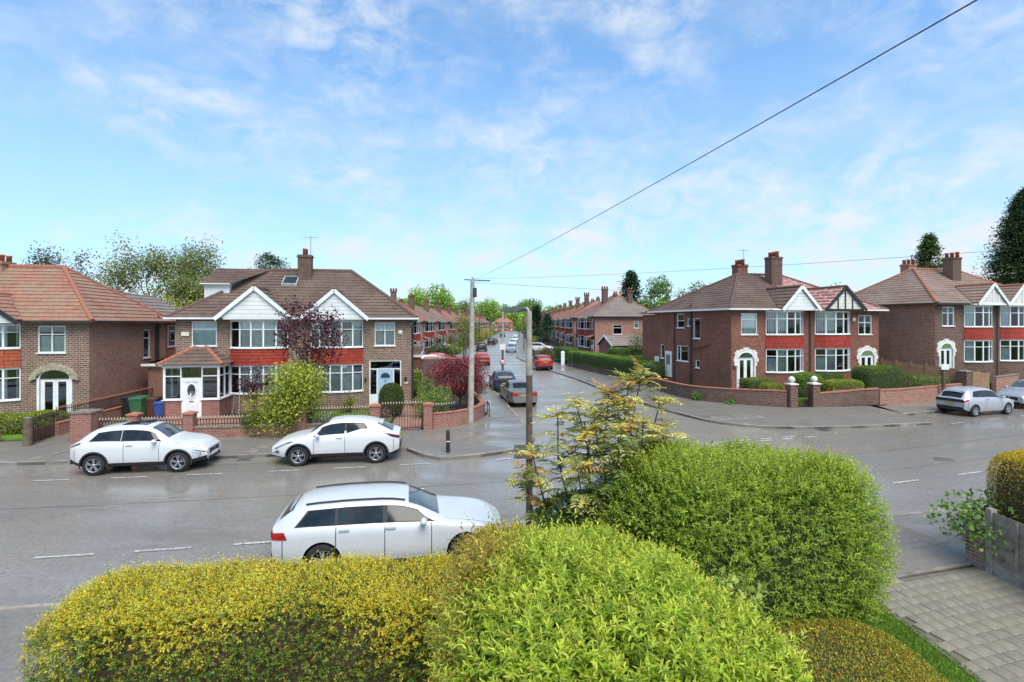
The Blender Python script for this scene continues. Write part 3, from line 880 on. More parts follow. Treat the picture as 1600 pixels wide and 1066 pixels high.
def chimney(house, x, y, z0, z1, w=.62, d=.8, pots=2, mat='brick_dark', parent=None, aerial=False):
    c = MB()
    c.box(x - w / 2, x + w / 2, y - d / 2, y + d / 2, z0, z1)
    c.box(x - w / 2 - .05, x + w / 2 + .05, y - d / 2 - .05, y + d / 2 + .05, z1, z1 + .08)
    c.box(x - w / 2 - .02, x + w / 2 + .02, y - d / 2 - .02, y + d / 2 + .02, z1 + .08, z1 + .16)
    o = c.build('chimney', mat, parent or house)
    for k in range(pots):
        p = MB(); yy = y + (k - (pots - 1) / 2) * d * .5
        p.lathe([(.0, 0), (.13, 0), (.12, .3), (.14, .32), (.14, .4), (.10, .4), (.09, .1)], (x, yy, z1 + .15), 12); p.build('chimney_pot', 'pot_clay', o)
    if aerial:
        a = MB(); top = z1 + 1.35; a.tube([(x + w * .4, y, z1 - .3), (x + w * .4, y, top)], .018, 5); a.tube([(x + w * .4 - .45, y, top - .06), (x + w * .4 + .45, y, top - .06)], .01, 4)
        for k in range(7): a.tube([(x + w * .4 - .42 + k * .14, y - .16, top - .06), (x + w * .4 - .42 + k * .14, y + .16, top - .06)], .006, 3)
        a.build('aerial', 'steel_grey', o)
    return o

def semi(name, label, loc, ang, W=12.4, D=8.6, E=5.2, rise=2.9, bf='brick_red', bs='brick_red_side', rl='roof_brown', rr='roof_brown', rg='ridge_brown',
         bays=(), wins=(), doors=(), sideL=(), sideR=(), chims=(), near=True, gutter='upvc', ov=.35, group=None, front_roof=True):
    H = empty(name, loc, ang); tag(H, label, 'house', group)
    X, Y = Vector((1, 0, 0)), Vector((0, 1, 0))
    holes = [(w[0], w[1], w[2], w[3]) for w in wins] + [(d[0], d[1], .0, d[2]) for d in doors]
    # the bow windows open straight into the rooms
    for b in bays: holes += [(b['x'][0] + .12, b['x'][1] - .12, 1.05, 2.55), (b['x'][0] + .12, b['x'][1] - .12, 3.6, E - .2)]
    m = MB(); wall(m, Vector((0, 0, 0)), X, W, E, holes)
    m.add([(0, 0, -.6), (W, 0, -.6), (W, 0, 0), (0, 0, 0)], [(0, 1, 2, 3)])
    m.build('front_wall', bf, H)
    m = MB(); wall(m, Vector((0, D, 0)), -Y, D, E, [(D - w[1], D - w[0], w[2], w[3]) for w in sideL]); m.add([(0, D, -.6), (0, 0, -.6), (0, 0, 0), (0, D, 0)], [(0, 1, 2, 3)]); m.build('side_wall', bs, H)
    m = MB(); wall(m, Vector((W, 0, 0)), Y, D, E, [w[:4] for w in sideR]); m.add([(W, 0, -.6), (W, D, -.6), (W, D, 0), (W, 0, 0)], [(0, 1, 2, 3)]); m.build('side_wall', bs, H)
    m = MB(); wall(m, Vector((W, D, 0)), -X, W, E); m.add([(W, D, -.6), (0, D, -.6), (0, D, 0), (W, D, 0)], [(0, 1, 2, 3)]); m.build('rear_wall', bs, H)
    if near:   # rooms behind the panes
        m = MB(); m.box(.3, W - .3, 2.6, 2.7, 0, E - .1); m.box(.2, W - .2, .2, D - .2, 2.62, 2.8); m.box(W / 2 - .1, W / 2 + .1, .15, D - .2, 0, E - .1); m.build('interior_walls', 'room_dark', H)
    for w in wins:
        window(H, Vector((w[0], 0, w[2])), X, w[1] - w[0], w[3] - w[2], w[4] if len(w) > 4 else (.5,), w[5] if len(w) > 5 else .68, near=near, style=w[6] if len(w) > 6 else 'full', curtain=w[7] if len(w) > 7 else 'curtain', glass='glass' if near else 'glass_far')
    for w in sideL:
        window(H, Vector((0, w[1], w[2])), -Y, w[1] - w[0], w[3] - w[2], w[4] if len(w) > 4 else (), w[5] if len(w) > 5 else .7, near=near, glass='glass' if near else 'glass_far', curtain='curtain_blue')
    for w in sideR:
        window(H, Vector((W, w[0], w[2])), Y, w[1] - w[0], w[3] - w[2], w[4] if len(w) > 4 else (), w[5] if len(w) > 5 else .7, near=near, glass='glass' if near else 'glass_far', curtain='curtain_blue')
    # roof: two hipped halves, each with its own covering
    run = D / 2 + ov; xr = ov * -1 + run * .92
    zr = E + rise; yc = D / 2
    roofs = []
    for side, rm in (('l', rl), ('r', rr)):
        m = MB()
        if side == 'l':
            if front_roof: courses(m, [(-ov, -ov, E), (W / 2, -ov, E), (W / 2, yc, zr), (xr, yc, zr)])
            courses(m, [(-ov, D + ov, E), (-ov, -ov, E), (xr, yc, zr)])
            courses(m, [(W / 2, D + ov, E), (-ov, D + ov, E), (xr, yc, zr), (W / 2, yc, zr)])
        else:
            courses(m, [(W / 2, -ov, E), (W + ov, -ov, E), (W - xr, yc, zr), (W / 2, yc, zr)])
            courses(m, [(W + ov, -ov, E), (W + ov, D + ov, E), (W - xr, yc, zr)])
            courses(m, [(W + ov, D + ov, E), (W / 2, D + ov, E), (W / 2, yc, zr), (W - xr, yc, zr)])
        o = m.build('roof', rm, H); roofs.append(o)
        if side == 'l':
            ridge_run(o, (-ov, -ov, E + .04), (xr, yc, zr + .04), rg, near); ridge_run(o, (xr, yc, zr + .05), (W / 2, yc, zr + .05), rg, near)
            ridge_run(o, (-ov, D + ov, E + .04), (xr, yc, zr + .04), rg, False)
        else:
            ridge_run(o, (W + ov, -ov, E + .04), (W - xr, yc, zr + .04), rg, near); ridge_run(o, (W - xr, yc, zr + .05), (W / 2, yc, zr + .05), rg, near)
            ridge_run(o, (W + ov, D + ov, E + .04), (W - xr, yc, zr + .04), rg, False)
    m = MB(); m.box(-ov + .02, W + ov - .02, -ov + .02, D + ov - .02, E - .09, E - .01); m.build('soffit', 'soffit', H)
    m = MB()
    e = ov + .05
    gaps = sorted([b.get('gx', (b['x'][0] - .28, b['x'][1] + .28)) for b in bays if b.get('gable')])
    xs_ = [-e] + [v for gp in gaps for v in gp] + [W + e]
    for a, b_ in zip(xs_[::2], xs_[1::2]): m = MB(); m.box(a, b_, -e - .06, -e + .04, E - .09, E + .005); m.build('gutter', gutter, H)
    m = MB(); m.box(-e - .06, -e + .04, -e, D + e, E - .095, E + .012); m.build('gutter', gutter, H)
    m = MB(); m.box(W + e - .04, W + e + .06, -e, D + e, E - .095, E + .012); m.build('gutter', gutter, H)
    for b in bays:
        b = dict(b); b['_roof'] = (0, rise, D, ov); b['_rm'] = b.get('roof', rl if b['x'][0] < W / 2 else rr); b['_rg'] = rg; b.setdefault('brick', bf)
        bay(H, b['x'][0], b['x'][1], b, near, E)
    for c in chims:
        chimney(H, c[0], c[1], c[2], c[3], *(c[4:] if len(c) > 4 else ()), parent=roofs[0 if c[0] < W / 2 else 1])
    return H, roofs

def door_set(H, o, ux, w, h, leaf='upvc', frame='upvc', side=True, fan=.4, double=False, leaf_glass=None):
    """frame, side lights, top lights and a door leaf"""
    m = MB(); f = .06; d0, d1 = -.10, -.02
    dw = w * (.48 if side else 1) if not double else w * .6
    a = (w - dw) / 2; b = a + dw; t = h - fan
    m.lbox(o, ux, 0, f, 0, h, d0, d1); m.lbox(o, ux, w - f, w, 0, h, d0, d1); m.lbox(o, ux, f, w - f, h - f, h, d0, d1)
    m.lbox(o, ux, f, w - f, t - f / 2, t + f / 2, d0, d1 - .001)
    if side:
        m.lbox(o, ux, a - f, a, 0, t - f / 2, d0, d1 - .002); m.lbox(o, ux, b, b + f, 0, t - f / 2, d0, d1 - .002)
        m.lbox(o, ux, f, a - f, 0, .75, d0 + .01, d1 - .015); m.lbox(o, ux, b + f, w - f, 0, .75, d0 + .01, d1 - .015)
    D = m.build('door_frame', frame, H)
    for (u0, u1, v0, v1) in ([(f, a - f, .75, t), (b + f, w - f, .75, t), (f, a - f, t, h - f), (b + f, w - f, t, h - f), (a, b, t, h - f)] if side else [(f, w - f, t, h - f)]):
        p = MB(); p.lbox(o, ux, u0, u1, v0 + .03, v1 - .03, -.07, -.06); p.build('pane', 'glass', D)
    x0, x1 = (a, b) if side else (f, w - f)
    return D, (x0, x1, 0, t - f / 2)

UX, UY = Vector((1, 0, 0)), Vector((0, 1, 0))
def pipe(H, pts, r=.04, mat='gutter_black', name='downpipe'):
    g = MB(); g.tube(pts, r, 8); return g.build(name, mat, H)

def arch_surround(H, xc, z_spring, r, w_leg, mat, stepped=True, y=-.05):
    """surround of a doorway: stepped quoins or a stone hood"""
    if stepped:
        A = MB()
        n = 7
        A.box(xc - r - .12, xc - r, y - .02, .0, 0, z_spring); A.box(xc + r, xc + r + .12, y - .02, .0, 0, z_spring)
        o = A.build('door_surround', mat, H)
        for i in range(n):
            a0, a1 = math.pi * i / n, math.pi * (i + 1) / n
            k = (.30 if i % 2 == 0 else .40)
            ro = r + k
            q = [(xc + math.cos(t) * rr, y, z_spring + math.sin(t) * rr * .72) for (t, rr) in ((a0 + .012, r), (a1 - .012, r), (a1 - .012, ro), (a0 + .012, ro))]
            # square the outer corners so the blocks step
            b = MB(); b.prism(q, (0, .06, 0)); b.build('surround_block', mat, o)
        for s in (-1, 1):
            for k in range(2):
                b = MB(); ww = .34 if k == 0 else .22
                x0, x1 = sorted((xc + s * (r - .0), xc + s * (r + ww)))
                b.box(x0, x1, y - .028, -.002, z_spring - .26 * (k + 1) + .02, z_spring - .26 * k - .005); b.build('surround_block', mat, o)
    else:
        A = MB(); N = 12
        prev = None
        pts = []
        for i in range(N + 1):
            t = math.pi * i / N
            pts.append(((xc + math.cos(t) * r, z_spring + math.sin(t) * r * .52 ** 1 * (1 + .10 * math.sin(t) ** 6)), (xc + math.cos(t) * (r + .3), z_spring - .08 + math.sin(t) * (r + .3) * .72 * (1 + .10 * math.sin(t) ** 8))))
        for (i0, o0), (i1, o1) in zip(pts, pts[1:]):
            A.prism([(i0[0], y - .1, i0[1]), (i1[0], y - .1, i1[1]), (o1[0], y - .1, o1[1]), (o0[0], y - .1, o0[1])], (0, .12, 0))
        o = A.build('door_hood', mat, H)
    return o

def french_door(H, x0, x1, h, fan_r, z0=0.0, glassy='glass'):
    """white double doors with a curved fanlight above"""
    w = x1 - x0; o = Vector((x0, 0, z0)); f = .06
    m = MB(); m.lbox(o, UX, 0, f, 0, h, -.1, -.01); m.lbox(o, UX, w - f, w, 0, h, -.1, -.01); m.lbox(o, UX, f, w - f, h - f, h, -.1, -.01)
    D = m.build('door_frame', 'upvc', H)
    for k in range(2):
        a = f + k * (w - 2 * f) / 2; b = a + (w - 2 * f) / 2 - .006
        m = MB(); st = .11
        m.lbox(o, UX, a, a + st, .03, h - f, -.085, -.03); m.lbox(o, UX, b - st, b, .03, h - f, -.085, -.03)
        m.lbox(o, UX, a + st, b - st, .03, .26, -.085, -.03); m.lbox(o, UX, a + st, b - st, h - f - .12, h - f, -.085, -.03)
        L = m.build('door_leaf', 'upvc', D)
        m = MB(); m.lbox(o, UX, a + st, b - st, .26, h - f - .12, -.06, -.05); m.build('pane', glassy, L)
    m = MB(); N = 10; xc = (x0 + x1) / 2; r = fan_r
    P = [(xc + math.cos(math.pi * i / N) * r, -.03, z0 + h + .0 + math.sin(math.pi * i / N) * r * .62) for i in range(N + 1)]
    m.prism(P, (0, .02, 0)); m.build('fanlight', 'glass_far', H)
    m = MB(); m.tube([(p[0], -.04, p[2]) for p in P], .035, 6); m.build('fanlight_frame', 'upvc', H)
    m = MB(); m.box(x0 + .02, x1 - .02, -.005, -.002, z0, z0 + .002); 
    return D

# ---------------- house by the corner: brown brick pair with porch (left of the side street)
A1 = math.atan2(30.6 - 28.4, 12.3)
houseA, roofsA = semi('semi_detached_house', 'brown brick pair of houses with white gables, red tile bands and glazed porch', (-18.2, 28.4, .1), A1,
    W=12.5, D=8.4, E=5.2, rise=3.05, bf='brick_brown', bs='brick_brown', rl='roof_brown', rr='roof_brown', rg='ridge_brown',
    bays=[dict(x=(2.75, 5.75), gable=True, gx=(2.3, 6.05), gr=1.6, apron='apron_red', proj=.5), dict(x=(6.95, 9.8), gable=True, gx=(6.6, 10.05), gr=1.5, apron='apron_red', proj=.5)],
    wins=[(.8, 2.05, 3.65, 5.0, (), .68, 'full', 'curtain_blue'), (10.45, 11.6, 3.6, 4.95, (.5,), .66)],
    doors=[(10.15, 11.95, 2.75)], sideL=[(5.0, 5.9, 3.6, 4.8)], sideR=[(3, 3.9, 3.4, 4.6)])
chimney(houseA, 5.95, 3.55, 6.9, 9.0, .8, .62, 2, 'brick_dark', roofsA[1], True)
D, (a, b, c, d) = door_set(houseA, Vector((10.15, 0, .05)), UX, 1.8, 2.7, fan=.5)
m = MB(); o = Vector((10.15, 0, .05)); m.lbox(o, UX, a, b, .02, d, -.09, -.035)
L = m.build('door_leaf', 'door_blue', D)
m = MB(); N = 8; xc = 10.15 + (a + b) / 2
m.prism([(xc + math.cos(math.pi * i / N) * .27, -.034, 1.78 + math.sin(math.pi * i / N) * .26) for i in range(N + 1)], (0, .003, 0)); m.build('door_light', 'glass_far', L)
m = MB(); m.box(xc - .1, xc + .1, -.05, -.034, 1.2, 1.24); m.build('letter_plate', 'steel_grey', L)
m = MB(); m.box(xc - .025, xc + .025, -.055, -.034, 1.52, 1.62); m.build('knocker', 'black_paint', L)
for (x, z) in ((9.95, 1.55), (12.2, 1.55)):
    m = MB(); m.lathe([(.0, 0), (.05, .02), (.07, .18), (.03, .26), (0, .27)], (x, -.12, z), 8); m.box(x - .02, x + .02, -.1, 0, z + .1, z + .14); m.build('wall_lantern', 'black_paint', houseA)
m = MB(); m.box(12.12, 12.32, -.02, 0, 1.38, 1.48); m.build('number_plaque', 'sign_white', houseA)
m = MB(); m.lathe([(0, -.05), (.12, -.045), (.14, 0)], (11.9, 0, 4.35), 14, axis='Y'); m.build('alarm_box', 'alarm', houseA)
m = MB(); m.box(.3, .68, -.07, 0, 4.2, 4.42); m.build('alarm_box', 'alarm', houseA)
pipe(houseA, [(12.85, -.4, 5.1), (12.7, -.2, 4.9), (12.6, -.07, 4.7), (12.6, -.07, 0)], .05)
# rooflight, dormer
sl = 3.05 / (4.2 + .35)
def roofz(y): return 5.2 + (y + .35) * sl
m = MB(); y0, y1 = 2.55, 3.4
m.prism([(4.75, y0, roofz(y0) + .02), (5.65, y0, roofz(y0) + .02), (5.65, y1, roofz(y1) + .02), (4.75, y1, roofz(y1) + .02)], (0, 0, .11)); R0 = m.build('rooflight', 'lead', roofsA[0])
m = MB(); m.prism([(4.84, y0 + .09, roofz(y0 + .09) + .125), (5.56, y0 + .09, roofz(y0 + .09) + .125), (5.56, y1 - .09, roofz(y1 - .09) + .125), (4.84, y1 - .09, roofz(y1 - .09) + .125)], (0, 0, .012)); m.build('pane', 'car_glass', R0)
dm = MB(); yd = 1.75; zt = 7.2
dm.box(.75, 2.1, yd + .06, 8.2, 5.9, zt - .02); DM = dm.build('dormer', 'board_white', roofsA[0])
m = MB(); courses(m, [(.6, yd - .15, zt), (2.3, yd - .15, zt), (3.9, 4.2, 8.29), (.6, 4.2, 8.29)]); m.build('dormer_roof', 'roof_brown', DM)
m = MB(); m.box(.77, 3.0, 4.2, 8.18, zt - .02, 8.27); m.build('dormer_cheek', 'board_white', DM)
m = MB(); m.box(.6, 2.2, yd - .2, yd + .02, zt - .06, zt - .005); m.build('fascia', 'upvc', DM)
# porch: dwarf walls, white frames, hipped roof, panelled door
PX0, PX1, PD = .1, 2.75, 1.65
for (o, ux, L) in ((Vector((PX0, -PD, 0)), UX, .85), (Vector((PX0 + 1.8, -PD, 0)), UX, .85), (Vector((PX1, -PD, 0)), UY, PD), (Vector((PX0, 0, 0)), -UY, PD)):
    if ux == UX and o.x < 1: m0 = MB(); m0.lbox(o, ux, 0, L, -.05, .98, -.12, 0); PR = m0.build('porch', 'brick_garden', houseA)
    else: m0 = MB(); m0.lbox(o, ux, .0, L, -.05, .98, -.12, 0.001); m0.build('dwarf_wall', 'brick_garden', PR)
for (o, ux, w, cols) in ((Vector((PX0, -PD, .98)), UX, .85, ()), (Vector((PX0 + 1.8, -PD, .98)), UX, .85, ()), (Vector((PX1, -PD, .98)), UY, PD, (.5,)), (Vector((PX0, 0, .98)), -UY, PD, (.5,))):
    window(PR, o, ux, w, 1.65, cols, .72, depth=(-.1, .01), name='porch_window', style='none')
m = MB(); m.lbox(Vector((PX0, -PD, 2.63)), UX, -.05, 2.7, 0, .12, -.15, .06); m.lbox(Vector((PX1, -PD, 2.63)), UY, 0, PD, 0, .12, -.15, .06); m.lbox(Vector((PX0, 0, 2.63)), -UY, 0, PD, 0, .12, -.15, .06); m.build('porch_fascia', 'upvc', PR)
m = MB(); e = .22; zr_ = 3.62; zE = 2.76
apx = ((PX0 + PX1) / 2, 0)
courses(m, [(PX0 - e, -PD - e, zE), (PX1 + e, -PD - e, zE), (apx[0] + .25, -.45, zr_), (apx[0] - .25, -.45, zr_)])
courses(m, [(PX0 - e, 0, zE), (PX0 - e, -PD - e, zE), (apx[0] - .25, -.45, zr_), (apx[0] - .25, 0, zr_)])
courses(m, [(PX1 + e, -PD - e, zE), (PX1 + e, 0, zE), (apx[0] + .25, 0, zr_), (apx[0] + .25, -.45, zr_)])
PRF = m.build('porch_roof', 'roof_brown', PR)
ridge_run(PRF, (PX0 - e, -PD - e, zE + .03), (apx[0] - .25, -.45, zr_ + .03), 'ridge_clay'); ridge_run(PRF, (PX1 + e, -PD - e, zE + .03), (apx[0] + .25, -.45, zr_ + .03), 'ridge_clay')
m = MB(); m.lbox(Vector((PX0 + .85, -PD, 0)), UX, 0, .95, .02, 2.08, -.1, -.01); PDo = m.build('door', 'upvc', PR)
m = MB(); m.lbox(Vector((PX0 + .85, -PD, 2.1)), UX, .05, .9, 0, .5, -.06, -.05); m.build('pane', 'glass', PDo)
xc = PX0 + .85 + .475
m = MB(); m.lathe([(.0, 0), (.165, 0), (.165, -.012), (.19, -.02), (.2, 0)], (0, 0, 0), 22, axis='Y'); m.v = [(x + xc, y - PD - .0, z * 1.75 + 1.42) for (x, y, z) in m.v]; m.build('oval_light', 'glass_far', PDo)
m = MB()
m.lathe([(.19, -.004), (.215, -.03), (.24, -.004)], (0, 0, 0), 22, axis='Y'); m.v = [(x + xc, y - PD - .01, z * 1.75 + 1.42) for (x, y, z) in m.v]; m.build('oval_frame', 'upvc', PDo)
for (z0, z1, w) in ((.18, .78, .28), (1.85, 1.98, .3)):
    m = MB(); m.box(xc - w, xc + w, -PD - .018, -PD - .009, z0, z1); m.box(xc - w + .05, xc + w - .05, -PD - .026, -PD - .017, z0 + .05, z1 - .05); m.build('door_panel', 'board_white', PDo)
m = MB(); m.box(xc - .11, xc + .11, -PD - .04, -PD - .015, .86, .9); m.build('letter_plate', 'steel_grey', PDo)
m = MB(); m.box(xc - .55, xc + .55, -PD - .35, -PD - .0, -.08, .015); m.build('door_step', 'stone_cap', PR)
# lean-to at the side
m = MB(); m.box(-2.35, -.01, 2.2, 6.6, -.3, 2.5); LT_ = m.build('side_extension', 'brick_garden', houseA)
m = MB(); courses(m, [(-2.55, 1.95, 2.55), (.05, 1.95, 3.25), (.05, 6.7, 3.25), (-2.55, 6.7, 2.55)]); m.build('lean_to_roof', 'roof_grey', LT_)
m = MB(); m.box(-2.6, -.0, 1.92, 2.0, 2.44, 2.58); m.build('fascia', 'upvc', LT_)
window(LT_, Vector((-.95, 2.2, 1.05)), UX, .8, 1.1, (), .6, depth=(-.0, .05))

# ---------------- far-left pair
A0 = math.atan2(.155, 1)
c0 = Vector((-20.95, 26.0, 0)); u0 = Vector((math.cos(A0), math.sin(A0), 0))
houseB, roofsB = semi('semi_detached_house', 'brown brick house with red clay roof and pale stone door hood at the picture edge', tuple(c0 - u0 * 12.4 + Vector((0, 0, .25))), A0,
    W=12.4, D=7.6, E=4.85, rise=3.0, bf='brick_brown', bs='brick_mottled', rl='roof_clay', rr='roof_clay', rg='ridge_clay', gutter='gutter_black',
    bays=[dict(x=(2.8, 5.7), apron='apron_orange', style='sides', gable=True, gr=1.5, bmat='black_paint'), dict(x=(6.6, 9.4), apron='apron_orange', gable=True, gx=(6.1, 9.7), gr=1.3, bmat='black_paint', style='sides')],
    wins=[(.8, 2.0, 3.3, 4.6), (10.15, 11.35, 3.3, 4.62, (.5,), .68, 'half')], doors=[(10.15, 11.65, 2.0), (.7, 2.2, 2.0)],
    sideR=[(5.0, 5.7, 2.7, 4.35)], chims=[(5.9, 3.8, 6.6, 7.95, .7, 1.0, 3, 'brick_mottled')])
french_door(houseB, 10.25, 11.55, 2.05, .68); arch_surround(houseB, 10.9, 2.02, .78, .3, 'aged_stone', False)
french_door(houseB, .8, 2.1, 2.05, .68)
for s in (-1, 1):
    m = MB(); m.box(10.9 + s * .72 - .05, 10.9 + s * .72 + .05, -.06, 0, 0, 2.05); m.build('door_post', 'upvc', houseB)
pipe(houseB, [(12.75, 6.2, 4.8), (12.5, 6.2, 4.55), (12.48, 6.2, 0)], .05)
pipe(houseB, [(12.47, 6.55, 5.2), (12.47, 6.55, .2)], .055, name='soil_pipe')
# rear wing of that house
m = MB(); m.box(8.4, 12.0, 7.6, 12.4, -.3, 4.85); WG = m.build('rear_wing', 'brick_orange', houseB)
m = MB(); courses(m, [(12.3, 7.4, 4.85), (12.3, 12.7, 4.85), (10.2, 10.9, 6.6), (10.2, 5.2, 6.6)]); courses(m, [(8.1, 12.7, 4.85), (8.1, 7.4, 4.85), (10.2, 5.2, 6.6), (10.2, 10.9, 6.6)]); courses(m, [(12.3, 12.7, 4.85), (8.1, 12.7, 4.85), (10.2, 10.9, 6.6)]); m.build('wing_roof', 'roof_grey', WG)
m = MB(); m.box(12.3, 12.4, 7.7, 12.7, 4.75, 4.86); m.build('gutter', 'gutter_black', WG)
window(WG, Vector((12.0, 7.9, 3.9)), UY, .35, .5, (), None, depth=(0, .05)); window(WG, Vector((12.0, 8.7, 3.2)), UY, 1.0, 1.4, (), .72, depth=(0, .05))

# ---------------- right of the side street: dark red brick pair
A2 = math.atan2(.27, .963)
houseC, roofsC = semi('semi_detached_house', 'dark red brick pair of houses behind the wall with ball-topped gate pillars', (14.3, 34.2, .7), A2,
    W=12.4, D=9.4, E=5.25, rise=2.75, bf='brick_red', bs='brick_red', rl='roof_brown', rr='roof_streaked', rg='ridge_brown',
    bays=[dict(x=(2.7, 5.75), gable=True, gx=(3.4, 6.25), gr=1.45, apron='apron_red', style='blind', curtain='blind', proj=.6), dict(x=(6.75, 9.8), gable=True, gx=(6.85, 10.15), gr=1.5, apron='apron_red', timber=True, bmat='black_paint', gmat='white_stone', style='blind', curtain='blind', proj=.6)],
    wins=[(.75, 2.0, 3.55, 4.95, (), .72, 'full', 'curtain_blue'), (10.55, 11.75, 3.5, 4.85, (.5,), .62)],
    doors=[(.45, 1.75, 2.05), (10.65, 11.95, 2.05)],
    sideL=[(3.3, 4.1, 3.2, 4.65, (), None), (4.5, 4.85, 4.1, 4.65, (), None), (5.25, 6.2, 3.95, 5.0, (), .5), (4.75, 6.2, 1.45, 2.6, (.3,), None), (3.4, 3.85, 1.1, 1.65, (), None), (8.0, 8.5, 1.5, 2.6, (), None)],
    sideR=[(2.0, 3.0, 3.3, 4.7)])
chimney(houseC, 6.3, 3.3, 6.6, 9.05, .95, .7, 3, 'brick_dark', roofsC[0])
chimney(houseC, 5.2, 5.6, 7.2, 8.7, .9, .7, 3, 'brick_red', roofsC[0], True)
for (x0, x1) in ((.5, 1.7), (10.7, 11.9)):
    french_door(houseC, x0, x1, 1.98, .56, .06); arch_surround(houseC, (x0 + x1) / 2, 1.98, .62, .3, 'white_stone')
    m = MB(); m.box(x0 - .3, x1 + .3, -.45, 0, -.5, .05); m.build('door_step', 'coping_red', houseC)
    m = MB(); m.box(x0 - .45, x1 + .45, -.85, -.45, -.6, -.12); m.build('door_step', 'coping_red', houseC)
m = MB(); m.box(-.06, -.0, 6.9, 7.75, .1, 2.1); SD = m.build('side_door', 'upvc', houseC)
for k in range(2):
    m = MB(); m.box(-.075, -.058, 7.08 + k * .28, 7.28 + k * .28, 1.05, 1.85); m.build('pane', 'glass_far', SD)
m = MB(); m.box(-.05, -.0, 8.75, 9.35, .1, 1.6); m.build('side_panel', 'upvc', houseC)
pipe(houseC, [(-.07, 6.45, 5.2), (-.07, 6.45, -.4)]); pipe(houseC, [(-.08, 4.3, 5.7), (-.08, 4.3, -.4)], .055, name='soil_pipe')
pipe(houseC, [(-.08, 4.35, 2.35), (-.08, 2.2, 2.75)], .04, 'gutter_black', 'waste_pipe'); pipe(houseC, [(6.25, -.1, 5.1), (6.25, -.1, 0)])
m = MB(); m.lathe([(0, -.05), (.12, -.045), (.14, 0)], (10.15, 0, 4.55), 14, axis='Y'); m.build('alarm_box', 'alarm', houseC)
m = MB(); m.lathe([(0, 0), (.09, .03), (.11, .16), (.05, .25), (0, .26)], (.2, -.14, 1.45), 10); m.box(.18, .22, -.13, 0, 1.55, 1.6); m.build('wall_lantern', 'sign_white', houseC)
# lean-to roof trace and rear wing
m = MB(); m.box(.02, 7.5, 9.4, 11.4, -.3, 5.0); WG = m.build('rear_wing', 'brick_red', houseC)
m = MB(); courses(m, [(-.3, 11.7, 5.1), (-.3, 9.2, 5.1), (3.5, 8.2, 6.3), (3.5, 10.2, 6.3)]); courses(m, [(7.8, 11.7, 5.1), (-.3, 11.7, 5.1), (3.5, 10.2, 6.3)]); m.build('wing_roof', 'roof_brown', WG)

# ---------------- far right pair
A3 = math.atan2(.30, .954)
houseD, roofsD = semi('semi_detached_house', 'brown brick pair with tan roof and white arched doorway behind the wooden fence', (29.6, 36.7, 1.2), A3,
    W=12.4, D=8.2, E=5.2, rise=2.9, bf='brick_dark', bs='brick_mottled', rl='roof_tanned', rr='roof_tanned', rg='ridge_clay', gutter='gutter_black',
    bays=[dict(x=(2.9, 5.8), gable=True, gx=(3.2, 6.2), gr=1.35, apron='apron_red', timber=True, gmat='white_stone'), dict(x=(6.7, 9.6), gable=True, gx=(6.4, 9.4), gr=1.35, apron='apron_red', timber=True, gmat='white_stone')],
    wins=[(.7, 1.9, 3.6, 4.95), (10.5, 11.7, 3.6, 4.95)], doors=[(.4, 1.7, 2.05), (10.7, 12.0, 2.05)], sideL=[(5.5, 6.1, 3.2, 4.4)],
    chims=[(6.2, 2.9, 6.9, 8.8, .95, .75, 3, 'brick_dark'), (5.0, 5.4, 7.0, 8.5, .9, .7, 3, 'brick_mottled')])
for (x0, x1) in ((.45, 1.65), (10.75, 11.95)):
    french_door(houseD, x0, x1, 1.98, .56, .06); arch_surround(houseD, (x0 + x1) / 2, 1.98, .62, .3, 'white_stone')
pipe(houseD, [(-.07, 5.0, 5.1), (-.07, 5.0, 0)]); pipe(houseD, [(6.25, -.1, 5.1), (6.25, -.1, 0)])

# ---------------- rows along the side street
def row_house(label, loc, ang, near, v, group):
    rl, rr, rg = [('roof_tanned', 'roof_red', 'ridge_clay'), ('roof_red', 'roof_grey', 'ridge_clay'), ('roof_grey', 'roof_tanned', 'ridge_clay'), ('roof_orange', 'roof_orange', 'ridge_clay')][v % 4]
    H, rf = semi('semi_detached_house', label, loc, ang, rl=rl, rr=rr, rg=rg, near=False, bf=('brick_dark', 'brick_red', 'brick_brown', 'brick_orange')[v % 4], bs='brick_mottled', gutter='gutter_black',
        bays=[dict(x=(2.8, 5.8), gable=False, proj=.5), dict(x=(6.7, 9.7), gable=False, proj=.5)], wins=[(.8, 1.9, 3.6, 4.9), (10.5, 11.6, 3.6, 4.9)],
        sideL=[(2.4, 3.6, 2.9, 4.1), (5.2, 5.8, 3.7, 4.6), (6.4, 7.8, 3.6, 4.7)], sideR=[(2.4, 3.6, 2.9, 4.1), (5.2, 5.8, 3.7, 4.6), (6.4, 7.8, 3.6, 4.7)], group=group,
        chims=[(6.2, 2.9, 6.8, 9.0, .9, .7, 3, 'brick_dark'), (2.6, 5.4, 6.4, 8.5, .7, .6, 2, 'brick_dark'), (9.8, 5.4, 6.4, 8.5, .7, .6, 2, 'brick_dark')])
    for (x0, x1) in ((.5, 1.7), (10.6, 11.8)):
        m = MB(); m.box(x0, x1, -.06, .02, 0, 2.2); d = m.build('door', 'upvc' if v % 2 else 'door_wood', H)
        m = MB(); m.box(x0 + .12, x0 + .5, -.08, -.05, .6, 1.9); m.box(x1 - .5, x1 - .12, -.08, -.05, .6, 1.9); m.build('pane', 'glass_far', d)
        m = MB(); m.prism([(x0 - .4, -1.0, 2.35), (x1 + .4, -1.0, 2.35), (x1 + .4, 0, 2.75), (x0 - .4, 0, 2.75)], (0, 0, .1)); m.build('door_canopy', rl, H)
    return H
ORD = ['first', 'second', 'third', 'fourth', 'fifth', 'sixth', 'seventh', 'eighth', 'ninth', 'tenth', 'eleventh', 'twelfth', 'thirteenth', 'fourteenth']
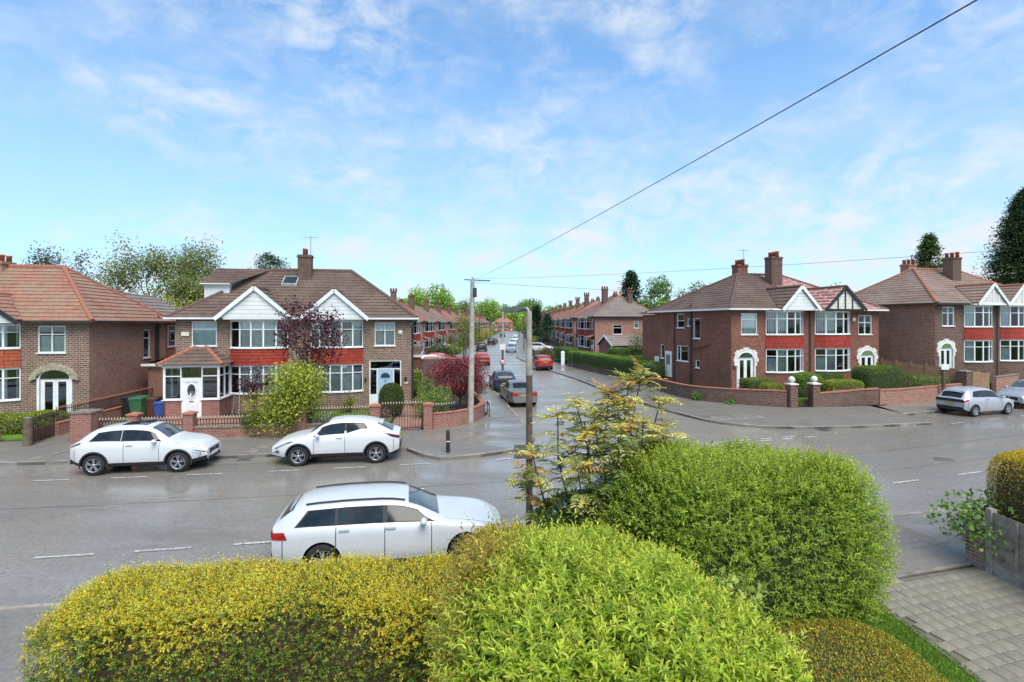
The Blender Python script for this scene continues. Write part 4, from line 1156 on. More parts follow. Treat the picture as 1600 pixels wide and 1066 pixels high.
protoL = protoR = None
def place_row(side):
    y = 64.0 if side < 0 else 80.6
    protos = []
    for i in range(13):
        if side < 0:
            y0 = 64.3 + i * 15.4; yc = y0 + 6.2
            d = sdir(yc); xk = KL(y0) - 7.3
            ang = math.atan2(d.y, d.x); loc = (xk, y0, .1)
        else:
            y0 = 68.0 + i * 15.2; yc = y0 + 6.2
            d = sdir(yc); xk = KR(y0) + 9.1
            far = Vector((xk, y0)) + d * 12.4
            ang = math.atan2(-d.y, -d.x); loc = (far.x, far.y, .65)
        lab = ['%s pair of houses up the side street on its %s side' % (ORD[i], 'left' if side < 0 else 'right')][0]
        grp = 'houses along the side street'
        if i < 3:
            H = row_house(lab, loc, ang, False, i + (0 if side < 0 else 1) , grp); protos.append(H)
        else:
            H = copy_tree(protos[i % 3]); H.location = loc; H.rotation_euler = (0, 0, ang); H['label'] = lab
    return protos
PL = place_row(-1); PRr = place_row(1)
ends = row_house('orange-roofed pair closing the street end, leftmost of five', (-44, 343, .3), 0, False, 3, 'orange-roofed houses closing the street')
for k in range(1, 5):
    H = copy_tree(ends); H.location = (-44 + 16.2 * k, 343 + 1.2 * k, .3)
    H['label'] = 'orange-roofed pair closing the street end, %s from the left of five' % ORD[k]

# ------------------------------------------------------------------ plants
def wob(P, scale, seed):
    r = np.random.default_rng(seed); out = np.zeros(len(P))
    for k in range(7):
        v = r.normal(size=3); v /= np.linalg.norm(v)
        out += np.sin(P @ v * scale * r.uniform(.7, 1.5) + r.uniform(0, 6.28))
    return out / 3.2

def unit(a): return a / np.maximum(np.linalg.norm(a, axis=1, keepdims=True), 1e-9)

def leaf_mesh(name, P, D, N, L, W, Cc, mat='leaf_soft', fine=False, curl=.15):
    """P base points, D leaf axes, N leaf normals, L/W sizes, Cc colours: one small folded blade each"""
    n = len(P); D = unit(D); S = unit(np.cross(D, N)); N = np.cross(S, D)
    L = np.broadcast_to(np.asarray(L, float), (n,))[:, None]; W = np.broadcast_to(np.asarray(W, float), (n,))[:, None]
    if fine:
        V = np.stack([P, P + D * L * .32 - S * W * .45 + N * W * .18, P + D * L * .68 - S * W * .38 + N * (W * .16 - L * curl * .4),
                      P + D * L - N * L * curl, P + D * L * .68 + S * W * .38 + N * (W * .16 - L * curl * .4), P + D * L * .32 + S * W * .45 + N * W * .18], 1)
        F = np.array([[0, 3, 2, 1], [0, 5, 4, 3]]); nv = 6
    else:
        V = np.stack([P, P + D * L * .5 - S * W * .5 + N * W * .15, P + D * L - N * L * curl, P + D * L * .5 + S * W * .5 + N * W * .15], 1)
        F = np.array([[0, 2, 1], [0, 3, 2]]); nv = 4
    k = F.shape[1]
    idx = (np.arange(n)[:, None, None] * nv + F[None]).reshape(-1, k)
    me = bpy.data.meshes.new(name)
    me.vertices.add(n * nv); me.vertices.foreach_set('co', V.astype(np.float32).ravel())
    me.loops.add(idx.size); me.loops.foreach_set('vertex_index', idx.astype(np.int32).ravel())
    me.polygons.add(len(idx)); me.polygons.foreach_set('loop_start', (np.arange(len(idx)) * k).astype(np.int32))
    me.polygons.foreach_set('loop_total', np.full(len(idx), k, np.int32))
    a = me.attributes.new('tone', 'FLOAT_COLOR', 'POINT')
    cc = np.concatenate([np.repeat(Cc, nv, 0), np.ones((n * nv, 1))], 1)
    a.data.foreach_set('color', cc.astype(np.float32).ravel())
    me.materials.append(M(mat)); me.update(calc_edges=True)
    return me

def palette(rng, n, cols, wts=None, jit=.22):
    c = np.array([C(h)[:3] for h in cols]); i = rng.choice(len(cols), n, p=None if wts is None else np.array(wts) / sum(wts))
    return np.clip(c[i] * (1 + rng.normal(0, jit, (n, 1))), .002, .9)

def box_surface(rng, n, h, p=5.0, bottom=False):
    """points and normals on a rounded block of half sizes h"""
    h = np.array(h, float)
    ar = np.array([h[1] * h[2], h[0] * h[2], h[0] * h[1]])
    ax = rng.choice(3, n, p=ar / ar.sum()); sg = rng.choice([-1, 1], n)
    if not bottom: sg = np.where(ax == 2, 1, sg)
    Q = rng.uniform(-1, 1, (n, 3)); Q[np.arange(n), ax] = sg
    r = (np.abs(Q) ** p).sum(1) ** (-1 / p)
    Q = Q * r[:, None]
    N = unit(np.sign(Q) * np.abs(Q) ** (p - 1) / h)
    return Q * h, N

def core_mesh(name, h, p, seed, amp, scale, shrink, mat, parent, zoff=0):  # solid blob added inside the leaves to stop see-through; no branches modelled
    import bmesh
    bm = bmesh.new(); bmesh.ops.create_icosphere(bm, subdivisions=4, radius=1)
    Q = np.array([v.co for v in bm.verts])
    Q *= ((np.abs(Q) ** p).sum(1) ** (-1 / p))[:, None]
    P = Q * np.array(h)
    P = P + unit(Q) * (wob(P, scale, seed) * amp)[:, None]
    P *= shrink
    for v, q in zip(bm.verts, P): v.co = q
    me = bpy.data.meshes.new(name); bm.to_mesh(me); bm.free(); me.materials.append(M(mat))
    for po in me.polygons: po.use_smooth = True
    return link(name, me, parent)

def hedge(name, label, cat, c, h, ang, n, leaf, cols, wts=None, top=None, p=6.0, amp=.06, scale=2.5, seed=1, mat='leaf_soft', up=.5, shrink=.88, core='twig', jit=.25, depth=.10,
          group=None, lw=.5, fine=False, topz=.55, bare=None, slope=0.0):
    rng = np.random.default_rng(seed)
    P, N = box_surface(rng, n, h, p)
    P = P + N * (wob(P, scale, seed) * amp)[:, None] - N * (rng.uniform(0, 1, n) ** 1.6 * depth)[:, None]
    P[:, 2] += slope * P[:, 0]
    col = palette(rng, n, cols, wts, jit)
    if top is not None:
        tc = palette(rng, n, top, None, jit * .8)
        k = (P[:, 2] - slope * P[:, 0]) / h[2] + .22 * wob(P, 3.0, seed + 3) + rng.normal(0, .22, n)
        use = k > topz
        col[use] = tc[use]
    if bare is not None:
        keep = wob(P, bare[1], seed + 9) + (P[:, 2] / h[2]) * bare[2] > bare[0] + rng.normal(0, .3, n)
        P, N, col = P[keep], N[keep], col[keep]; n = len(P)
    D = unit(N * .7 + rng.normal(0, .75, (n, 3)) + np.array([0, 0, up]))
    Nn = unit(N + rng.normal(0, .5, (n, 3)) + np.array([0, 0, .5]))
    s = leaf * rng.uniform(.6, 1.35, n)
    me = leaf_mesh(name, P, D, Nn, s, s * lw, col, mat, fine)
    o = link(name, me); o.location = (c[0], c[1], c[2]); o.rotation_euler = (0, 0, ang)
    tag(o, label, cat, group)
    if core: core_mesh('branches', h, p, seed, amp, scale, shrink, core, o)
    return o

def shoots(rng, P, A, L, nl, leafL, lw, spread, cols, wts, jit, tipcols=None):
    """leafy shoots: leaves whorled round an axis A from P"""
    n = len(P); A = unit(A)
    R1 = unit(np.cross(A, rng.normal(size=(n, 3)))); R2 = np.cross(A, R1)
    out = [[], [], [], [], []]
    base = palette(rng, n, cols, wts, jit)
    tips = palette(rng, n, tipcols or cols, None if tipcols else wts, jit)
    for k in range(nl):
        t = k / max(nl - 1, 1); a = k * 2.4 + rng.uniform(0, 6.28, n) * .25
        rad = R1 * np.cos(a)[:, None] + R2 * np.sin(a)[:, None]
        sp = spread * (1.15 - .75 * t)
        D = unit(A * (1 - sp * .6) + rad * sp + rng.normal(0, .12, (n, 3)))
        Nn = unit(A * .9 - rad * .3 + np.array([0, 0, .4]) + rng.normal(0, .15, (n, 3)))
        s = leafL * (1 - .42 * t) * rng.uniform(.7, 1.25, n)
        w = (t ** 1.3)
        out[0].append(P + A * (L * t)[:, None]); out[1].append(D); out[2].append(Nn); out[3].append(s)
        out[4].append(base * (1 - w) + tips * w)
    return [np.concatenate(x) for x in out]

def shoot_bush(name, label, cat, c, h, ang, n, leaf, cols, wts, tips, p=3.0, amp=.12, scale=2.0, seed=1, nl=8, length=.14, lw=.32, up=.45, shrink=.86, mat='leaf_gloss', patch=None, core='twig', group=None, slope=0.0):
    rng = np.random.default_rng(seed)
    P, N = box_surface(rng, n, h, p)
    w = wob(P, scale, seed)
    P = P + N * (w * amp + wob(P, 5.5, seed + 2) * amp * .45)[:, None] - N * (rng.uniform(0, 1, n) ** 1.6 * .26)[:, None]
    P[:, 2] += slope * P[:, 0]
    A = unit(N * .75 + rng.normal(0, .38, (n, 3)) + np.array([0, 0, up]))
    L = length * rng.uniform(.6, 1.5, n)
    k_ = rng.random(n) < .035; L = np.where(k_ & (N[:, 2] > -.1), L * rng.uniform(1.8, 3.2, n), L)
    a, b, cN, s, col = shoots(rng, P, A, L, nl, leaf, lw, .85, cols, wts, .2, tips)
    s = s * np.tile(rng.uniform(.7, 1.3, n), nl)
    if patch:
        k = wob(a, patch[1], seed + 5) + a @ np.array(patch[3] if len(patch) > 3 else (0, 0, 0)) > patch[2] + rng.normal(0, .25, len(a))
        pc = palette(rng, len(a), patch[0], None, .2); col[k] = pc[k]
    me = leaf_mesh(name, a, b, cN, s, s * lw, col, mat, True, .22)
    o = link(name, me); o.location = c; o.rotation_euler = (0, 0, ang); tag(o, label, cat, group)
    ni = n * 3; Pi, Ni = box_surface(rng, ni, h, p)
    Pi = Pi + Ni * (wob(Pi, scale, seed) * amp - .14 - rng.uniform(0, 1, ni) * .22)[:, None]; Pi[:, 2] += slope * Pi[:, 0]
    si = leaf * rng.uniform(.8, 1.4, ni)
    link('inner_foliage', leaf_mesh('inner_foliage', Pi, unit(Ni * .4 + rng.normal(0, .8, (ni, 3))), unit(Ni + rng.normal(0, .5, (ni, 3))), si, si * .5, palette(rng, ni, cols, wts, .22), mat), o)
    co = core_mesh('branches', h, p, seed, amp, scale, shrink - .07, core, o)
    for v in co.data.vertices: v.co.z += slope * v.co.x
    return o

def branch_tubes(mb, rng, p, d, L, r, depth, tips, spread=.55, seg=4, up=.15, ratio=.72):
    pts = [p.copy()]; rad = [r]; q = p.copy(); dd = d.copy()
    for i in range(seg):
        dd = (dd + Vector(rng.normal(0, .13, 3)) + Vector((0, 0, up * .3))).normalized()
        q = q + dd * (L / seg); pts.append(q.copy()); rad.append(r * (1 - .45 * (i + 1) / seg))
    mb.tube(pts, rad, 6 if r > .04 else 4, caps=False)
    tips.append((q.copy(), depth))
    if depth == 0: return
    for k in range(rng.integers(2, 4)):
        a = Vector(rng.normal(0, 1, 3)); a = (a - dd * a.dot(dd)).normalized()
        nd_ = (dd + a * spread * rng.uniform(.7, 1.4) + Vector((0, 0, up))).normalized()
        st = pts[-1] if k == 0 else pts[-2 if rng.random() < .5 else -1]
        branch_tubes(mb, rng, st, nd_, L * ratio * rng.uniform(.8, 1.15), rad[-1] * .8, depth - 1, tips, spread, max(2, seg - 1), up, ratio)

def tree(name, label, loc, height, spread, n, leaf, cols, wts=None, seed=1, trunk=.25, crown_base=.35, clumps=26, clump_r=.22, jit=.25, cat='tree', group=None, flat=1.0, open_=False, lw=.7, squash=1.0, bark='bark', topcols=None):
    rng = np.random.default_rng(seed)
    T = empty(name, loc); tag(T, label, cat, group)
    mb = MB(); tips = []
    th = height * crown_base
    lean = Vector((rng.normal(0, .02), rng.normal(0, .02), 1))
    mb.tube([(0, 0, -.1), tuple(lean * th * .5), tuple(lean * th)], [trunk * 1.25, trunk, trunk * .85], 9)
    cz = (height + th) / 2; hz = (height - th) / 2
    if open_:
        for k in range(5):
            a = 2 * math.pi * k / 5 + rng.uniform(-.4, .4)
            d = Vector((math.cos(a) * .75, math.sin(a) * .75, 1)).normalized()
            branch_tubes(mb, rng, lean * (th * rng.uniform(.8, 1)), d, height * .26, trunk * .55, 3, tips, .6, 4, .12, .74)
        cen = np.array([t[0] for t in tips if t[1] <= 1]); cr = np.full(len(cen), clump_r * spread)
    else:
        u = unit(rng.normal(size=(clumps, 3))) * (rng.uniform(.15, 1, (clumps, 1)) ** .42)
        u[:, 2] = np.where(u[:, 2] < -.75, -.5, u[:, 2])
        cr = spread * clump_r * rng.uniform(.7, 1.35, clumps)
        cen = u * np.array([spread - clump_r * spread * .8, spread - clump_r * spread * .8, hz * .86]) * np.where(u[:, 2:3] > 0, 1, .92) + np.array([0, 0, cz])
        for q in cen[::2]:
            s = lean * (th * rng.uniform(.75, 1.1)); m_ = (s + Vector(q)) / 2 + Vector(rng.normal(0, .08 * spread, 3))
            mb.tube([s, m_, Vector(q)], [trunk * .45, trunk * .28, trunk * .08], 5, caps=False)
    mb.build('trunk', bark, T)
    wt_ = cr ** 2; i = rng.choice(len(cen), n, p=wt_ / wt_.sum())
    dirs = unit(rng.normal(size=(n, 3))); rr = rng.uniform(.25 if open_ else .55, 1.08, n)
    P = cen[i] + dirs * (rr * cr[i])[:, None] * np.array([1, 1, squash])
    N = unit(dirs + np.array([0, 0, .5]) + rng.normal(0, .4, (n, 3))); D = unit(dirs * .4 + rng.normal(0, .8, (n, 3)) - np.array([0, 0, .15]))
    tone = rng.normal(1, .14, len(cen))[i][:, None]
    col = np.clip(palette(rng, n, cols, wts, jit) * tone, .004, .9)
    s = leaf * rng.uniform(.6, 1.4, n)
    link('crown', leaf_mesh('crown', P, D, N, s, s * lw, col), T)
    return T

def conifer(name, label, loc, height, rad, n, leaf, cols, seed=1, shape=1.0, cat='tree', group=None, base=.05, ragged=.2, droop=.35):
    rng = np.random.default_rng(seed)
    T = empty(name, loc); tag(T, label, cat, group)
    mb = MB(); mb.tube([(0, 0, -.1), (0, 0, height * .5), (0, 0, height * .97)], [rad * .1, rad * .07, .02], 7)
    nb = max(60, n // 45)
    t = rng.uniform(base, 1, nb) ** .85; a = rng.uniform(0, 6.283, nb)
    prof = rad * (1 - t) ** shape * (1 + rng.normal(0, ragged, nb)) * np.minimum(1, (t - base + .06) / .12 + .55)
    tip = np.stack([np.cos(a) * prof, np.sin(a) * prof, t * height - droop * prof * .6 + .12 * height * (1 - t) * .3], 1)
    root = np.stack([0 * t, 0 * t, t * height], 1)
    for k in range(0, nb, 2): mb.tube([root[k], (root[k] + tip[k]) / 2 + np.array([0, 0, .04 * rad]), tip[k]], [rad * .02, rad * .014, .006], 4, caps=False)
    mb.build('trunk', 'bark', T)
    i = rng.integers(0, nb, n); f = rng.uniform(.25, 1, n) ** .6
    P = root[i] + (tip[i] - root[i]) * f[:, None] + rng.normal(0, 1, (n, 3)) * (leaf * .9 + .10 * prof[i])[:, None] * np.array([1, 1, .7])
    out = unit(tip[i] - root[i])
    D = unit(out + rng.normal(0, .5, (n, 3)) + np.array([0, 0, .1])); N = unit(np.array([0, 0, 1.]) + rng.normal(0, .5, (n, 3)) + out * .4)
    tone = rng.normal(1, .18, nb)[i][:, None]
    col = np.clip(palette(rng, n, cols, None, .2) * tone, .003, .8)
    s = leaf * rng.uniform(.6, 1.5, n)
    link('crown', leaf_mesh('crown', P, D, N, s, s * .55, col), T)
    return T

def shrub(name, label, c, r, h, n, leaf, cols, wts=None, seed=1, cat='shrub', group=None, clumps=12, jit=.25, lw=.6, top=None, mat='leaf_soft', stems=True):
    """loose garden shrub: stems and leafy clumps from the ground up"""
    rng = np.random.default_rng(seed)
    T = empty(name, c); tag(T, label, cat, group)
    u = unit(rng.normal(size=(clumps, 3))); u[:, 2] = np.abs(u[:, 2])
    cen = u * rng.uniform(.3, .8, (clumps, 1)) * np.array([r, r, h * .8]) + np.array([0, 0, h * .12]); cr = min(r, h) * rng.uniform(.28, .5, clumps)
    cen = np.concatenate([cen, [[0, 0, h * .3]]]); cr = np.append(cr, min(r, h) * .55)
    mb = MB()
    for q in cen: mb.tube([(rng.normal(0, .06), rng.normal(0, .06), -.05), tuple(q * .5 + rng.normal(0, .04, 3)), tuple(q)], [.025, .018, .008], 5, caps=False)
    mb.build('stems', 'twig_brown', T)
    i = rng.choice(len(cen), n, p=cr ** 2 / (cr ** 2).sum())
    d = unit(rng.normal(size=(n, 3))); P = cen[i] + d * (cr[i] * rng.uniform(.5, 1.1, n))[:, None]; P[:, 2] = np.maximum(P[:, 2], .02)
    col = palette(rng, n, cols, wts, jit)
    if top is not None:
        tc = palette(rng, n, top, None, .15); k = (P[:, 2] / h + rng.normal(0, .2, n) > .62); col[k] = tc[k]
    D = unit(d * .6 + rng.normal(0, .7, (n, 3)) + np.array([0, 0, .35])); N = unit(d + rng.normal(0, .4, (n, 3)) + np.array([0, 0, .5]))
    s = leaf * rng.uniform(.6, 1.4, n)
    link('foliage', leaf_mesh('foliage', P, D, N, s, s * lw, col, mat), T)
    return T

# ------------------------------------------------------------------ vehicles
def smooth_prof(pts, xs, L, k=.022):
    fx = np.linspace(-.15, 1.15, 521)
    y = np.interp(fx, [p[0] for p in pts], [p[1] for p in pts])
    g = np.exp(-.5 * (np.arange(-26, 27) * (1.3 / 520) / k) ** 2); g /= g.sum()
    ys = np.convolve(np.pad(y, 26, mode='edge'), g, 'valid')
    return np.interp(np.asarray(xs), fx, ys)

class Shell:
    """body surface: stations along the length, a ring of section points at each"""
    def __init__(s, sp):
        s.sp = sp; s.L, s.W = sp['L'], sp['W']
        s.f = np.linspace(0, 1, 97)
        s.top = smooth_prof(sp['top'], s.f, s.L, sp.get('k', .016)); s.belt = smooth_prof(sp['belt'], s.f, s.L); s.bot = smooth_prof(sp['bot'], s.f, s.L); s.wid = smooth_prof(sp['wid'], s.f, s.L, .02)
        s.R = np.array([s.ring(i) for i in range(97)])
    def ring(s, i):
        w = s.W / 2 * s.wid[i]; zt = s.top[i]; zs = min(s.belt[i], zt - .05); zb = s.bot[i]
        wr = s.W / 2 * s.sp.get('roofw', .70) * min(1, .25 + .75 * s.wid[i]) 
        g = float(np.clip((zt - zs - .06) / .30, 0, 1)); g = g * g * (3 - 2 * g)
        l = lambda a, b: (a[0] * (1 - g) + b[0] * g, a[1] * (1 - g) + b[1] * g)
        hgt = zs - zb
        fl = s.sp.get('flare', 0.0)
        return [(0, zb), (.76 * w, zb), (.94 * w, zb + .05), (.985 * w, zb + .16), (1.0 * w, zb + .5 * hgt), (.992 * w, zb + .78 * hgt), (.965 * w, zs - .02),
                l((.93 * w, zs + .25 * (zt - zs)), (.925 * w, zs + .025)),
                l((.84 * w, zs + .72 * (zt - zs)), (wr + .035, zt - .105)),
                l((.70 * w, zt - .018), (wr - .03, zt - .05)),
                l((.42 * w, zt - .006), (wr * .62, zt - .012)), (0, zt)]
    def S(s, f, v, side=1):
        fi = np.clip(f, 0, 1) * 96; i = int(min(95, math.floor(fi))); t = fi - i
        v = min(max(v, 0), 11); j = int(min(10, math.floor(v))); u = v - j
        a = s.R[i, j] * (1 - u) + s.R[i, j + 1] * u; b = s.R[i + 1, j] * (1 - u) + s.R[i + 1, j + 1] * u
        q = a * (1 - t) + b * t
        return Vector((f * s.L, -q[0] * side, q[1]))
    def nrm(s, f, v, side=1):
        e = .008
        a = s.S(min(f + e, 1), v, side) - s.S(max(f - e, 0), v, side); b = s.S(f, min(v + .12, 11), side) - s.S(f, max(v - .12, 0), side)
        n = a.cross(b) * side
        return n.normalized() if n.length > 1e-9 else Z
    def body(s, mats, N=64, cl=()):
        fs = np.linspace(0, 1, N + 1); n = 12
        mb = MB(); V = []
        for f in fs:
            ring = [s.S(f, v, 1) for v in range(n)] + [s.S(f, v, -1) for v in range(n - 2, 0, -1)]
            V += ring
        m = 2 * n - 2; mb.v = [tuple(p) for p in V]
        for i in range(N):
            for k in range(m):
                a, b = k, (k + 1) % m
                kk = min(k, m - 1 - k); mat = 0
                if kk <= 1: mat = 1
                fm = (fs[i] + fs[i + 1]) / 2
                for (f0, f1, kmax) in cl:
                    if f0 <= fm <= f1 and kk < kmax: mat = 1
                mb.f.append([i * m + a, i * m + b, (i + 1) * m + b, (i + 1) * m + a][::-1]); mb.m.append(mat); mb.sm.append(True)
        mb.f.append(list(range(m))); mb.m.append(0); mb.sm.append(True)
        mb.f.append(list(range(N * m, N * m + m))[::-1]); mb.m.append(0); mb.sm.append(True)
        return mb
    def patch(s, q, side, off=.006, nu=8, nv=5, mb=None):
        """q: (f,v) corners bottom-rear, bottom-front, top-front, top-rear"""
        mb = mb or MB(); V = []
        for j in range(nv + 1):
            for i in range(nu + 1):
                a, b = i / nu, j / nv
                f = (q[0][0] * (1 - a) + q[1][0] * a) * (1 - b) + (q[3][0] * (1 - a) + q[2][0] * a) * b
                v = (q[0][1] * (1 - a) + q[1][1] * a) * (1 - b) + (q[3][1] * (1 - a) + q[2][1] * a) * b
                V.append(s.S(f, v, side) + s.nrm(f, v, side) * off)
        F = [(j * (nu + 1) + i, j * (nu + 1) + i + 1, (j + 1) * (nu + 1) + i + 1, (j + 1) * (nu + 1) + i) for j in range(nv) for i in range(nu)]
        mb.add(V, F if side > 0 else [f[::-1] for f in F], 0, True)
        return mb
    def screen(s, f0, f1, v0, off=.006, nu=10, nv=8):
        """glass across the car between stations f0..f1"""
        mb = MB(); V = []
        for j in range(nv + 1):
            f = f0 + (f1 - f0) * j / nv
            for i in range(nu + 1):
                a = -1 + 2 * i / nu; v = v0 + (11 - v0) * (1 - abs(a)); sd = 1 if a <= 0 else -1
                nn = s.nrm(f, min(v, 10.7), sd)
                V.append(s.S(f, v, sd) + nn * off)
        F = [(j * (nu + 1) + i, j * (nu + 1) + i + 1, (j + 1) * (nu + 1) + i + 1, (j + 1) * (nu + 1) + i) for j in range(nv) for i in range(nu)]
        mb.add(V, F, 0, True); return mb

def wheel_parts(root, x, y, r, side, w=.2, spokes=5, dark=False, twin=True):
    t = MB()
    rr = r * .68
    t.lathe([(rr, -.5 * w), (r * .93, -.5 * w), (r, -.36 * w), (r, .36 * w), (r * .93, .5 * w), (rr, .5 * w), (rr * .97, .3 * w), (rr * .97, -.3 * w), (rr, -.5 * w)], (0, 0, 0), 28, axis='Y')
    T = t.build('wheel', 'tyre', root); T.location = (x, y, r)
    m = MB(); o = -side * .5 * w
    sg = -side
    m.lathe([(rr * .99, sg * .30 * w), (rr * 1.0, sg * .47 * w), (rr * .93, sg * .47 * w), (rr * .88, sg * .34 * w), (rr * .86, sg * .1 * w)], (0, 0, 0), 28, axis='Y')
    for k in range(spokes):
        for q in ((-.16, .16) if twin else (0,)):
            a = 2 * math.pi * k / spokes + .3
            p0 = Vector((math.cos(a + q * .6) * rr * .18, sg * .36 * w, math.sin(a + q * .6) * rr * .18)); p1 = Vector((math.cos(a + q) * rr * .92, sg * .42 * w, math.sin(a + q) * rr * .92))
            m.bar(p0, p1, .028 if twin else .05, .022, up=Vector((0, 1, 0)))
    m.lathe([(0, sg * .42 * w), (rr * .2, sg * .41 * w), (rr * .23, sg * .3 * w)], (0, 0, 0), 14, axis='Y')
    m.build('rim', 'rim', T)
    d = MB(); d.lathe([(0, sg * .12 * w), (rr * .9, sg * .12 * w), (rr * .9, sg * .05 * w)], (0, 0, 0), 20, axis='Y'); d.build('brake_disc', 'rim_dark', T)
    return T

CAR = {}
def make_car(key, sp, paint, label, cat='car', group=None, rimspk=5):
    sh = Shell(sp); L, W = sp['L'], sp['W']
    root = empty(sp.get('name', 'parked_car')); tag(root, label, cat, group)
    r = sp['r']; ax = (sp['rx'], sp['rx'] + sp['wb'])
    body = sh.body(['x'], cl=sp.get('clad', ()))
    bo = body.build('body', [paint, 'car_black'], root)
    # cut the wheel arches out of the shell
    cut = MB()
    for x in ax:
        for s in (-1, 1):
            N = 26; y0, y1 = s * (W / 2 - .26), s * (W / 2 + .2); ra = r * 1.15
            P = [(x + math.cos(2 * math.pi * k / N) * ra, y0, r + .01 + math.sin(2 * math.pi * k / N) * ra) for k in range(N)]
            cut.prism(P if s < 0 else P[::-1], (0, y1 - y0, 0), 0)
    co = cut.build('cutter', ['car_black'])
    md = bo.modifiers.new('b', 'BOOLEAN'); md.operation = 'DIFFERENCE'; md.object = co; md.solver = 'EXACT'
    try: md.material_mode = 'TRANSFER'
    except Exception: pass
    dg = bpy.context.evaluated_depsgraph_get()
    me = bpy.data.meshes.new_from_object(bo.evaluated_get(dg), depsgraph=dg)
    bo.modifiers.clear(); old = bo.data; bo.data = me; bpy.data.objects.remove(co); bpy.data.meshes.remove(old)
    me.set_sharp_from_angle(angle=math.radians(38))
    for x in ax:
        for s in (-1, 1): wheel_parts(root, x, -s * (W / 2 - .115), r, s, sp.get('tw', .21), rimspk, twin=sp.get('twin', True))
    if sp.get('arch'):
        for x in ax:
            for s in (-1, 1):
                m = MB(); N = 14; V = []
                for k in range(N + 1):
                    t = math.pi * (-.08 + 1.16 * k / N); 
                    for (q, yy) in ((1.14, .012), (1.30, .006)):
                        f = (x + math.cos(t) * r * q) / L; zz = r + .01 + math.sin(t) * r * q
                        w_ = sh.W / 2 * float(np.interp(f, sh.f, sh.wid))
                        V.append((x + math.cos(t) * r * q, -s * (w_ + yy), zz))
                F = [(2 * k, 2 * k + 1, 2 * k + 3, 2 * k + 2) for k in range(N)]
                m.add(V, F if s < 0 else [f[::-1] for f in F], 0, True); m.build('wheel_arch', 'car_black', root)
    for s in (1, -1):
        for q in sp['glass']:
            sh.patch(q, s, .013, 16, 6).build('side_window', 'car_glass', root)
        for q in sp.get('trim', ()): sh.patch(q, s, .008, 40, 6).build('window_trim', 'car_black', root)
        for q in sp.get('head', ()): sh.patch(q, s, .009).build('headlight', sp.get('headmat', 'lamp_clear'), root)
        for q in sp.get('tail', ()): sh.patch(q, s, .010).build('tail_light', sp.get('tailmat', 'tail_red'), root)
        for (f, v) in sp.get('handles', ()):
            p = sh.S(f, v, s); n = sh.nrm(f, v, s); m = MB(); m.bar(p + n * .02 + Vector((-.1, 0, 0)), p + n * .02 + Vector((.1, 0, 0)), .03, .035); m.build('door_handle', paint, root)
        for (f, v0, v1) in tuple(sp.get('seams', ())) + ((.952, 2.6, 4.9), (.045, 2.6, 4.9)):
            sh.patch([(f - .0017, v0), (f + .0017, v0), (f + .0017, v1), (f - .0017, v1)], s, .003, 1, 8).build('door_gap', 'car_black', root)
        b0 = sp['ws'][1] + .02
        sh.patch([(b0, 8.42), (.955, 7.6), (.955, 7.66), (b0, 8.47)], s, .003, 14, 1).build('bonnet_gap', 'car_black', root)
        f = sp['mirror']; p = sh.S(f, 7.0, s); m = MB()
        m.lathe([(0, -.11), (.06, -.10), (.09, -.02), (.085, .06), (.04, .10), (0, .11)], (0, 0, 0), 10, axis='Y')
        m.v = [(p.x + x * .8, p.y - s * .13 + y, p.z + .06 + z * .8) for (x, y, z) in m.v]
        m.bar(p + Vector((0, .02 * s, .02)), p + Vector((0, -.1 * s, .05)), .05, .03); m.build('mirror', sp.get('mirmat', paint), root)
        if sp.get('rails'):
            m = MB(); m.tube([sh.S(f, 9.15, s) + Vector((0, 0, .035)) for f in np.linspace(sp['rails'][0], sp['rails'][1], 9)], .018, 6); m.build('roof_rail', 'car_black', root)
        for q in sp.get('extra', ()): sh.patch(q[0], s, q[2] if len(q) > 2 else .006).build(q[3] if len(q) > 3 else 'bumper_trim', q[1], root)
    f0, f1 = sp['ws']; sh.screen(f0, f1, 9.12).build('windscreen', 'screen_glass', root)
    f0, f1 = sp['rw']; sh.screen(f0, f1, 9.2).build('rear_window', 'car_glass', root)
    # nose and tail
    zf = float(sh.top[-1]); zb0 = float(sh.bot[-1]); wf = W / 2 * float(sh.wid[-1])
    m = MB(); m.box(L - .012, L + .008, -wf * .62, wf * .62, zb0 + (zf - zb0) * .42, zf - .06); m.build('grille', 'car_black', root)
    m = MB(); m.box(L - .012, L + .012, -wf * .8, wf * .8, zb0 - .02, zb0 + .09); m.build('lower_grille', 'car_black', root)
    m = MB(); m.box(L - .01, L + .02, -.26, .26, zb0 + (zf - zb0) * .22, zb0 + (zf - zb0) * .22 + .11); m.build('number_plate', 'plate_white', root)
    m = MB(); m.lathe([(0, .02), (.045, .016), (.05, 0)], (L, 0, zf - .10), 12, axis='X'); m.build('badge', 'steel_grey', root)
    zr = sp.get('platez', .85); fr = 0.0
    zr0 = float(sh.top[0]); wr0 = W / 2 * float(sh.wid[0])
    m = MB(); m.box(-.022, .01, -.26, .26, min(zr, zr0 - .16), min(zr, zr0 - .16) + .11); m.build('number_plate', 'plate_yellow', root)
    m = MB(); m.box(-.03, .02, -wr0 * .92, wr0 * .92, float(sh.bot[0]) - .03, float(sh.bot[0]) + .14); m.build('rear_bumper', sp.get('rbump', 'car_black'), root)
    if sp.get('rearlamp'):
        z0, z1, win = sp['rearlamp']
        for s in (-1, 1):
            m = MB(); y0, y1 = sorted((s * wr0 * win, s * wr0 * .985)); m.box(-.018, .012, y0, y1, z0, z1); m.build('tail_light', sp.get('tailmat', 'tail_red'), root)
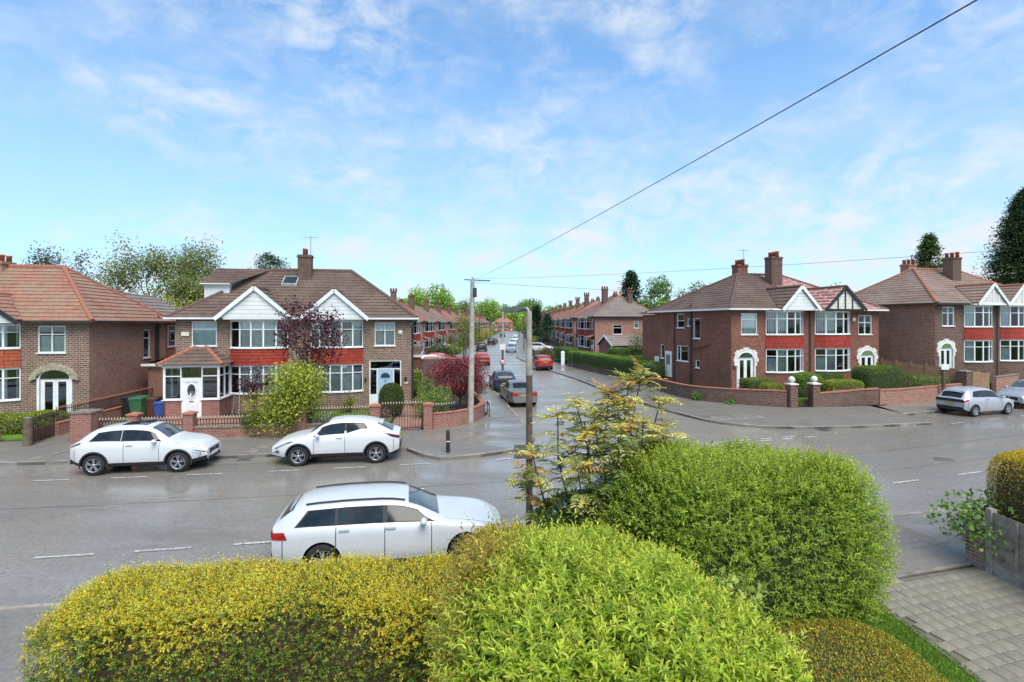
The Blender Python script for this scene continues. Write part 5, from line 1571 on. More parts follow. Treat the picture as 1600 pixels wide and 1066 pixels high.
    if sp.get('spoiler'):
        f, v = sp['spoiler']; a = sh.S(f, 9.3, 1); b = sh.S(f, 9.3, -1); c = sh.S(f, 11, 1)
        m = MB(); n = 8; V = []
        for i in range(n + 1):
            y = a.y + (b.y - a.y) * i / n; z = a.z + (c.z - a.z) * (1 - (2 * i / n - 1) ** 2)
            V += [(a.x + .12, y, z + .012), (a.x - v, y * .94, z - .035), (a.x - v, y * .94, z - .065), (a.x + .1, y, z - .03)]
        F = []
        for i in range(n):
            for k in range(4): F.append((i * 4 + k, i * 4 + (k + 1) % 4, i * 4 + 4 + (k + 1) % 4, i * 4 + 4 + k))
        m.add(V, F + [(0, 1, 2, 3), (n * 4 + 3, n * 4 + 2, n * 4 + 1, n * 4)], 0, True); m.build('spoiler', paint, root)
    if sp.get('sunroof'):
        sh.screen(sp['sunroof'][0], sp['sunroof'][1], 10.0, .008, 8, 4).build('sunroof', 'car_glass', root)
    if sp.get('band'):
        m = MB(); m.box(-.024, .012, -wr0 * .95, wr0 * .95, sp['band'][0], sp['band'][1]); m.build('tailgate_band', 'car_black', root)
    return root

def put_car(root, x, y, ang, z=0.004):
    """x, y: ground point below the middle of the car; ang: heading of its nose"""
    L = root['_L'] if '_L' in root else 4.3
    d = Vector((math.cos(ang), math.sin(ang), 0))
    p = Vector((x, y, z)) - d * L / 2
    root.location = p; root.rotation_euler = (0, 0, ang)
    return root

ESTATE = dict(L=4.63, W=1.82, r=.325, rx=.95, wb=2.81, top=[(0, .98), (.012, 1.04), (.05, 1.22), (.085, 1.32), (.14, 1.38), (.3, 1.41), (.45, 1.405), (.54, 1.37), (.62, 1.24), (.705, 1.01), (.73, .98), (.85, .92), (.94, .83), (.985, .72), (1, .62)],
    belt=[(0, .90), (.1, .95), (.4, .94), (.7, .90), (.9, .78), (1, .6)], bot=[(0, .36), (.05, .24), (.2, .2), (.9, .2), (1, .27)], wid=[(0, .80), (.03, .91), (.1, .965), (.25, 1), (.8, 1), (.92, .95), (.975, .82), (1, .68)],
    glass=[[(.10, 7.12), (.255, 7.1), (.255, 7.93), (.15, 7.93)], [(.268, 7.1), (.455, 7.1), (.455, 7.94), (.268, 7.94)], [(.475, 7.1), (.675, 7.15), (.60, 7.9), (.475, 7.94)]],
    trim=[[(.09, 7.06), (.685, 7.08), (.605, 7.97), (.14, 7.97)]], ws=(.565, .70), rw=(.022, .078), head=[[(.90, 4.9), (.985, 5.0), (.975, 6.3), (.91, 6.4)]],
    tail=[[(.0, 4.9), (.065, 5.0), (.05, 6.1), (.0, 6.1)]], handles=[(.295, 5.9), (.49, 5.9)], seams=[(.262, 3.2, 7), (.465, 2.5, 7), (.665, 2.5, 7)], mirror=.63, rails=(.13, .55), rearlamp=(.80, .93, .62), spoiler=(.085, .12), platez=.72, roofw=.70)
CROSS = dict(L=4.13, W=1.77, r=.34, rx=.78, wb=2.53, top=[(0, .98), (.02, 1.03), (.06, 1.16), (.11, 1.36), (.17, 1.48), (.3, 1.555), (.45, 1.565), (.56, 1.52), (.62, 1.42), (.715, 1.10), (.74, 1.07), (.86, 1.0), (.94, .92), (.985, .80), (1, .68)],
    belt=[(0, .95), (.08, 1.02), (.3, 1.02), (.7, .98), (.88, .88), (1, .64)], bot=[(0, .40), (.06, .27), (.2, .23), (.85, .23), (1, .34)], wid=[(0, .74), (.035, .90), (.11, .985), (.2, 1.0), (.35, .96), (.6, .96), (.78, 1.0), (.88, .985), (.96, .86), (1, .68)],
    glass=[[(.145, 7.2), (.37, 7.12), (.37, 7.92), (.20, 7.9)], [(.376, 7.12), (.675, 7.15), (.61, 7.9), (.376, 7.92)]], trim=[[(.375, 7.05), (.378, 7.05), (.378, 8), (.375, 8)]], ws=(.575, .705), rw=(.035, .10),
    head=[[(.78, 6.7), (.94, 6.2), (.91, 7.0), (.77, 7.5)]], tail=[[(.005, 5.7), (.085, 6.4), (.09, 7.2), (.02, 6.6)]], tailmat='tail_dark', handles=[(.44, 5.8)], seams=[(.40, 2.6, 7), (.66, 2.6, 7)], mirror=.63, arch=True, clad=[(0, 1, 3)], sunroof=(.33, .52),
    extra=[([(.905, 3.9), (.965, 3.9), (.965, 4.9), (.905, 4.9)], 'lamp_clear', .012, 'fog_lamp'), ([(.90, 5.3), (.995, 5.2), (.995, 5.7), (.95, 5.6)], 'car_black', .008, 'grille_wing')], platez=.78, roofw=.66, twin=True)
COUPE = dict(L=4.36, W=1.80, r=.345, rx=.80, wb=2.64, top=[(0, .98), (.015, 1.03), (.06, 1.10), (.12, 1.26), (.19, 1.43), (.3, 1.53), (.45, 1.555), (.55, 1.51), (.62, 1.40), (.715, 1.09), (.74, 1.06), (.86, .97), (.95, .86), (.985, .74), (1, .66)],
    belt=[(0, .93), (.1, 1.06), (.3, 1.03), (.7, .95), (.88, .84), (1, .62)], bot=[(0, .42), (.06, .30), (.2, .25), (.85, .25), (1, .34)], wid=[(0, .76), (.04, .91), (.12, 1.0), (.24, 1.0), (.38, .955), (.6, .955), (.77, 1.0), (.87, .985), (.96, .86), (1, .68)],
    glass=[[(.265, 7.55), (.42, 7.12), (.42, 7.92), (.285, 7.9)], [(.435, 7.12), (.675, 7.15), (.61, 7.9), (.435, 7.92)]], trim=[[(.25, 7.5), (.685, 7.08), (.615, 7.96), (.28, 7.96)]], ws=(.565, .705), rw=(.055, .175),
    head=[[(.83, 6.05), (.975, 5.0), (.965, 5.75), (.84, 6.5)]], headmat='car_glass', tail=[[(.0, 5.2), (.06, 5.5), (.135, 6.5), (.0, 6.5)]], tailmat='tail_dark', handles=[(.475, 5.8)], seams=[(.43, 2.6, 7), (.67, 2.6, 7)], mirror=.64, arch=True, clad=[(.24, .78, 3), (0, 1, 2)], spoiler=(.185, .22), platez=.8, roofw=.66, twin=True,
    extra=[([(.875, 5.75), (.955, 5.2), (.95, 5.5), (.88, 6.1)], 'lamp_clear', .013, 'headlight'), ([(.93, 3.6), (.975, 3.6), (.97, 4.3), (.94, 4.3)], 'car_black', .008)])
HATCH = dict(L=3.98, W=1.74, r=.31, rx=.62, wb=2.55, top=[(0, .92), (.02, .98), (.05, 1.14), (.09, 1.36), (.15, 1.45), (.3, 1.49), (.45, 1.49), (.55, 1.44), (.63, 1.28), (.74, 1.0), (.77, .97), (.88, .88), (.95, .78), (.99, .68), (1, .6)],
    belt=[(0, .88), (.1, .95), (.4, .94), (.7, .89), (.9, .76), (1, .57)], bot=[(0, .38), (.05, .25), (.2, .2), (.9, .2), (1, .28)], wid=[(0, .80), (.03, .92), (.1, .98), (.2, 1), (.4, .97), (.6, .97), (.8, 1), (.92, .94), (.975, .82), (1, .68)],
    glass=[[(.14, 7.2), (.33, 7.12), (.33, 7.92), (.19, 7.9)], [(.345, 7.12), (.69, 7.15), (.62, 7.9), (.345, 7.92)]], trim=[[(.335, 7.05), (.342, 7.05), (.342, 8), (.335, 8)]], ws=(.585, .73), rw=(.018, .088), head=[[(.87, 5.4), (.985, 5.1), (.97, 6.1), (.87, 6.6)]],
    tail=[[(.0, 5.3), (.05, 5.5), (.06, 6.4), (.0, 6.2)]], handles=[(.40, 5.8)], seams=[(.36, 2.6, 7), (.68, 2.6, 7)], mirror=.66, rearlamp=(.76, .87, .6), band=(.755, .90), spoiler=(.09, .14), platez=.60, roofw=.68, twin=False)
SALOON = dict(L=4.59, W=1.77, r=.315, rx=1.0, wb=2.76, top=[(0, .92), (.012, .97), (.04, 1.0), (.13, 1.02), (.16, 1.06), (.24, 1.28), (.30, 1.40), (.42, 1.445), (.50, 1.43), (.57, 1.36), (.68, 1.02), (.71, .98), (.85, .92), (.94, .82), (.985, .72), (1, .62)],
    belt=[(0, .90), (.1, .95), (.4, .93), (.7, .89), (.9, .77), (1, .6)], bot=[(0, .36), (.05, .25), (.2, .2), (.9, .2), (1, .27)], wid=[(0, .80), (.03, .91), (.1, .965), (.25, 1), (.8, 1), (.92, .95), (.975, .82), (1, .68)],
    glass=[[(.235, 7.15), (.41, 7.1), (.41, 7.93), (.29, 7.9)], [(.425, 7.1), (.645, 7.15), (.57, 7.9), (.425, 7.93)]], trim=[[(.415, 7.05), (.42, 7.05), (.42, 8), (.415, 8)]], ws=(.525, .67), rw=(.165, .275), head=[[(.90, 4.9), (.985, 5.0), (.975, 6.3), (.91, 6.4)]],
    tail=[[(.0, 4.9), (.05, 5.1), (.045, 6.2), (.0, 6.1)]], handles=[(.28, 5.9), (.45, 5.9)], seams=[(.42, 2.5, 7), (.64, 2.5, 7)], mirror=.60, rearlamp=(.70, .87, .55), platez=.66, roofw=.68, twin=True, rbump='paint_pewter')
SUV = dict(L=4.45, W=1.82, r=.345, rx=.82, wb=2.67, top=[(0, 1.0), (.02, 1.08), (.05, 1.3), (.09, 1.5), (.15, 1.58), (.3, 1.61), (.45, 1.61), (.54, 1.56), (.62, 1.42), (.71, 1.12), (.74, 1.09), (.86, 1.02), (.94, .94), (.985, .82), (1, .7)],
    belt=[(0, .98), (.1, 1.04), (.4, 1.03), (.7, .99), (.9, .88), (1, .66)], bot=[(0, .42), (.05, .29), (.2, .25), (.9, .25), (1, .33)], wid=[(0, .82), (.03, .93), (.1, .98), (.25, 1), (.8, 1), (.92, .95), (.975, .84), (1, .70)],
    glass=[[(.09, 7.2), (.25, 7.12), (.25, 7.92), (.13, 7.9)], [(.262, 7.12), (.45, 7.12), (.45, 7.92), (.262, 7.92)], [(.465, 7.12), (.675, 7.15), (.61, 7.9), (.465, 7.92)]], trim=[[(.085, 7.08), (.685, 7.08), (.615, 7.96), (.125, 7.96)]], ws=(.565, .70), rw=(.028, .08), head=[[(.89, 5.2), (.985, 5.0), (.975, 6.1), (.89, 6.5)]],
    tail=[[(.0, 5.0), (.055, 5.2), (.05, 6.3), (.0, 6.2)]], handles=[(.29, 5.8), (.49, 5.8)], seams=[(.255, 2.6, 7), (.457, 2.6, 7), (.66, 2.6, 7)], mirror=.64, rails=(.12, .53), rearlamp=(.86, 1.02, .58), spoiler=(.085, .12), platez=.86, roofw=.70, clad=[(0, 1, 2)])

def car(sp, paint, label, x, y, ang, name='parked_car', group=None, spk=5):
    sp = dict(sp); sp['name'] = name
    r = make_car(None, sp, paint, label, 'car', group, spk); r['_L'] = sp['L']
    return put_car(r, x, y, ang)
def car_copy(src, paint, label, x, y, ang, group=None):
    r = copy_tree(src); r['label'] = label; r['_L'] = src['_L']
    if group: r['group'] = group
    for ch in r.children:
        if ch.name.split('.')[0] in ('body', 'mirror', 'door_handle', 'spoiler') and ch.material_slots:
            ch.material_slots[0].link = 'OBJECT'; ch.material_slots[0].material = M(paint)
    return put_car(r, x, y, ang)

bmw = car(ESTATE, 'paint_pearl', 'white estate car with black roof rails parked beyond the yellow hedge', -2.55, 11.4, math.atan(.19))
juke = car(CROSS, 'paint_white_car', 'white crossover with black wheel arches parked outside the driveway, facing the junction', -12.55, 18.2, math.atan(.165))
chr_ = car(COUPE, 'paint_white_car', 'white coupe-shaped crossover with rear spoiler parked beside the corner pavement', -6.35, 19.35, math.pi + math.atan(.16))
near4 = car(HATCH, 'paint_silver', 'silver car mostly hidden behind the yellow feathery shrub', 2.75, 12.45, math.pi + math.atan(.24), spk=7)
yaris = car_copy(near4, 'paint_lilac_silver', 'pale silver hatchback with dark rear parked by the right-hand wall', 25.75, 29.15, math.atan(.30))
far5 = car(SUV, 'paint_silver', 'silver car cut by the picture edge, nose towards the hatchback', 31.3, 31.6, math.pi + math.atan(.36))
GRP = 'cars along the side street'
def sa(y): d = sdir(y); return math.atan2(d.y, d.x)
merc = car(SALOON, 'paint_pewter', 'grey saloon parked half on the corner pavement of the side street', .35, 33.2, sa(33) + .03, group=GRP)
blue = car_copy(near4, 'paint_navy', 'dark blue hatchback parked in front of the grey saloon', -.75, 39.6, sa(39), GRP)
redh = car_copy(near4, 'paint_red_car', 'bright red hatchback on the left side of the side street', -3.65, 63.2, sa(63), GRP)
plum = car_copy(far5, 'paint_plum', 'dark plum car parked beyond the bright red hatchback', -5.4, 94, sa(94), GRP)
blk = car_copy(far5, 'paint_black_car', 'black car on the left, next beyond the plum one', -4.75, 122, sa(122), GRP)
blk2 = car_copy(near4, 'paint_pewter', 'small grey car just beyond the black one', -4.4, 131, sa(131), GRP)
teal = car_copy(far5, 'paint_teal', 'dark teal car driving far up the street, left of its middle', -3.4, 186, sa(186), GRP)
redb = car_copy(far5, 'paint_deep_red', 'deep red SUV parked by the clipped hedge on the right', 3.15, 56.9, sa(57), GRP)
wh1 = car_copy(near4, 'paint_silver', 'pale silver car facing down the street, nearest of the pale row', -.15, 90.5, sa(90) + math.pi, GRP)
wh2 = car_copy(near4, 'paint_white_car', 'white car facing down the street, second of the pale row', .1, 114, sa(114) + math.pi, GRP)
wh3 = car_copy(near4, 'paint_white_car', 'white car facing down the street, third of the pale row', .75, 141, sa(141) + math.pi, GRP)
wh4 = car_copy(near4, 'paint_white_car', 'white car facing down the street, farthest of the pale row', 1.2, 186, sa(186) + math.pi, GRP)
drv = car_copy(far5, 'paint_white_car', 'white SUV standing in a front drive behind the red SUV', 4.6, 84.5, -.15, GRP); drv.location.z = .3
dl1 = car_copy(near4, 'paint_white_car', 'white car in a left-hand drive, only its roof above the stepped wall', -8.7, 58.5, .35, GRP)
dl2 = car_copy(near4, 'paint_red_car', 'red car in a left-hand drive beside the white roofed one', -8.3, 62.2, .35, GRP)
dl3 = car_copy(near4, 'paint_white_car', 'white car in the drive of the second left-hand pair', -11.2, 90, .2, GRP)

# ------------------------------------------------------------------ garden walls, railings, gates
def wall_path(name, label, pts, z0, z1, th, mat, coping=None, cop_h=.07, cop_over=.03, cat='wall', zs=None):
    """brick wall along a path; coping laid as separate stones"""
    P = [Vector((p[0], p[1], 0)) for p in pts]; n = len(P)
    root = empty(name, (P[0].x, P[0].y, z0)); tag(root, label, cat)
    off = Vector((P[0].x, P[0].y, z0))
    nor = []
    for i in range(n):
        d = (P[min(i + 1, n - 1)] - P[max(i - 1, 0)]).normalized(); nor.append(Vector((-d.y, d.x, 0)))
    zt = zs or [z1] * n
    m = MB()
    for i in range(n - 1):
        a, b = P[i], P[i + 1]; na, nb = nor[i] * th / 2, nor[i + 1] * th / 2
        q = [a - na, b - nb, b + nb, a + na]
        V = [p + Z * (z0 - .1) - off for p in q] + [q[0] + Z * zt[i] - off, q[1] + Z * zt[i + 1] - off, q[2] + Z * zt[i + 1] - off, q[3] + Z * zt[i] - off]
        F = [(0, 1, 5, 4), (2, 3, 7, 6), (4, 5, 6, 7)]
        if i == 0: F.append((3, 0, 4, 7))
        if i == n - 2: F.append((1, 2, 6, 5))
        m.add(V, F)
    m.build('brickwork', mat, root)
    if coping:
        for i in range(n - 1):
            a, b = P[i], P[i + 1]; L = (b - a).length; k = max(1, round(L / .45))
            for j in range(k):
                t0, t1 = j / k + .006 / L, (j + 1) / k - .006 / L
                pa, pb = a.lerp(b, t0), a.lerp(b, t1); za, zb = zt[i] + (zt[i + 1] - zt[i]) * t0, zt[i] + (zt[i + 1] - zt[i]) * t1
                nn = nor[i].lerp(nor[i + 1], .5).normalized() * (th / 2 + cop_over)
                c = MB(); q = [pa - nn, pb - nn, pb + nn, pa + nn]; zz = [za, zb, zb, za]
                mid = [(pa + Z * (za + cop_h * 1.5) - off), (pb + Z * (zb + cop_h * 1.5) - off)]
                V = [p + Z * (z_ + .002) - off for p, z_ in zip(q, zz)] + [p + Z * (z_ + cop_h) - off for p, z_ in zip(q, zz)] + mid
                c.add(V, [(0, 1, 5, 4), (2, 3, 7, 6), (4, 5, 9, 8), (6, 7, 8, 9), (3, 0, 4, 8, 7), (1, 2, 6, 9, 5)])
                c.build('coping_stone', coping, root)
    return root

def pillar(name, label, x, y, w, h, mat, cap='stone_cap', ang=0, ball=False, z=0, group=None):
    T = empty(name, (x, y, z), ang); tag(T, label, 'pillar', group)
    m = MB(); m.box(-w / 2, w / 2, -w / 2, w / 2, -.1, h); m.build('shaft', mat, T)
    m = MB(); e = .04
    m.box(-w / 2 - e, w / 2 + e, -w / 2 - e, w / 2 + e, h + .002, h + .07)
    a = w / 2 + e - .02
    m.add([(-a, -a, h + .07), (a, -a, h + .07), (a, a, h + .07), (-a, a, h + .07), (0, 0, h + .15)], [(0, 1, 4), (1, 2, 4), (2, 3, 4), (3, 0, 4)]); c = m.build('cap', cap, T)
    if ball:
        m = MB(); m.lathe([(.0, 0), (.09, 0), (.07, .05), (.15, .1), (.185, .2), (.16, .3), (.09, .365), (0, .385)], (0, 0, h + .1), 18); m.build('ball', 'white_stone', c)
    return T

PICK = {}
def railing(name, label, a, b, z0, z1, step=.13, mat='iron', tip='finial_white', gate=False, group=None, mid=None):
    """upright bars with spear tips between two rails; each bar its own piece"""
    a, b = Vector((a[0], a[1], 0)), Vector((b[0], b[1], 0)); d = b - a; L = d.length; ang = math.atan2(d.y, d.x)
    T = empty(name, (a.x, a.y, 0), ang); tag(T, label, 'gate' if gate else 'railing', group)
    h = z1 - z0; key = (round(h, 2), mat, tip)
    if key not in PICK:
        m = MB(); m.box(-.011, .011, -.011, .011, 0, h - .09)
        t = MB(); t.lathe([(.012, 0), (.03, .03), (.018, .07), (0, .13)], (0, 0, 0), 6)
        PICK[key] = (m.mesh('picket', [mat]), t.mesh('finial', [tip]))
    m = MB()
    for zz in ([z0 + .06, z1 - .16] + ([mid] if mid else [])): m.box(0, L, -.015, .015, zz, zz + .03)
    if gate:
        for x in (0, L - .04): m.box(x, x + .04, -.022, .022, z0 + .01, z1 - .08)
    m.build('rail', mat, T)
    n = int(L / step)
    for i in range(n + 1):
        x = (i + .5) * L / (n + 1)
        p = link('picket', PICK[key][0], T, (x, 0, z0)); link('finial', PICK[key][1], p, (0, 0, h - .09))
    return T

def Lw(x): return (x, R(x) + 5.62)
AW = RA(-12)
# front boundary of the porch house
wall_path('garden_wall', 'low brick front wall under the railings of the porch house', [Lw(x) for x in (-17.3, -15.5, -13.5, -11.5, -9.7, -8, -6.55)], PZ, .52, .23, 'brick_garden', 'stone_cap', .05)
pillar('wall_pillar', 'wide weathered brick pillar with stone slab cap beside the shared driveway', -17.75, Lw(-17.75)[1], .78, 1.28, 'brick_garden', ang=AW)
PXS = [-15.9, -13.75, -9.25, -6.15, -3.85]
PLB = ['slim brick pillar in front of the wheelie bins', 'slim brick pillar just beside the glazed porch door', 'slim brick pillar between the white flowers and the coupe crossover', 'brick gate pillar behind the rear of the coupe crossover', 'brick gate pillar where the curved corner wall starts']
for x, lb in zip(PXS, PLB): pillar('wall_pillar', lb, x, Lw(x)[1], .4, 1.12 if x < -8 else 1.25, 'brick_garden', ang=AW, cap='coping_red', group='brick pillars of the porch house wall')
segs = [(-17.3, -16.15, 'iron railing between the wide pillar and the bins pillar'), (-15.65, -14.0, 'iron railing right in front of the glazed porch door'), (-13.5, -11.6, 'iron railing between porch path and yellow-green shrub'), (-9.0, -6.4, 'iron railing with white tips above the pink flowers')]
for a, b, lb in segs: railing('iron_railing', lb, Lw(a), Lw(b), .60, 1.02 if a < -9.5 else 1.28, .125, group='spear-tipped railings on the low wall')
railing('garden_gate', 'spear-topped iron gate between the corner pillars', Lw(-5.9), Lw(-4.1), .16, 1.42, .13, gate=True, mid=.75)
cw = [(-3.7, 24.35), (-3.2, 24.62), (-2.7, 25.0), (-2.2, 25.6), (-1.85, 26.3), (-1.62, 27.1), (-1.55, 28.0), (-1.75, 29), (-2.2, 31), (-2.7, 33.5), (-3.2, 36.5), (-3.7, 39)]
wall_path('corner_wall', 'curved brick wall rounding the street corner below the red maple', cw, PZ, .78, .23, 'brick_garden', 'coping_red', .04)
railing('iron_railing', 'short white-tipped railing on the curved corner wall', cw[0], cw[2], .86, 1.25, .14)
wall_path('stepped_wall', 'brown brick boundary wall stepping down along the side street', [(-9.0, 37.5), (-7.2, 38.6), (-5.4, 39.8), (-4.1, 41), (-4.6, 45), (-5.0, 48), (-5.4, 51), (-5.9, 55), (-6.5, 59)], PZ, 1.7, .23, 'brick_dark', 'coping_red', zs=[2.3, 2.3, 2.25, 2.2, 2.05, 1.9, 1.7, 1.5, 1.3])
# outbuilding with flat roof between corner house and wall
T = empty('garage', (-8.0, 36.0, .1), .14); tag(T, 'flat-roofed brick garage with pale fascia beside the brown brick pair', 'garage')
m = MB(); m.box(-1.6, 1.6, 0, 5, -.2, 2.55); m.build('wall', 'brick_red', T)
m = MB(); m.box(-1.75, 1.75, -.15, 5.1, 2.55, 2.72); m.build('fascia', 'upvc', T)
m = MB(); m.box(-1.7, 1.7, -.1, 5.05, 2.722, 3.25); m.build('roof', 'roof_tanned', T)
for z_, lb in ((1.0, 'lower'), (1.75, 'upper')):
    pass
railing('garden_gate', 'white-tipped side gate between the corner house and the garage', (-7.35, 32.6), (-5.7, 32.9), .2, 2.0, .16, gate=True, mid=1.1)

# boundary of the far-left house and shared drive
sw = [(-19.75, 22.7), (-19.85, 23.6), (-20.05, 25.2), (-20.25, 27), (-20.5, 29), (-20.8, 31.4)]
wall_path('drive_wall', 'red brick wall with railings running up the shared driveway', sw, PZ, .66, .22, 'brick_garden', 'coping_red', .03)
railing('iron_railing', 'rusty spear railing on the driveway wall beside the clay-roofed house', sw[0], sw[3], .72, 1.36, .13, tip='ridge_clay')
railing('iron_railing', 'far length of rusty railing on the driveway wall near the bins', sw[3], sw[5], .72, 1.36, .13, tip='ridge_clay')
GT_ = railing('garden_gate', 'low iron gate with brick-red boards next to the leaning wooden post', (-19.35, 21.2), (-19.72, 22.6), .14, 1.2, .12, gate=True, tip='iron')
m = MB(); m.box(.02, 1.4, .03, .06, .16, .68); m.build('board', 'brick_garden', GT_)
T = empty('gate_post', (-19.25, 20.85, 0)); tag(T, 'weathered wooden gate post at the pavement edge', 'post')
m = MB(); m.tube([(0, 0, -.1), (.01, 0, .6), (.015, .01, 1.22)], [.16, .15, .145], 9); m.build('post', 'post_wood', T); m = MB(); m.lathe([(.15, 0), (.16, .03), (.0, .06)], (.015, .01, 1.22), 9); m.build('cap', 'stone_cap', T)
wall_path('front_wall_stub', 'low stone edging in front of the far-left garden', [(-33, R(-33) + 5.7), (-27, R(-27) + 5.7), (-21.2, R(-21.2) + 5.75)], PZ, .5, .25, 'brick_garden', 'stone_cap')

# wheelie bins
def bin_(label, x, y, ang, mat, s=1.0):
    T = empty('wheelie_bin', (x, y, PZ + .01), ang); tag(T, label, 'bin', 'wheelie bins beside the porch')
    m = MB(); b, t = (.22 * s, .26 * s), (.29 * s, .36 * s); h = .95 * s
    V = [(-b[0], -b[1], .04), (b[0], -b[1], .04), (b[0], b[1], .04), (-b[0], b[1], .04), (-t[0], -t[1], h), (t[0], -t[1], h), (t[0], t[1], h), (-t[0], t[1], h)]
    m.add(V, [(3, 2, 1, 0), (0, 1, 5, 4), (1, 2, 6, 5), (2, 3, 7, 6), (3, 0, 4, 7), (4, 5, 6, 7)]); m.box(-t[0] - .02, t[0] + .02, -t[1] - .02, -t[1] + .02, h - .07, h - .01); m.build('bin_body', mat, T)
    m = MB(); a = t[0] + .025; c = t[1] + .03
    m.add([(-a, -c, h + .005), (a, -c, h + .005), (a, c, h + .005), (-a, c, h + .005), (-a * .85, -c * .85, h + .06), (a * .85, -c * .85, h + .06), (a * .85, c * .85, h + .1), (-a * .85, c * .85, h + .1)], [(0, 1, 5, 4), (1, 2, 6, 5), (2, 3, 7, 6), (3, 0, 4, 7), (4, 5, 6, 7), (3, 2, 1, 0)]); m.build('lid', mat, T)
    m = MB(); m.tube([(-a * .8, c + .03, h), (a * .8, c + .03, h)], .018, 6); m.build('handle', mat, T)
    for s_ in (-1, 1):
        m = MB(); m.lathe([(0, -.03), (.1, -.03), (.1, .03), (0, .03)], (s_ * .2, b[1] + .03, .1), 12, axis='X'); m.build('wheel', 'car_black', T)
bin_('black wheelie bin at the driveway end of the row', -19.75, 27.3, .1, 'bin_black', 1.1); bin_('green wheelie bin between the black and brown ones', -19.15, 27.0, .05, 'bin_green', 1.08)
bin_('brown wheelie bin between the green and blue ones', -18.62, 27.35, .0, 'bin_brown', 1.0); bin_('blue wheelie bin against the porch wall', -18.2, 27.25, .1, 'bin_blue', .8)
T = empty('step_ladder', (-14.7, 27.9, .12), .2); tag(T, 'small folded ladder leaning beside the porch', 'ladder')
for s_ in (-.16, .16):
    m = MB(); m.bar((s_, 0, 0), (s_ * .8, .3, 1.1), .03, .05); m.build('rail', 'steel_grey', T)
for k in range(4):
    m = MB(); t = (k + .6) / 4.4; m.bar((-.16, .3 * t, 1.1 * t), (.16, .3 * t, 1.1 * t), .05, .02); m.build('rung', 'steel_grey', T)

# right-hand walls
rw = [(10.75, 40.5), (10.85, 38), (11.0, 36.2), (11.2, 34.9), (11.6, 33.7), (12.3, 32.8), (13.2, 32.0), (14.3, 31.3), (15.2, 30.85), (16.0, 30.55)]
wall_path('corner_wall', 'curved dark brick wall with red coping in front of the dark red pair', rw, PZ, 1.0, .26, 'brick_dark', 'coping_red', .05, zs=[.8, .85, .9, .92, .94, .95, .97, 1.0, 1.02, 1.02])
pillar('gate_pillar', 'brick gate pillar with white ball, nearer the street corner', 16.25, 30.5, .46, 1.42, 'brick_dark', 'white_stone', .15, True, group='ball-topped gate pillars')
pillar('gate_pillar', 'brick gate pillar with white ball, beside the yellow-green hedge', 17.7, 30.75, .46, 1.42, 'brick_dark', 'white_stone', .15, True, group='ball-topped gate pillars')
railing('garden_gate', 'dark iron gate between the white ball pillars', (16.5, 30.55), (17.45, 30.72), .16, 1.2, .12, gate=True, tip='iron')
wall_path('front_wall', 'brick wall with red coping below the yellow-green hedge', [(17.95, 30.8), (19.2, 31.0), (20.6, 31.25), (21.9, 31.5)], PZ, .8, .26, 'brick_dark', 'coping_red', .06, zs=[.85, .92, 1.0, 1.05])
wall_path('front_wall', 'stone-patched low wall behind the pale silver hatchback', [(21.95, 31.5), (23.4, 31.95), (25, 32.55), (27, 33.5), (29.6, 34.7)], PZ, .95, .28, 'brick_mottled', 'coping_red', .06)
pillar('wall_pillar', 'dark square pillar at the street end of the wooden fence', 30.1, 34.9, .6, 1.75, 'brick_dark', 'stone_cap', .3)
wall_path('front_wall', 'brick wall at the picture edge beyond the dark pillar', [(33.6, 36.6), (36, 38), (40, 40.3)], PZ, 1.2, .28, 'brick_mottled', 'stone_cap')
T = empty('field_gate', (30.5, 35.0, .2), .45); tag(T, 'tall weathered wooden gate beside the dark square pillar', 'gate')
for k in range(12):
    m = MB(); m.box(k * .22, k * .22 + .19, -.02, .02, 0, 1.45 + .08 * math.sin(k * .5)); m.build('board', 'fence_wood', T)
m = MB(); m.box(0, 2.62, .022, .06, .3, .4); m.box(0, 2.62, .022, .06, 1.1, 1.2); m.build('brace', 'fence_wood', T)
# wooden fence between the right-hand houses
fa, fb = Vector((27.6, 39.2, .62)), Vector((30.0, 35.2, .3)); fd = fb - fa; fl = fd.length; ang = math.atan2(fd.y, fd.x)
T = empty('wooden_fence', tuple(fa), ang); tag(T, 'beige wooden panel fence between the two right-hand houses', 'fence')
fl2 = Vector((fd.x, fd.y)).length; npan = 5
for k in range(npan):
    x0 = fl2 * k / npan; sl_ = fd.z / fl2
    m = MB(); m.box(x0 - .05, x0 + .05, -.05, .05, sl_ * x0 - .3, sl_ * x0 + 1.75); m.build('post', 'fence_wood', T)
    for j in range(8):
        m = MB(); xa = x0 + .06 + j * (fl2 / npan - .12) / 8; xb = xa + (fl2 / npan - .12) / 8 - .008
        m.prism([(xa, -.012, sl_ * xa), (xb, -.012, sl_ * xb), (xb, -.012, sl_ * xb + 1.62), (xa, -.012, sl_ * xa + 1.62)], (0, .024, 0)); m.build('board', 'fence_wood', T)

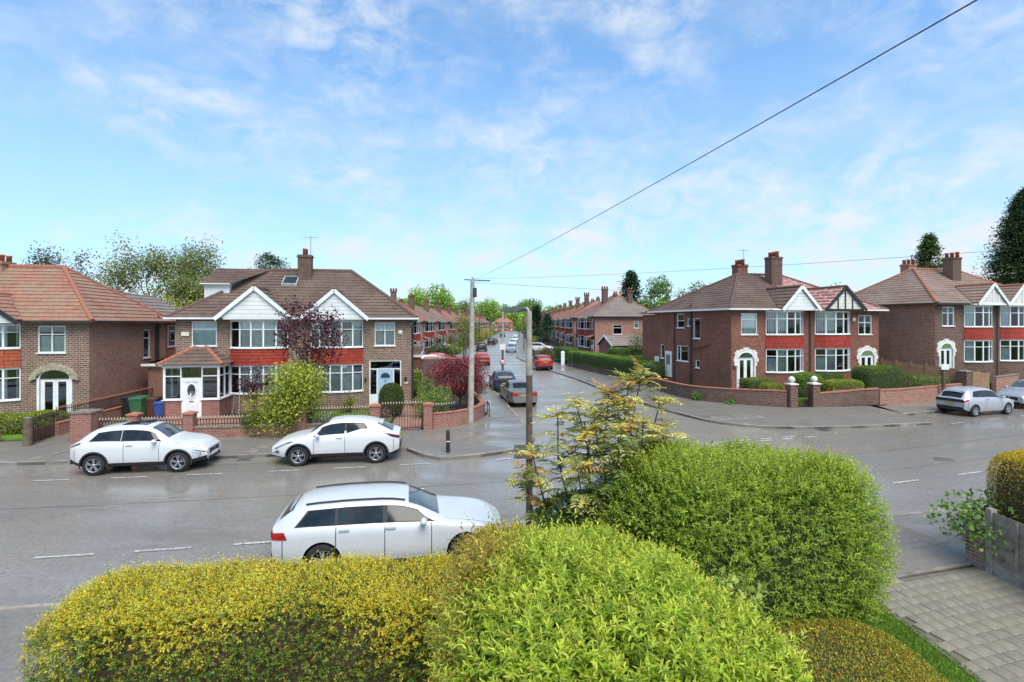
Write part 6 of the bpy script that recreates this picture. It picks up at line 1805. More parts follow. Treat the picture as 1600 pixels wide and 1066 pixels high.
# side-street right: low wall under the clipped hedge, white gate posts, garage, laundry
wall_path('hedge_wall', 'low brown brick wall under the long clipped hedge', [(10.55, 42.0), (9.9, 45), (8.8, 50), (7.6, 55), (6.45, 60)], PZ, .62, .25, 'brick_dark', 'stone_cap', .03)
for (x, y, lb) in ((5.95, 61.5, 'thick white gate post at the end of the clipped hedge'), (6.75, 58.6, 'thin white gate post against the clipped hedge')):
    T = empty('gate_post', (x, y, PZ)); tag(T, lb, 'post'); w = .2 if 'thick' in lb else .1
    m = MB(); m.box(-w, w, -w, w, 0, 1.45); m.build('post', 'upvc', T); m = MB(); m.lathe([(w * 1.35, 0), (w * 1.35, .05), (0, .2)], (0, 0, 1.45), 4); m.build('cap', 'upvc', T)
T = empty('garage', (11.9, 62, .3), math.radians(24)); tag(T, 'low brick garage with white-edged gable and grey roof behind hedges', 'garage')
m = MB(); m.box(0, 6.8, 0, 2.9, -.5, 2.1); m.prism([(0, 0, 2.1), (0, 2.9, 2.1), (0, 1.45, 3.1)], (.15, 0, 0)); m.build('wall', 'brick_garden', T)
m = MB(); courses(m, [(-.25, -.3, 2.0), (7, -.3, 2.0), (7, 1.45, 3.2), (-.25, 1.45, 3.2)]); courses(m, [(7, 3.2, 2.0), (-.25, 3.2, 2.0), (-.25, 1.45, 3.2), (7, 1.45, 3.2)]); m.build('roof', 'roof_grey', T)
m = MB(); m.bar((-.3, -.35, 1.95), (-.3, 1.45, 3.2), .04, .2); m.bar((-.3, 3.25, 1.95), (-.3, 1.45, 3.2), .04, .2); m.build('bargeboard', 'upvc', T)
wall_path('garden_wall', 'dark brick garden wall reaching to the dark red pair', [(13.6, 54), (16.5, 54.8), (18.5, 50)], PZ, 2.0, .23, 'brick_dark', 'stone_cap')
T = empty('washing_line', (14.3, 56.5, .5), .05); tag(T, 'blue and pink sheets hung behind the dark garden wall', 'laundry')
for (x0, x1, mt, nm) in ((0, .75, 'cloth_blue', 'blue_sheet'), (.78, 1.85, 'cloth_pink', 'pink_sheet')):
    m = MB(); pleats(m, Vector((0, 0, 0)), UX, x0, x1, .9, 2.15, 0, .03, .16); m.build(nm, mt, T)
m = MB(); m.tube([(-.4, 0, 2.17), (1, 0, 2.14), (2.4, 0, 2.2)], .006, 4); m.build('line', 'cable', T)
for x in (-.4, 2.4):
    m = MB(); m.tube([(x, 0, 0), (x, 0, 2.2)], .03, 6); m.build('pole', 'steel_grey', T)

# ------------------------------------------------------------------ street furniture
T = empty('telegraph_pole', (-2.02, 25.55, PZ)); tag(T, 'tall pale telegraph pole on the corner pavement', 'pole')
m = MB(); m.tube([(0, 0, -.2), (.04, 0, 2.5), (.1, 0, 7.0)], [.15, .14, .10], 12); m.build('pole', 'pole_concrete', T)
m = MB(); m.bar((-.3, 0, 7.0), (.95, .1, 6.95), .03, .05); m.build('cross_bar', 'lamp_dark', T)
m = MB(); m.box(.12, .30, -.1, .1, 6.15, 6.6); m.box(.15, .27, -.13, -.1, 6.2, 6.5); m.build('junction_box', 'lamp_dark', T)
m = MB(); m.lathe([(.0, 0), (.05, .02), (.04, .12), (.06, .14), (0, .2)], (.1, 0, 7.0), 8); m.build('insulator', 'sign_white', T)
for k in range(5):
    m = MB(); m.bar((-.16 if k % 2 else .16, 0, 3.6 + k * .45), (0, 0, 3.6 + k * .45), .02, .02); m.build('step_iron', 'lamp_dark', T)

def lamp_post(label, x, y, h, split, arm, r=.075, z=PZ):
    T = empty('street_lamp', (x, y, z)); tag(T, label, 'street lamp')
    m = MB(); m.tube([(0, 0, -.2), (0, 0, split)], [r * 1.1, r], 14); m.build('lower_column', 'pole_wood', T)
    m = MB(); m.tube([(0, 0, split), (0, 0, h)], [r * 1.03, r * .82], 14); m.build('upper_column', 'pole_concrete', T)
    m = MB(); m.lathe([(r * 1.12, 0), (r * 1.16, .02), (r * 1.12, .05)], (0, 0, split), 14); m.build('collar', 'concrete', T)
    d = Vector((arm, 0, 0)); m = MB(); e = Vector((0, 0, h)) + d * .75 + Vector((0, 0, .05))
    m.tube([(0, 0, h - .05), tuple(Vector((0, 0, h)) + d * .2 + Vector((0, 0, .05))), tuple(e)], [r * .7, .04, .035], 8); m.build('arm', 'steel_grey', T)
    m = MB(); s_ = 1 if arm > 0 else -1
    V = [(0, -.05, 0), (0, .05, 0), (0, .05, .07), (0, -.05, .07), (.22 * s_, -.12, -.02), (.22 * s_, .12, -.02), (.2 * s_, .09, .09), (.2 * s_, -.09, .09), (.5 * s_, -.09, -.01), (.5 * s_, .09, -.01), (.46 * s_, .06, .06), (.46 * s_, -.06, .06)]
    V = [(v[0] + e.x - .1 * s_, v[1], v[2] + e.z - .05) for v in V]
    m.add(V, [(0, 1, 2, 3)] + [tuple(j) for i in (0, 4) for j in ((i, i + 1, i + 5, i + 4), (i + 1, i + 2, i + 6, i + 5), (i + 2, i + 3, i + 7, i + 6), (i + 3, i, i + 4, i + 7))] + [(8, 9, 10, 11)]); hd = m.build('lamp_head', 'lamp_dark', T)
    m = MB(); m.box(e.x + .02 * s_ if s_ > 0 else e.x - .3, e.x + .3 if s_ > 0 else e.x - .02, -.06, .06, e.z - .082, e.z - .068); m.build('lens', 'lamp_clear', hd)
    return T
lp = lamp_post('brown and grey lamp post standing in front of the feathery shrub', .34, 10.35, 5.12, 3.85, -.22, .062)
T = empty('sign_plate', (.34, 10.35, 0)); tag(T, 'small grey sign plate seen from behind on the near lamp post', 'sign')
m = MB(); m.box(-.30, .20, -.088, -.078, 2.34, 2.62); m.build('plate', 'sign_back', T)
for zz in (2.4, 2.55):
    m = MB(); m.lathe([(.075, 0), (.075, .03), (.068, .03), (.068, 0), (.075, 0)], (0, 0, zz), 12); m.box(-.05, .05, -.079, -.06, zz, zz + .03); m.build('clip', 'steel_grey', T)
lp2 = lamp_post('lamp post with round limit sign behind the grey saloon', -.75, 42.2, 5.95, 3.0, .8, .085)
T = empty('speed_sign', (-.75, 42.2, PZ)); tag(T, 'small round white sign with red ring on the farther lamp post', 'sign')
m = MB(); m.lathe([(0, -.012), (.22, -.012), (.22, 0), (0, 0)], (0, -.12, 1.75), 20, axis='Y'); m.build('disc', 'sign_white', T)
m = MB(); m.lathe([(.165, -.017), (.225, -.017), (.225, -.011), (.165, -.011), (.165, -.017)], (0, -.12, 1.75), 20, axis='Y'); m.build('ring', 'sign_red', T)
fc = bpy.data.curves.new('numerals', 'FONT'); fc.body = '20'; fc.size = .2; fc.align_x = 'CENTER'; fc.align_y = 'CENTER'; fc.extrude = .002
fc.materials.append(M('black_paint')); fo = link('numerals_source', fc); dg_ = bpy.context.evaluated_depsgraph_get(); fm_ = bpy.data.meshes.new_from_object(fo.evaluated_get(dg_)); bpy.data.objects.remove(fo)
fo = link('numerals', fm_, T, (0, -.138, 1.75)); fo.rotation_euler = (math.pi / 2, 0, 0)
m = MB(); m.box(-.22, .22, -.13, -.11, 2.75, 3.2); m.build('plate', 'sign_white', T)
T = empty('bollard', (-2.42, 19.85, PZ)); tag(T, 'black bollard with white band at the kerb corner', 'bollard')
m = MB(); m.lathe([(.085, -.1), (.08, 0), (.075, .42), (.07, .8), (.055, .84), (0, .86)], (0, 0, 0), 14); m.build('post', 'black_paint', T)
m = MB(); m.lathe([(.0785, .40), (.0775, .44)], (0, 0, 0), 14); m.build('band', 'sign_white', T)
T = empty('street_name_sign', (-1.22, 27.7, PZ), 1.75); tag(T, 'low street name plate on two posts beside the curved wall', 'sign')
m = MB(); m.box(-.5, .5, -.012, .012, .55, .75); m.build('plate', 'sign_white', T)
for s_ in (-.4, .4):
    m = MB(); m.box(s_ - .03, s_ + .03, .014, .06, -.1, .72); m.build('post', 'black_paint', T)
T = empty('notice_post', (27.3, 33.2, PZ)); tag(T, 'dark post with small white notice behind the pale silver hatchback', 'post')
m = MB(); m.tube([(0, 0, -.2), (0, 0, 2.0)], [.12, .1], 10); m.build('post', 'pole_wood', T); m = MB(); m.box(-.24, .24, -.14, -.11, 1.95, 2.3); m.build('notice', 'sign_white', T)
POLES = [(-5.2, 47, 3.6, .1, 'thin brown post on the left pavement before the red hatchback'), (-7.4, 84, 8.2, .13, 'tall dark telegraph pole by the second left-hand pair'), (-6.9, 112, 7.0, .12, 'dark pole farther along the left pavement'), (-6.2, 150, 7.0, .12, 'slender pole on the left halfway up the street'), (2.2, 97, 6.3, .11, 'dark post on the right pavement by the pale cars')]
for (x, y, h, r, lb) in POLES:
    T = empty('street_pole', (x, y, PZ)); tag(T, lb, 'pole', 'posts along the side street'); m = MB(); m.tube([(0, 0, -.2), (0, 0, h * .5), (.03, 0, h)], [r, r * .9, r * .7], 8); m.build('pole', 'pole_wood', T)
    m = MB(); m.box(-.28, .28, -.03, .03, h - .35, h - .27); m.build('cross_bar', 'lamp_dark', T)

# overhead cables
def cable(label, a, b, sag, r=.009):
    a, b = Vector(a), Vector(b); pts = [a.lerp(b, t) - Z * (sag * 4 * t * (1 - t)) for t in np.linspace(0, 1, 25)]
    m = MB(); m.tube(pts, r, 5); o = m.build('overhead_cable', 'cable'); tag(o, label, 'cable')
cable('thick dark overhead cable rising across the sky to the upper right', (-1.92, 25.5, 7.1), (2.75, 1.6, 6.75), .12, .0045)
cable('thin overhead cable, upper of the two at the right edge', (-1.92, 25.5, 7.15), (13.5, 7.0, 6.5), .18, .0042)
cable('thin overhead cable, lower of the two at the right edge', (-1.92, 25.5, 7.0), (34, 26, 7.4), .75, .007)

# ------------------------------------------------------------------ our front garden
# golden privet hedge along our front boundary
GOLD = ['#d9b92c', '#cfae28', '#e0c544', '#b9a22e', '#a9a032', '#c7a93a']
def shoot_hedge(name, label, c, h, ang, n, leaf, seed):
    rng = np.random.default_rng(seed)
    P, N = box_surface(rng, n, h, 5.5)
    bump_ = wob(P, 1.7, seed) * .10 + wob(P, 6.0, seed + 1) * .05
    P = P + N * bump_[:, None] - N * (rng.uniform(0, 1, n) ** 1.5 * .2)[:, None]
    A = unit(N * .6 + rng.normal(0, .45, (n, 3)) + np.array([0, 0, .55]))
    L = .075 * rng.uniform(.5, 1.7, n); L = np.where((rng.random(n) < .05) & (N[:, 2] > .3), L * 2.6, L)
    hgt = P[:, 2] / h[2] + .35 * wob(P, 2.6, seed + 3) + rng.normal(0, .18, n)
    gold = hgt > .40 + .10 * P[:, 0] / h[0]
    thin = (wob(P, 1.9, seed + 7) > .75) & (rng.random(n) < .7)
    keep = ~thin & ((hgt > -.35) | (rng.random(n) < .8))
    P, A, L, gold, N, hgt = P[keep], A[keep], L[keep], gold[keep], N[keep], hgt[keep]
    out = []
    for sel, cols, tips in ((gold, ['#c4b43c', '#a6aa3c', '#90a03c', '#d4bc3e'], ['#ffe450', '#fbda44', '#e4da50', '#ffe868', '#f6cc3e']), (~gold, ['#5d7c30', '#4a6a2c', '#73903a', '#3d5a28', '#8c8a3c', '#7a6a3c'], ['#86a03e', '#6d8c36', '#a8a43e', '#c2b444'])):
        out.append(shoots(rng, P[sel], A[sel], L[sel], 6, leaf, .55, .95, cols, None, .2, tips))
    a, b, cN, s, col = [np.concatenate(x) for x in zip(*out)]
    me = leaf_mesh(name, a, b, cN, s, s * .55, col, 'leaf_soft', False, .12)
    o = link(name, me); o.location = c; o.rotation_euler = (0, 0, ang); tag(o, label, 'hedge')
    core_mesh('branches', h, 5.5, seed, .10, 1.7, .80, 'twig_brown', o)
    tw = MB(); rr = np.random.default_rng(seed + 20)
    Q, NN = box_surface(rr, 700, h, 5.5)
    for q, nn in zip(Q, NN):
        p0 = Vector(q * .84); d = Vector(nn * .6 + rr.normal(0, .5, 3) + np.array([0, 0, .6])).normalized()
        tw.tube([p0, p0 + d * .1, p0 + d * .22 + Vector(rr.normal(0, .03, 3))], [.006, .005, .002], 3, caps=False)
    to = tw.build('twigs', 'twig_brown', o); to['kind'] = 'stuff'
    return o
shoot_hedge('privet_hedge', 'long golden privet hedge along the bottom of the picture', (-3.05, 6.95, .76), (2.85, .72, .82), math.radians(6), 24000, .042, 11)
# bright laurel-like bush in the middle
BR = ['#9fb83a', '#8fac34', '#b2c442', '#769632', '#bfc648']
shoot_bush('evergreen_bush', 'large bright green leafy bush at the bottom centre', 'bush', (.9, 5.45, 1.1), (1.62, 2.0, 1.40), math.radians(14), 8600, .076, BR, [3, 3, 2, 2, 1], ['#d4dc4c', '#c6d444', '#dcdc58'], p=3.0, amp=.2, scale=1.9, seed=21, nl=9, length=.12, lw=.30,
           patch=(['#c3b44c', '#d0bd58', '#b3ab42', '#a8843e'], 2.2, 1.25, (-.85, .45, .25)), up=.5, slope=-.13)
shoot_bush('privet_bush', 'tall dense green privet bush beside the driveway', 'bush', (3.65, 8.55, 1.38), (2.1, 1.2, 1.48), math.radians(10), 11500, .058, ['#90a83a', '#7a9632', '#a2b442', '#628230'], [3, 3, 2, 1], ['#c4ce4a', '#b4c242'], p=3.2, amp=.19, scale=1.6, seed=31, nl=9, length=.15, lw=.36, up=.55)
# feathery shrub with pinnate leaves (yellow-orange new growth)
def feathery(label, c, stems, seed):
    rng = np.random.default_rng(seed); T = empty('mahonia_shrub', c); tag(T, label, 'shrub')
    mb = MB(); P, D, N, S, CC = [], [], [], [], []
    GOLDS = ['#e6d98a', '#e0cc66', '#d8d27a', '#d6c66c', '#dca858', '#c8c868']; GREENS = ['#93a257', '#7d9048', '#a6ad66', '#66803e', '#8a9a52']
    for (x, y, h, lean) in stems:
        x *= .84; lean *= .8
        top = Vector((x + lean, y, h)); mid = Vector((x * .8 + lean * .25 + rng.normal(0, .08), y * .8 + rng.normal(0, .06), h * .55)); root = Vector((x * .35, y * .35, -.1))
        q75 = mid.lerp(top, .5) + Vector((rng.normal(0, .06), rng.normal(0, .06), 0))
        path = [root, mid, q75, top]
        mb.tube(path, [.024, .018, .014, .009], 6)
        nf = 44
        for k in range(nf):
            u = rng.uniform(.35, 1) ** .7 if k > 9 else rng.uniform(.95, 1.0)
            t = u * 3; i_ = min(2, int(t)); q = path[i_].lerp(path[i_ + 1], t - i_)
            a = rng.uniform(0, 6.28); el = rng.uniform(.25, 1.15) if u > .93 else rng.uniform(-.1, .7)
            d = Vector((math.cos(a) * math.cos(el), math.sin(a) * math.cos(el), math.sin(el))); L = rng.uniform(.24, .46) * (1 if u > .6 else .8); npair = 7
            sd_ = d.cross(Z).normalized()
            g = rng.random() < (.88 if u > .93 else .5 if u > .72 else .15)
            base = np.array(C(rng.choice(GOLDS if g else GREENS))[:3]); droop = rng.uniform(.2, .6); roll = rng.normal(0, .35)
            pts = []
            for j in range(npair + 1):
                t = j / npair; pt = q + d * (L * t) - Z * (L * droop * t * t) + sd_ * (roll * L * .15 * t * t); pts.append(pt)
                if j == 0: continue
                for s_ in ((-1, 1) if j < npair else (0,)):
                    P.append(pt); dd = (sd_ * s_ * .9 + d * (.55 if s_ else 1) - Z * (.15 + .25 * rng.random())).normalized(); D.append(dd)
                    N.append(Z + d * .2 + Vector(rng.normal(0, .3, 3))); S.append(.125 * (L / .4) * (1 - .4 * abs(t - .4)) * rng.uniform(.75, 1.2)); CC.append(np.clip(base * rng.normal(1, .16), .01, .9))
            mb.tube(pts, .0035, 3, caps=False)
    mb.build('stems', 'twig_brown', T)
    link('foliage', leaf_mesh('foliage', np.array(P), np.array(D), np.array([list(v) for v in N]), np.array(S), np.array(S) * .34, np.array(CC), 'leaf_soft', True, .1), T)
feathery('tall feathery shrub with yellow-orange leaf tips behind the bright bush', (1.45, 8.75, .1), [(-.95, -.1, 2.75, -.4), (-.7, .2, 3.35, -.1), (-.45, .2, 3.6, .0), (-.15, 0, 3.1, -.05), (.15, .2, 3.7, .1), (.5, 0, 3.95, .1), (.8, .1, 4.1, .1), (1.05, .2, 3.6, .25), (.3, -.4, 3.2, .05), (.6, -.3, 3.35, .2), (-.3, -.4, 2.6, -.2), (.05, .3, 3.3, -.1), (.95, -.2, 3.1, .3), (-1.15, .2, 2.3, -.35), (.45, .3, 3.5, .0)], 5)
hedge('undergrowth_shrub', 'dark green shrub at the foot of the feathery stems', 'shrub', (1.3, 8.7, 1.1), (1.2, .8, 1.15), 0, 9000, .07, ['#5f7a34', '#4b672c', '#71873c', '#3b5527'], None, p=2.4, amp=.18, scale=2.2, seed=41, up=.5, shrink=.8, lw=.42, mat='leaf_gloss', fine=True)
# leggy shoots between the two bushes
shrub('young_sapling', 'young broad-leaved shoots between the two big green bushes', (2.75, 6.6, 1.3), .4, 1.1, 170, .10, ['#b0c060', '#bccb6c', '#9cb052'], None, 44, 'shrub', clumps=7, lw=.6, mat='leaf_gloss')
# low mound
hedge('heather_mound', 'low mound of small yellow-green and russet leaves by the lawn', 'shrub', (4.15, 6.75, .25), (1.5, 1.4, .5), .2, 52000, .030, ['#b4ac40', '#a0a23c', '#c0aa42', '#8f9a3c', '#a8743c', '#c49a46'], [3, 3, 2, 2, 1, 1], p=2.3, amp=.05, scale=3, seed=51, up=.7, shrink=.93, depth=.06, lw=.55)
# lawn strip and drive
poly_patch('garden_lawn', [(-8, 6.3), (-6.4, 6.3), (1.5, 8.2), (6.38, 9.55), (6.38, -2), (-8, -2)], PZ + .0, 'lawn')
rng = np.random.default_rng(3); n = 16000
P = np.stack([rng.uniform(4.9, 6.42, n), rng.uniform(6.4, 9.4, n), np.full(n, PZ + .0)], 1)
P = P[P[:, 1] < 9.5 - (6.4 - P[:, 0]) * .25]
n = len(P)
go = link('lawn_grass', leaf_mesh('lawn_grass', P, unit(rng.normal(0, .35, (n, 3)) + np.array([0, 0, 1.])), unit(rng.normal(size=(n, 3))), rng.uniform(.03, .07, n), .008, palette(rng, n, ['#6f9030', '#7fa038', '#5d7f2a', '#8ea844'], None, .2)))
go['kind'] = 'stuff'; go['label'] = 'short mown grass beside the paved drive'; go['category'] = 'grass'
# block paving: each paver a piece of the drive
g = MB(); g.add([(6.42, 9.8, .098), (9.5, 10.6, .098), (9.5, -2, .098), (6.42, -2, .098)], [(0, 1, 2, 3)]); flip_up(g); drive = struct(g.build('paved_drive', 'joint_dirt'))
PAV = {}
rnd = random.Random(9)
def paver(x0, y0, w, d, mat, ang, org):
    key = (round(w, 3), round(d, 3), mat)
    if key not in PAV:
        m = MB(); e = .005; b = .009
        m.add([(e, e, 0), (w - e, e, 0), (w - e, d - e, 0), (e, d - e, 0), (e, e, .03), (w - e, e, .03), (w - e, d - e, .03), (e, d - e, .03), (e + b, e + b, .04), (w - e - b, e + b, .04), (w - e - b, d - e - b, .04), (e + b, d - e - b, .04)],
              [(0, 1, 5, 4), (1, 2, 6, 5), (2, 3, 7, 6), (3, 0, 4, 7), (4, 5, 9, 8), (5, 6, 10, 9), (6, 7, 11, 10), (7, 4, 8, 11), (8, 9, 10, 11)]); PAV[key] = m.mesh('paver', [mat])
    o = link('paver', PAV[key], drive); c, s = math.cos(ang), math.sin(ang)
    o.location = (org[0] + c * x0 - s * y0, org[1] + s * x0 + c * y0, .085 + rnd.uniform(-.002, .004)); o.rotation_euler = (rnd.uniform(-.006, .006), rnd.uniform(-.006, .006), ang)
y = .3; row = 0; cnt = 0
org = (6.42, 9.55); A_ = RA(8)
while y > -4.4 and cnt < 296:
    d = rnd.choice((.2, .24)); x = -1.0 - rnd.uniform(0, .2)
    while x < 3.6:
        w = rnd.choice((.16, .24, .32, .24)); c, s = math.cos(A_), math.sin(A_)
        cx, cy = org[0] + c * (x + w / 2) - s * (y - d / 2), org[1] + s * (x + w / 2) + c * (y - d / 2)
        if 6.5 < cx < 9.3 and cy < 9.78 + (cx - 6.42) * .24 and cx * 820 / max(cy, 1) < 850 and cy > 6.9:
            paver(x, y - d, w, d, rnd.choice(('paver_a', 'paver_a', 'paver_b', 'paver_c')), A_, org); cnt += 1
        x += w
    y -= d
for k in range(16):   # dark edging along the lawn
    m = MB(); m.box(6.34, 6.41, 9.3 - k * .3 + .01, 9.58 - k * .3, .05, .135); m.build('edging_block', 'paver_b', drive)
# fence on the right of the drive
T = empty('concrete_post_fence', (9.36, 10.25, PZ - .02)); tag(T, 'grey boarded fence with concrete posts at the right of the drive', 'fence')
for yy in (0, -1.85):
    m = MB(); m.box(-.06, .06, yy - .06, yy + .06, -.1, 1.28); m.build('post', 'concrete', T)
    m = MB(); m.box(-.03, .03, yy - 1.78, yy - .065, 0, .28); m.build('gravel_board', 'concrete', T)
    for k in range(5):
        m = MB(); z0 = .29 + k * .185; m.prism([(-.012, yy - .07, z0), (-.035, yy - .07, z0), (-.02, yy - .07, z0 + .2), (-.008, yy - .07, z0 + .2)], (0, -1.7, 0)); m.build('board', 'fence_grey', T)
    for k in (.5, 1.3):
        m = MB(); m.box(-.06, -.036, yy - .07 - k - .02, yy - .07 - k + .03, .3, 1.2); m.build('batten', 'fence_grey', T)
pillar('brick_pier', 'worn brick pier at the end of the concrete-post fence', 9.55, 10.62, .4, .75, 'brick_worn', 'stone_cap', .1, z=PZ)
shrub('climbing_shrub', 'loose light green shrub spilling over the worn brick pier', (9.7, 10.75, .4), .9, 1.4, 1300, .10, ['#7a9a45', '#88a650', '#658538', '#9bb060'], None, 61, lw=.75, mat='leaf_gloss', clumps=14)
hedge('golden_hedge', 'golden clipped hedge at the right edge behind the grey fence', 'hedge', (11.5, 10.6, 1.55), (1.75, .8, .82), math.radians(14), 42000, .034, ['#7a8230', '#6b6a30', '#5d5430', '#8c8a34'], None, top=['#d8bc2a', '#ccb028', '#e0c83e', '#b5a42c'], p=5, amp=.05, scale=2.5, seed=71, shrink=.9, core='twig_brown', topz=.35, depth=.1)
hedge('golden_hedge', 'leggy brown lower part of hedge behind the grey fence boards', 'hedge', (11.4, 10.3, .65), (1.5, .7, .6), math.radians(14), 9000, .04, ['#5d5a30', '#4a5a2a', '#5c4a34'], None, p=5, amp=.06, scale=2.5, seed=73, shrink=.85, core='twig_brown')

# ------------------------------------------------------------------ gardens opposite
tree('purple_plum_tree', 'dark purple-leaved tree in front of the two white gables', (-9.45, 24.5, PZ), 6.6, 1.85, 3000, .11, ['#5b2f3c', '#4a2833', '#6b3a44', '#3d222c', '#7a4a4a'], None, 81, .07, .34, 40, .2, open_=False, squash=1.4)
tree('purple_plum_tree', 'small thin purple-leaved shrub beside the glazed porch', (-12.6, 25.6, PZ), 3.0, .9, 900, .10, ['#5b2f3c', '#4a2833', '#6b4a44'], None, 82, .04, .3, 12, .4, cat='shrub')
shrub('yellow_green_shrub', 'big yellow-green leafy shrub under the purple tree', (-10.0, 23.75, PZ), 1.95, 4.4, 14000, .11, ['#9aa83c', '#b3b545', '#7d9034', '#c0bd52', '#687c30'], None, 83, clumps=26, top=['#b9bf4a', '#c9c658', '#a6b140'])
shrub('ground_shrub', 'dark green low growth spilling over the wall below the yellow-green shrub', (-11.4, 23.0, PZ), .7, 1.1, 2600, .07, ['#6f7f3c', '#56682f', '#85904a'], None, 84)
shrub('white_flower_shrub', 'small shrub with white blossom beside the yellow-green shrub', (-8.55, 23.9, PZ), .5, 1.1, 1300, .07, ['#e8e6dc', '#dcdccf', '#7c8a50', '#5f7038'], [3, 2, 2, 2], 85)
shrub('pink_flowers', 'pink flowers behind the white-tipped railing', (-6.95, 26.3, PZ), .8, .85, 1500, .07, ['#c98aa0', '#d7a2b4', '#7d9048', '#697f3c'], [3, 2, 2, 2], 86, 'flowers')
hedge('topiary_bush', 'egg-shaped clipped evergreen in front of the pale blue door', 'bush', (-6.3, 27.4, .95), (.62, .62, .92), 0, 9000, .055, ['#4f6a2c', '#5f7632', '#3f5a28', '#75743a'], None, p=2.3, amp=.03, scale=3, seed=87, shrink=.94, depth=.05, top=['#8a7a3c', '#7c7a38', '#6a7234'], topz=.75)
shrub('garden_shrub', 'bushy light green shrub behind the curved corner wall', (-4.1, 27.2, PZ), 1.25, 2.0, 4200, .09, ['#7d9a48', '#8fa852', '#6a883c', '#9db060'], None, 88, clumps=18)
shrub('garden_shrub', 'pale straggly shrub between the corner shrub and the garage wall', (-4.9, 30.2, PZ), .9, 2.6, 1600, .09, ['#93a05c', '#a7ac6c', '#7f9050'], None, 89, clumps=14)
shrub('garden_shrub', 'yellow-green leafy shrub against the stepped wall', (-6.4, 35.2, PZ), .8, 2.9, 1000, .14, ['#9fbe4c', '#b0c858', '#86a63e'], None, 90)
tree('red_maple', 'spreading dark red maple overhanging the corner wall', (-2.9, 29.4, PZ), 3.1, 2.0, 9000, .09, ['#94444a', '#a65256', '#823a40', '#b86664', '#70343c'], None, 91, .08, .22, 30, .34, squash=.6)
shrub('garden_shrub', 'grey-green shrub leaning over the pavement by the dark blue hatchback', (-2.5, 36.2, PZ), .95, 2.0, 1800, .09, ['#7f8c58', '#92985f', '#6c7c48'], None, 92)
hedge('garden_shrub', 'yellowish low shrubs in the far-left front garden', 'shrub', (-21.7, 23.6, .55), (1.6, .75, .5), A0, 7000, .08, ['#9aa63c', '#8a9a38', '#b0b04a', '#7a8a34'], None, p=2.4, amp=.18, scale=2.2, seed=93, shrink=.85)
shrub('garden_shrub', 'small reddish shrub beside the far-left bay window', (-21.3, 24.6, PZ), .55, 1.4, 900, .08, ['#7a6a3c', '#8d8040', '#6b7a3a'], None, 94)
shrub('climber', 'climbing plant with yellow leaves below the right-hand bow window', (-8.9, 28.6, PZ), .5, 1.5, 700, .08, ['#a8a048', '#8d963e', '#7a8838'], None, 95)
# right-hand garden hedges
hedge('clipped_hedge', 'square clipped hedge beside the arched white doorway', 'hedge', (15.15, 32.6, .95), (.95, .6, .62), A2, 6000, .06, ['#7d8f3c', '#6c8034', '#8f9c48'], None, p=6, amp=.03, seed=101, shrink=.93, group='hedges behind the ball-pillar wall')
hedge('clipped_bush', 'round yellow-green bush left of the ball-topped gate', 'bush', (15.55, 31.5, .85), (.72, .6, .58), A2, 5000, .06, ['#a0a83c', '#8c9a38', '#b4b548', '#7a8834'], None, p=2.6, amp=.04, seed=102, shrink=.92)
hedge('clipped_bush', 'rounded light green shrub right of the ball-topped gate', 'bush', (18.3, 32.6, 1.0), (1.0, .8, .9), A2, 6500, .07, ['#88a840', '#7a9a38', '#9bb64c', '#66862f'], None, p=2.3, amp=.10, seed=103, shrink=.88)
hedge('clipped_hedge', 'dark clipped hedge below the second bow window', 'hedge', (20.4, 34.2, 1.1), (1.2, .5, .6), A2, 5000, .06, ['#64803a', '#53702f', '#758c42'], None, p=6, amp=.03, seed=104, shrink=.93)
hedge('clipped_hedge', 'long low yellow-green hedge on the wall with red coping', 'hedge', (20.1, 31.9, 1.05), (1.3, .5, .52), .2, 8000, .06, ['#a5b03c', '#93a438', '#b8be4a', '#7f9234'], None, p=4, amp=.06, seed=105, shrink=.9)
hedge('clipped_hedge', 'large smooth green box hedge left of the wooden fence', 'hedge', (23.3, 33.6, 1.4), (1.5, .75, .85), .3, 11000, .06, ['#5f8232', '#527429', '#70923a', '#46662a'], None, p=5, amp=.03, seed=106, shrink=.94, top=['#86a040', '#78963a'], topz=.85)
hedge('clipped_hedge', 'smaller olive box hedge right of the large box hedge', 'hedge', (25.4, 34.6, 1.2), (.8, .65, .6), .3, 5000, .06, ['#757f36', '#65742f', '#858a40'], None, p=4, amp=.04, seed=107, shrink=.92)
hedge('garden_shrub', 'row of pale green shrubs in front of the wooden fence', 'shrub', (27.8, 34.9, .95), (2.0, .5, .5), .42, 6000, .08, ['#8d9a56', '#7c8c48', '#9ca866', '#6c7c3e'], None, p=2.6, amp=.15, seed=108, shrink=.85)
shrub('wall_weeds', 'green weeds growing at the foot of the curved dark wall', (11.75, 33.2, PZ), .45, .7, 700, .08, ['#6f9a44', '#85ab52', '#5c8438'], None, 109, 'weeds')
shrub('wall_weeds', 'small tuft of weeds farther along the curved dark wall', (13.2, 31.75, PZ), .4, .35, 350, .08, ['#6f9a44', '#85ab52', '#5c8438'], None, 110, 'weeds')
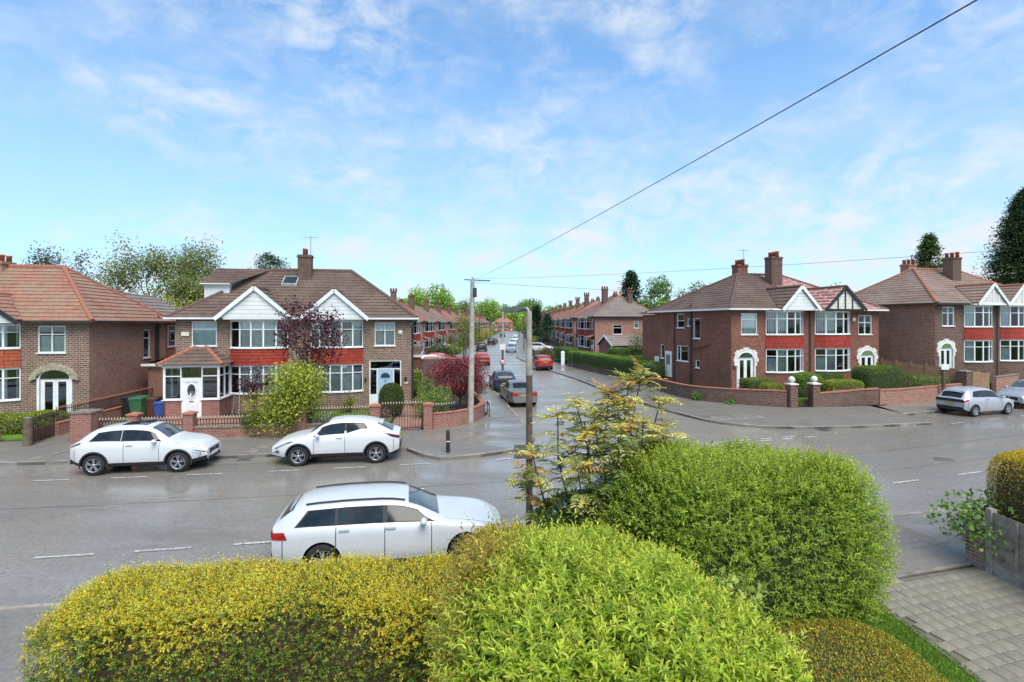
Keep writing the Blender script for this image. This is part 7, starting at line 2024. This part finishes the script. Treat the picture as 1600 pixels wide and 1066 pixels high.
# clipped hedge along the side street
hy = math.atan2(60.5 - 41.2, 6.75 - 11.5)
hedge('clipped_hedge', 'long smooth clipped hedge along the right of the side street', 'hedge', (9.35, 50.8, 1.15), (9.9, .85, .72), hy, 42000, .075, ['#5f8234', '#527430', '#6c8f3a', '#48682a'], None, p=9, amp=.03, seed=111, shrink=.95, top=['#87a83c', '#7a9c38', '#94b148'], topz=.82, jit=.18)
hedge('clipped_hedge', 'square green hedge in front of the low garage', 'hedge', (12.6, 56.5, 1.3), (2.2, 1.0, 1.0), .1, 9000, .09, ['#5f8234', '#527430', '#6c8f3a'], None, p=8, amp=.03, seed=112, shrink=.95, top=['#83a23e', '#759438'], topz=.8)
hedge('clipped_hedge', 'lower hedge top behind the long clipped hedge', 'hedge', (11.6, 51.5, 1.0), (2.0, .7, .75), .1, 6000, .09, ['#66883a', '#587a34', '#76963f'], None, p=8, amp=.03, seed=113, shrink=.95)
hedge('clipped_hedge', 'hedge by the white posts in front of the right-hand houses', 'hedge', (6.9, 66, 1.1), (3.4, .9, .8), sa(66), 9000, .1, ['#5f8234', '#527430', '#789a40'], None, p=7, amp=.04, seed=114, shrink=.95)
tree('garden_tree', 'thin bare-looking shrub before the low garage', (13.4, 55.4, PZ), 4.4, 1.3, 900, .14, ['#8d8a5c', '#7a7a4c', '#9a9468'], None, 115, .05, .3, 14, .4, cat='shrub')
for k, (x, y, r, h, cols, lb) in enumerate([
    (4.6, 72, 1.3, 1.9, ['#7c7a52', '#8c845c', '#6a7044'], 'brownish shrub behind the deep red SUV'), (6.2, 75, 1.5, 1.5, ['#6b4a55', '#7d5a62', '#5f6f3c'], 'purple-tinged shrub behind the deep red SUV'),
    (4.4, 96, 1.6, 3.2, ['#a9a040', '#b8a83c', '#8a9038'], 'golden shrub in a right-hand front garden'), (-10.6, 76, 2.4, 2.6, ['#5c6a38', '#6b783f', '#4d5c30'], 'dark green shrubs before the first left-hand pair'),
    (-10.2, 101, 2.4, 3.6, ['#7f8a48', '#6c7c3e', '#929a58'], 'tall olive shrubs before the second left-hand pair'), (-9.6, 118, 2.2, 4.2, ['#7a8f44', '#68803a', '#8ea050'], 'green garden trees before the third left-hand pair'),
    (-9, 140, 2.2, 3.6, ['#b0a23c', '#a39a40', '#8c9040'], 'golden bushes halfway up the left side'), (-8.4, 172, 3.2, 5.5, ['#c0b848', '#a9b048', '#d0c050'], 'bright yellow tree far up the left side'),
    (-9.5, 84, 2.0, 1.6, ['#8ea048', '#a0ac50', '#7c9040'], 'low lime hedge by the first left-hand drives')]):
    shrub('front_garden_shrub', lb, (x, y, PZ), r, h, 1800, .2, cols, None, 120 + k, clumps=16, group='shrubs in front gardens of the side street')
conifer('dark_conifer', 'narrow dark columnar cypress beside the side street', (5.2, 112, .2), 8.6, 1.25, 4200, .3, ['#2f4a2a', '#3a5530', '#284024'], 131, .45, ragged=.08)
conifer('dark_conifer', 'blue-green spruce in a right-hand front garden', (6.2, 92, .3), 6.2, 2.2, 4200, .25, ['#44604a', '#527058', '#3a5440'], 132, .9)
tree('street_tree', 'thin young street tree on the left pavement by the pole', (-6.6, 72, PZ), 6.0, 1.7, 1100, .2, ['#7d8a48', '#93944e', '#8a7c48'], None, 133, .07, .45, 16, .36, group='young street trees', squash=1.2)
tree('street_tree', 'second thin street tree farther along the left pavement', (-7.4, 99, PZ), 6.0, 1.9, 1100, .22, ['#758a44', '#87984e', '#9a8a4c'], None, 134, .07, .4, 16, .36, group='young street trees', squash=1.2)
tree('street_tree', 'green street tree far up on the right pavement', (3.4, 128, PZ), 6.5, 2.6, 1600, .25, ['#7a9c40', '#8cac4a', '#688a38'], None, 135, .08, .35, 18, .36, group='young street trees')
tree('street_tree', 'green tree far up the street in its middle distance', (2.6, 190, PZ), 6.0, 3.2, 1400, .3, ['#8aa84a', '#9cb858', '#749438'], None, 136, .1, .3, 18, .36, group='young street trees')

# ------------------------------------------------------------------ trees behind the houses
OLIVE = ['#84904c', '#748444', '#95995a', '#66763e', '#9a965c']
tree('tall_tree', 'airy tree with open branches behind the clay-roofed house', (-36.5, 56, 0), 13.6, 5.6, 13500, .20, OLIVE, None, 201, .3, .36, open_=True, clump_r=.27)
tree('tall_tree', 'thin dark-leaved tree at the left picture edge', (-50, 54, 0), 12.6, 5.0, 5500, .2, ['#5f5a3c', '#6c6a44', '#545034', '#74683f'], None, 202, .26, .42, open_=True, clump_r=.24)
tree('tall_tree', 'lower spreading tree between the clay roof and the white dormer', (-29.5, 52, 0), 10.2, 4.2, 9500, .19, OLIVE, None, 203, .24, .35, open_=True, clump_r=.27)
tree('golden_tree', 'round golden-green tree left of the white dormer', (-27.6, 44, 0), 7.6, 2.7, 4000, .17, ['#a8a238', '#b6ad3e', '#8f9434', '#c2b648'], None, 204, .14, .25, 22, .33)
conifer('dark_conifer', 'blue-green conifer top showing above the ridge by the chimney', (-25.8, 56, 0), 12.4, 4.4, 9000, .2, ['#4a6a4e', '#587a58', '#3e5c44'], 205, .45, ragged=.25)
tree('lime_tree', 'big bright lime-green tree above the left row of roofs', (-22.5, 150, 0), 16.2, 8.6, 9000, .5, ['#93b83c', '#a3c648', '#84aa38', '#b2cc54', '#739a34'], None, 206, .5, .25, 46, .26)
tree('lime_tree', 'smaller lime tree left of the big lime tree', (-34, 160, 0), 13, 4.0, 2600, .5, ['#8fae44', '#a0ba50', '#7c9c3c'], None, 207, .4, .3, 24, .3)
k = 0
FARL = ['broad green tree closing the view, %s from the left' % o for o in ORD]
for (x, y, h, r, v) in [(-52, 300, 15.5, 12, 1), (-36, 380, 22, 15, 0), (-17, 372, 22, 14, 1), (-3, 390, 19, 12, 2), (13, 376, 23.5, 11, 0), (4, 360, 15, 9, 1), (32, 384, 19, 13, 2), (48, 372, 18.5, 12, 1), (64, 350, 21, 12, 0), (80, 340, 20, 11, 2)]:
    cols = [['#6f8f3c', '#7f9c44', '#5f8036', '#8fa84e'], ['#92b248', '#a4c052', '#7f9f3e', '#b0c65c'], ['#86a444', '#98b24e', '#74943a', '#a6bb5a']][v]
    tree('far_tree', FARL[k], (x, y, 0), h, r, 4200, 1.0, cols, None, 220 + k, .6, .12, 40, .27, group='trees closing the street'); k += 1
conifer('dark_conifer', 'dark spruce behind the red-roofed house right of the street', (23.5, 104, 0), 15.0, 4.0, 6500, .42, ['#33502f', '#3d5c36', '#2a4428'], 240, .8)
tree('tall_tree', 'mid-green tree beside the dark spruce', (28.0, 102, 0), 14.4, 3.8, 5000, .38, ['#7d9c4c', '#8dac58', '#6b8a40'], None, 241, .35, .2, 30, .3, squash=1.2)
tree('tall_tree', 'lower bright bushy tree between the red roof and the dark red pair', (26.5, 88, 0), 8.8, 3.2, 3200, .34, ['#8fae4c', '#9fba58', '#7a9a42'], None, 242, .25, .15, 24, .34)
tree('tall_tree', 'hazy olive tree behind the brown roof of the dark red pair', (33.5, 92, 0), 12.8, 4.8, 4200, .36, ['#93965e', '#a29f68', '#808552'], None, 243, .3, .3, 30, .28)
conifer('dark_conifer', 'pointed conifer behind the tan-roofed pair', (46.5, 58.5, 0), 14.8, 5.2, 16000, .22, ['#5a6f3c', '#4c6236', '#687a44'], 244, .95, ragged=.2)
conifer('giant_conifer', 'huge dark conifer at the right picture edge', (51.0, 52, 0), 18.2, 4.9, 48000, .20, ['#3f5230', '#4a5c36', '#35472a', '#566640'], 245, .62, ragged=.10, base=.08)
conifer('giant_conifer', 'second dark conifer partly outside the right picture edge', (57.5, 54, 0), 17.5, 5.0, 20000, .24, ['#3c4e2e', '#465834', '#324428'], 246, .62, ragged=.16, base=.08)
tree('tall_tree', 'yellowish bushy tree top left of the pointed conifer', (38.5, 62, 0), 9.6, 3.6, 3600, .3, ['#8c9444', '#9aa04e', '#7a843c'], None, 247, .25, .2, 24, .33)
tree('tall_tree', 'olive bushy tree behind the tan roof by the giant conifer', (53.5, 64, 0), 10.5, 4.2, 3000, .32, ['#7c8a44', '#8a964e', '#6b783a'], None, 248, .25, .2, 24, .33)
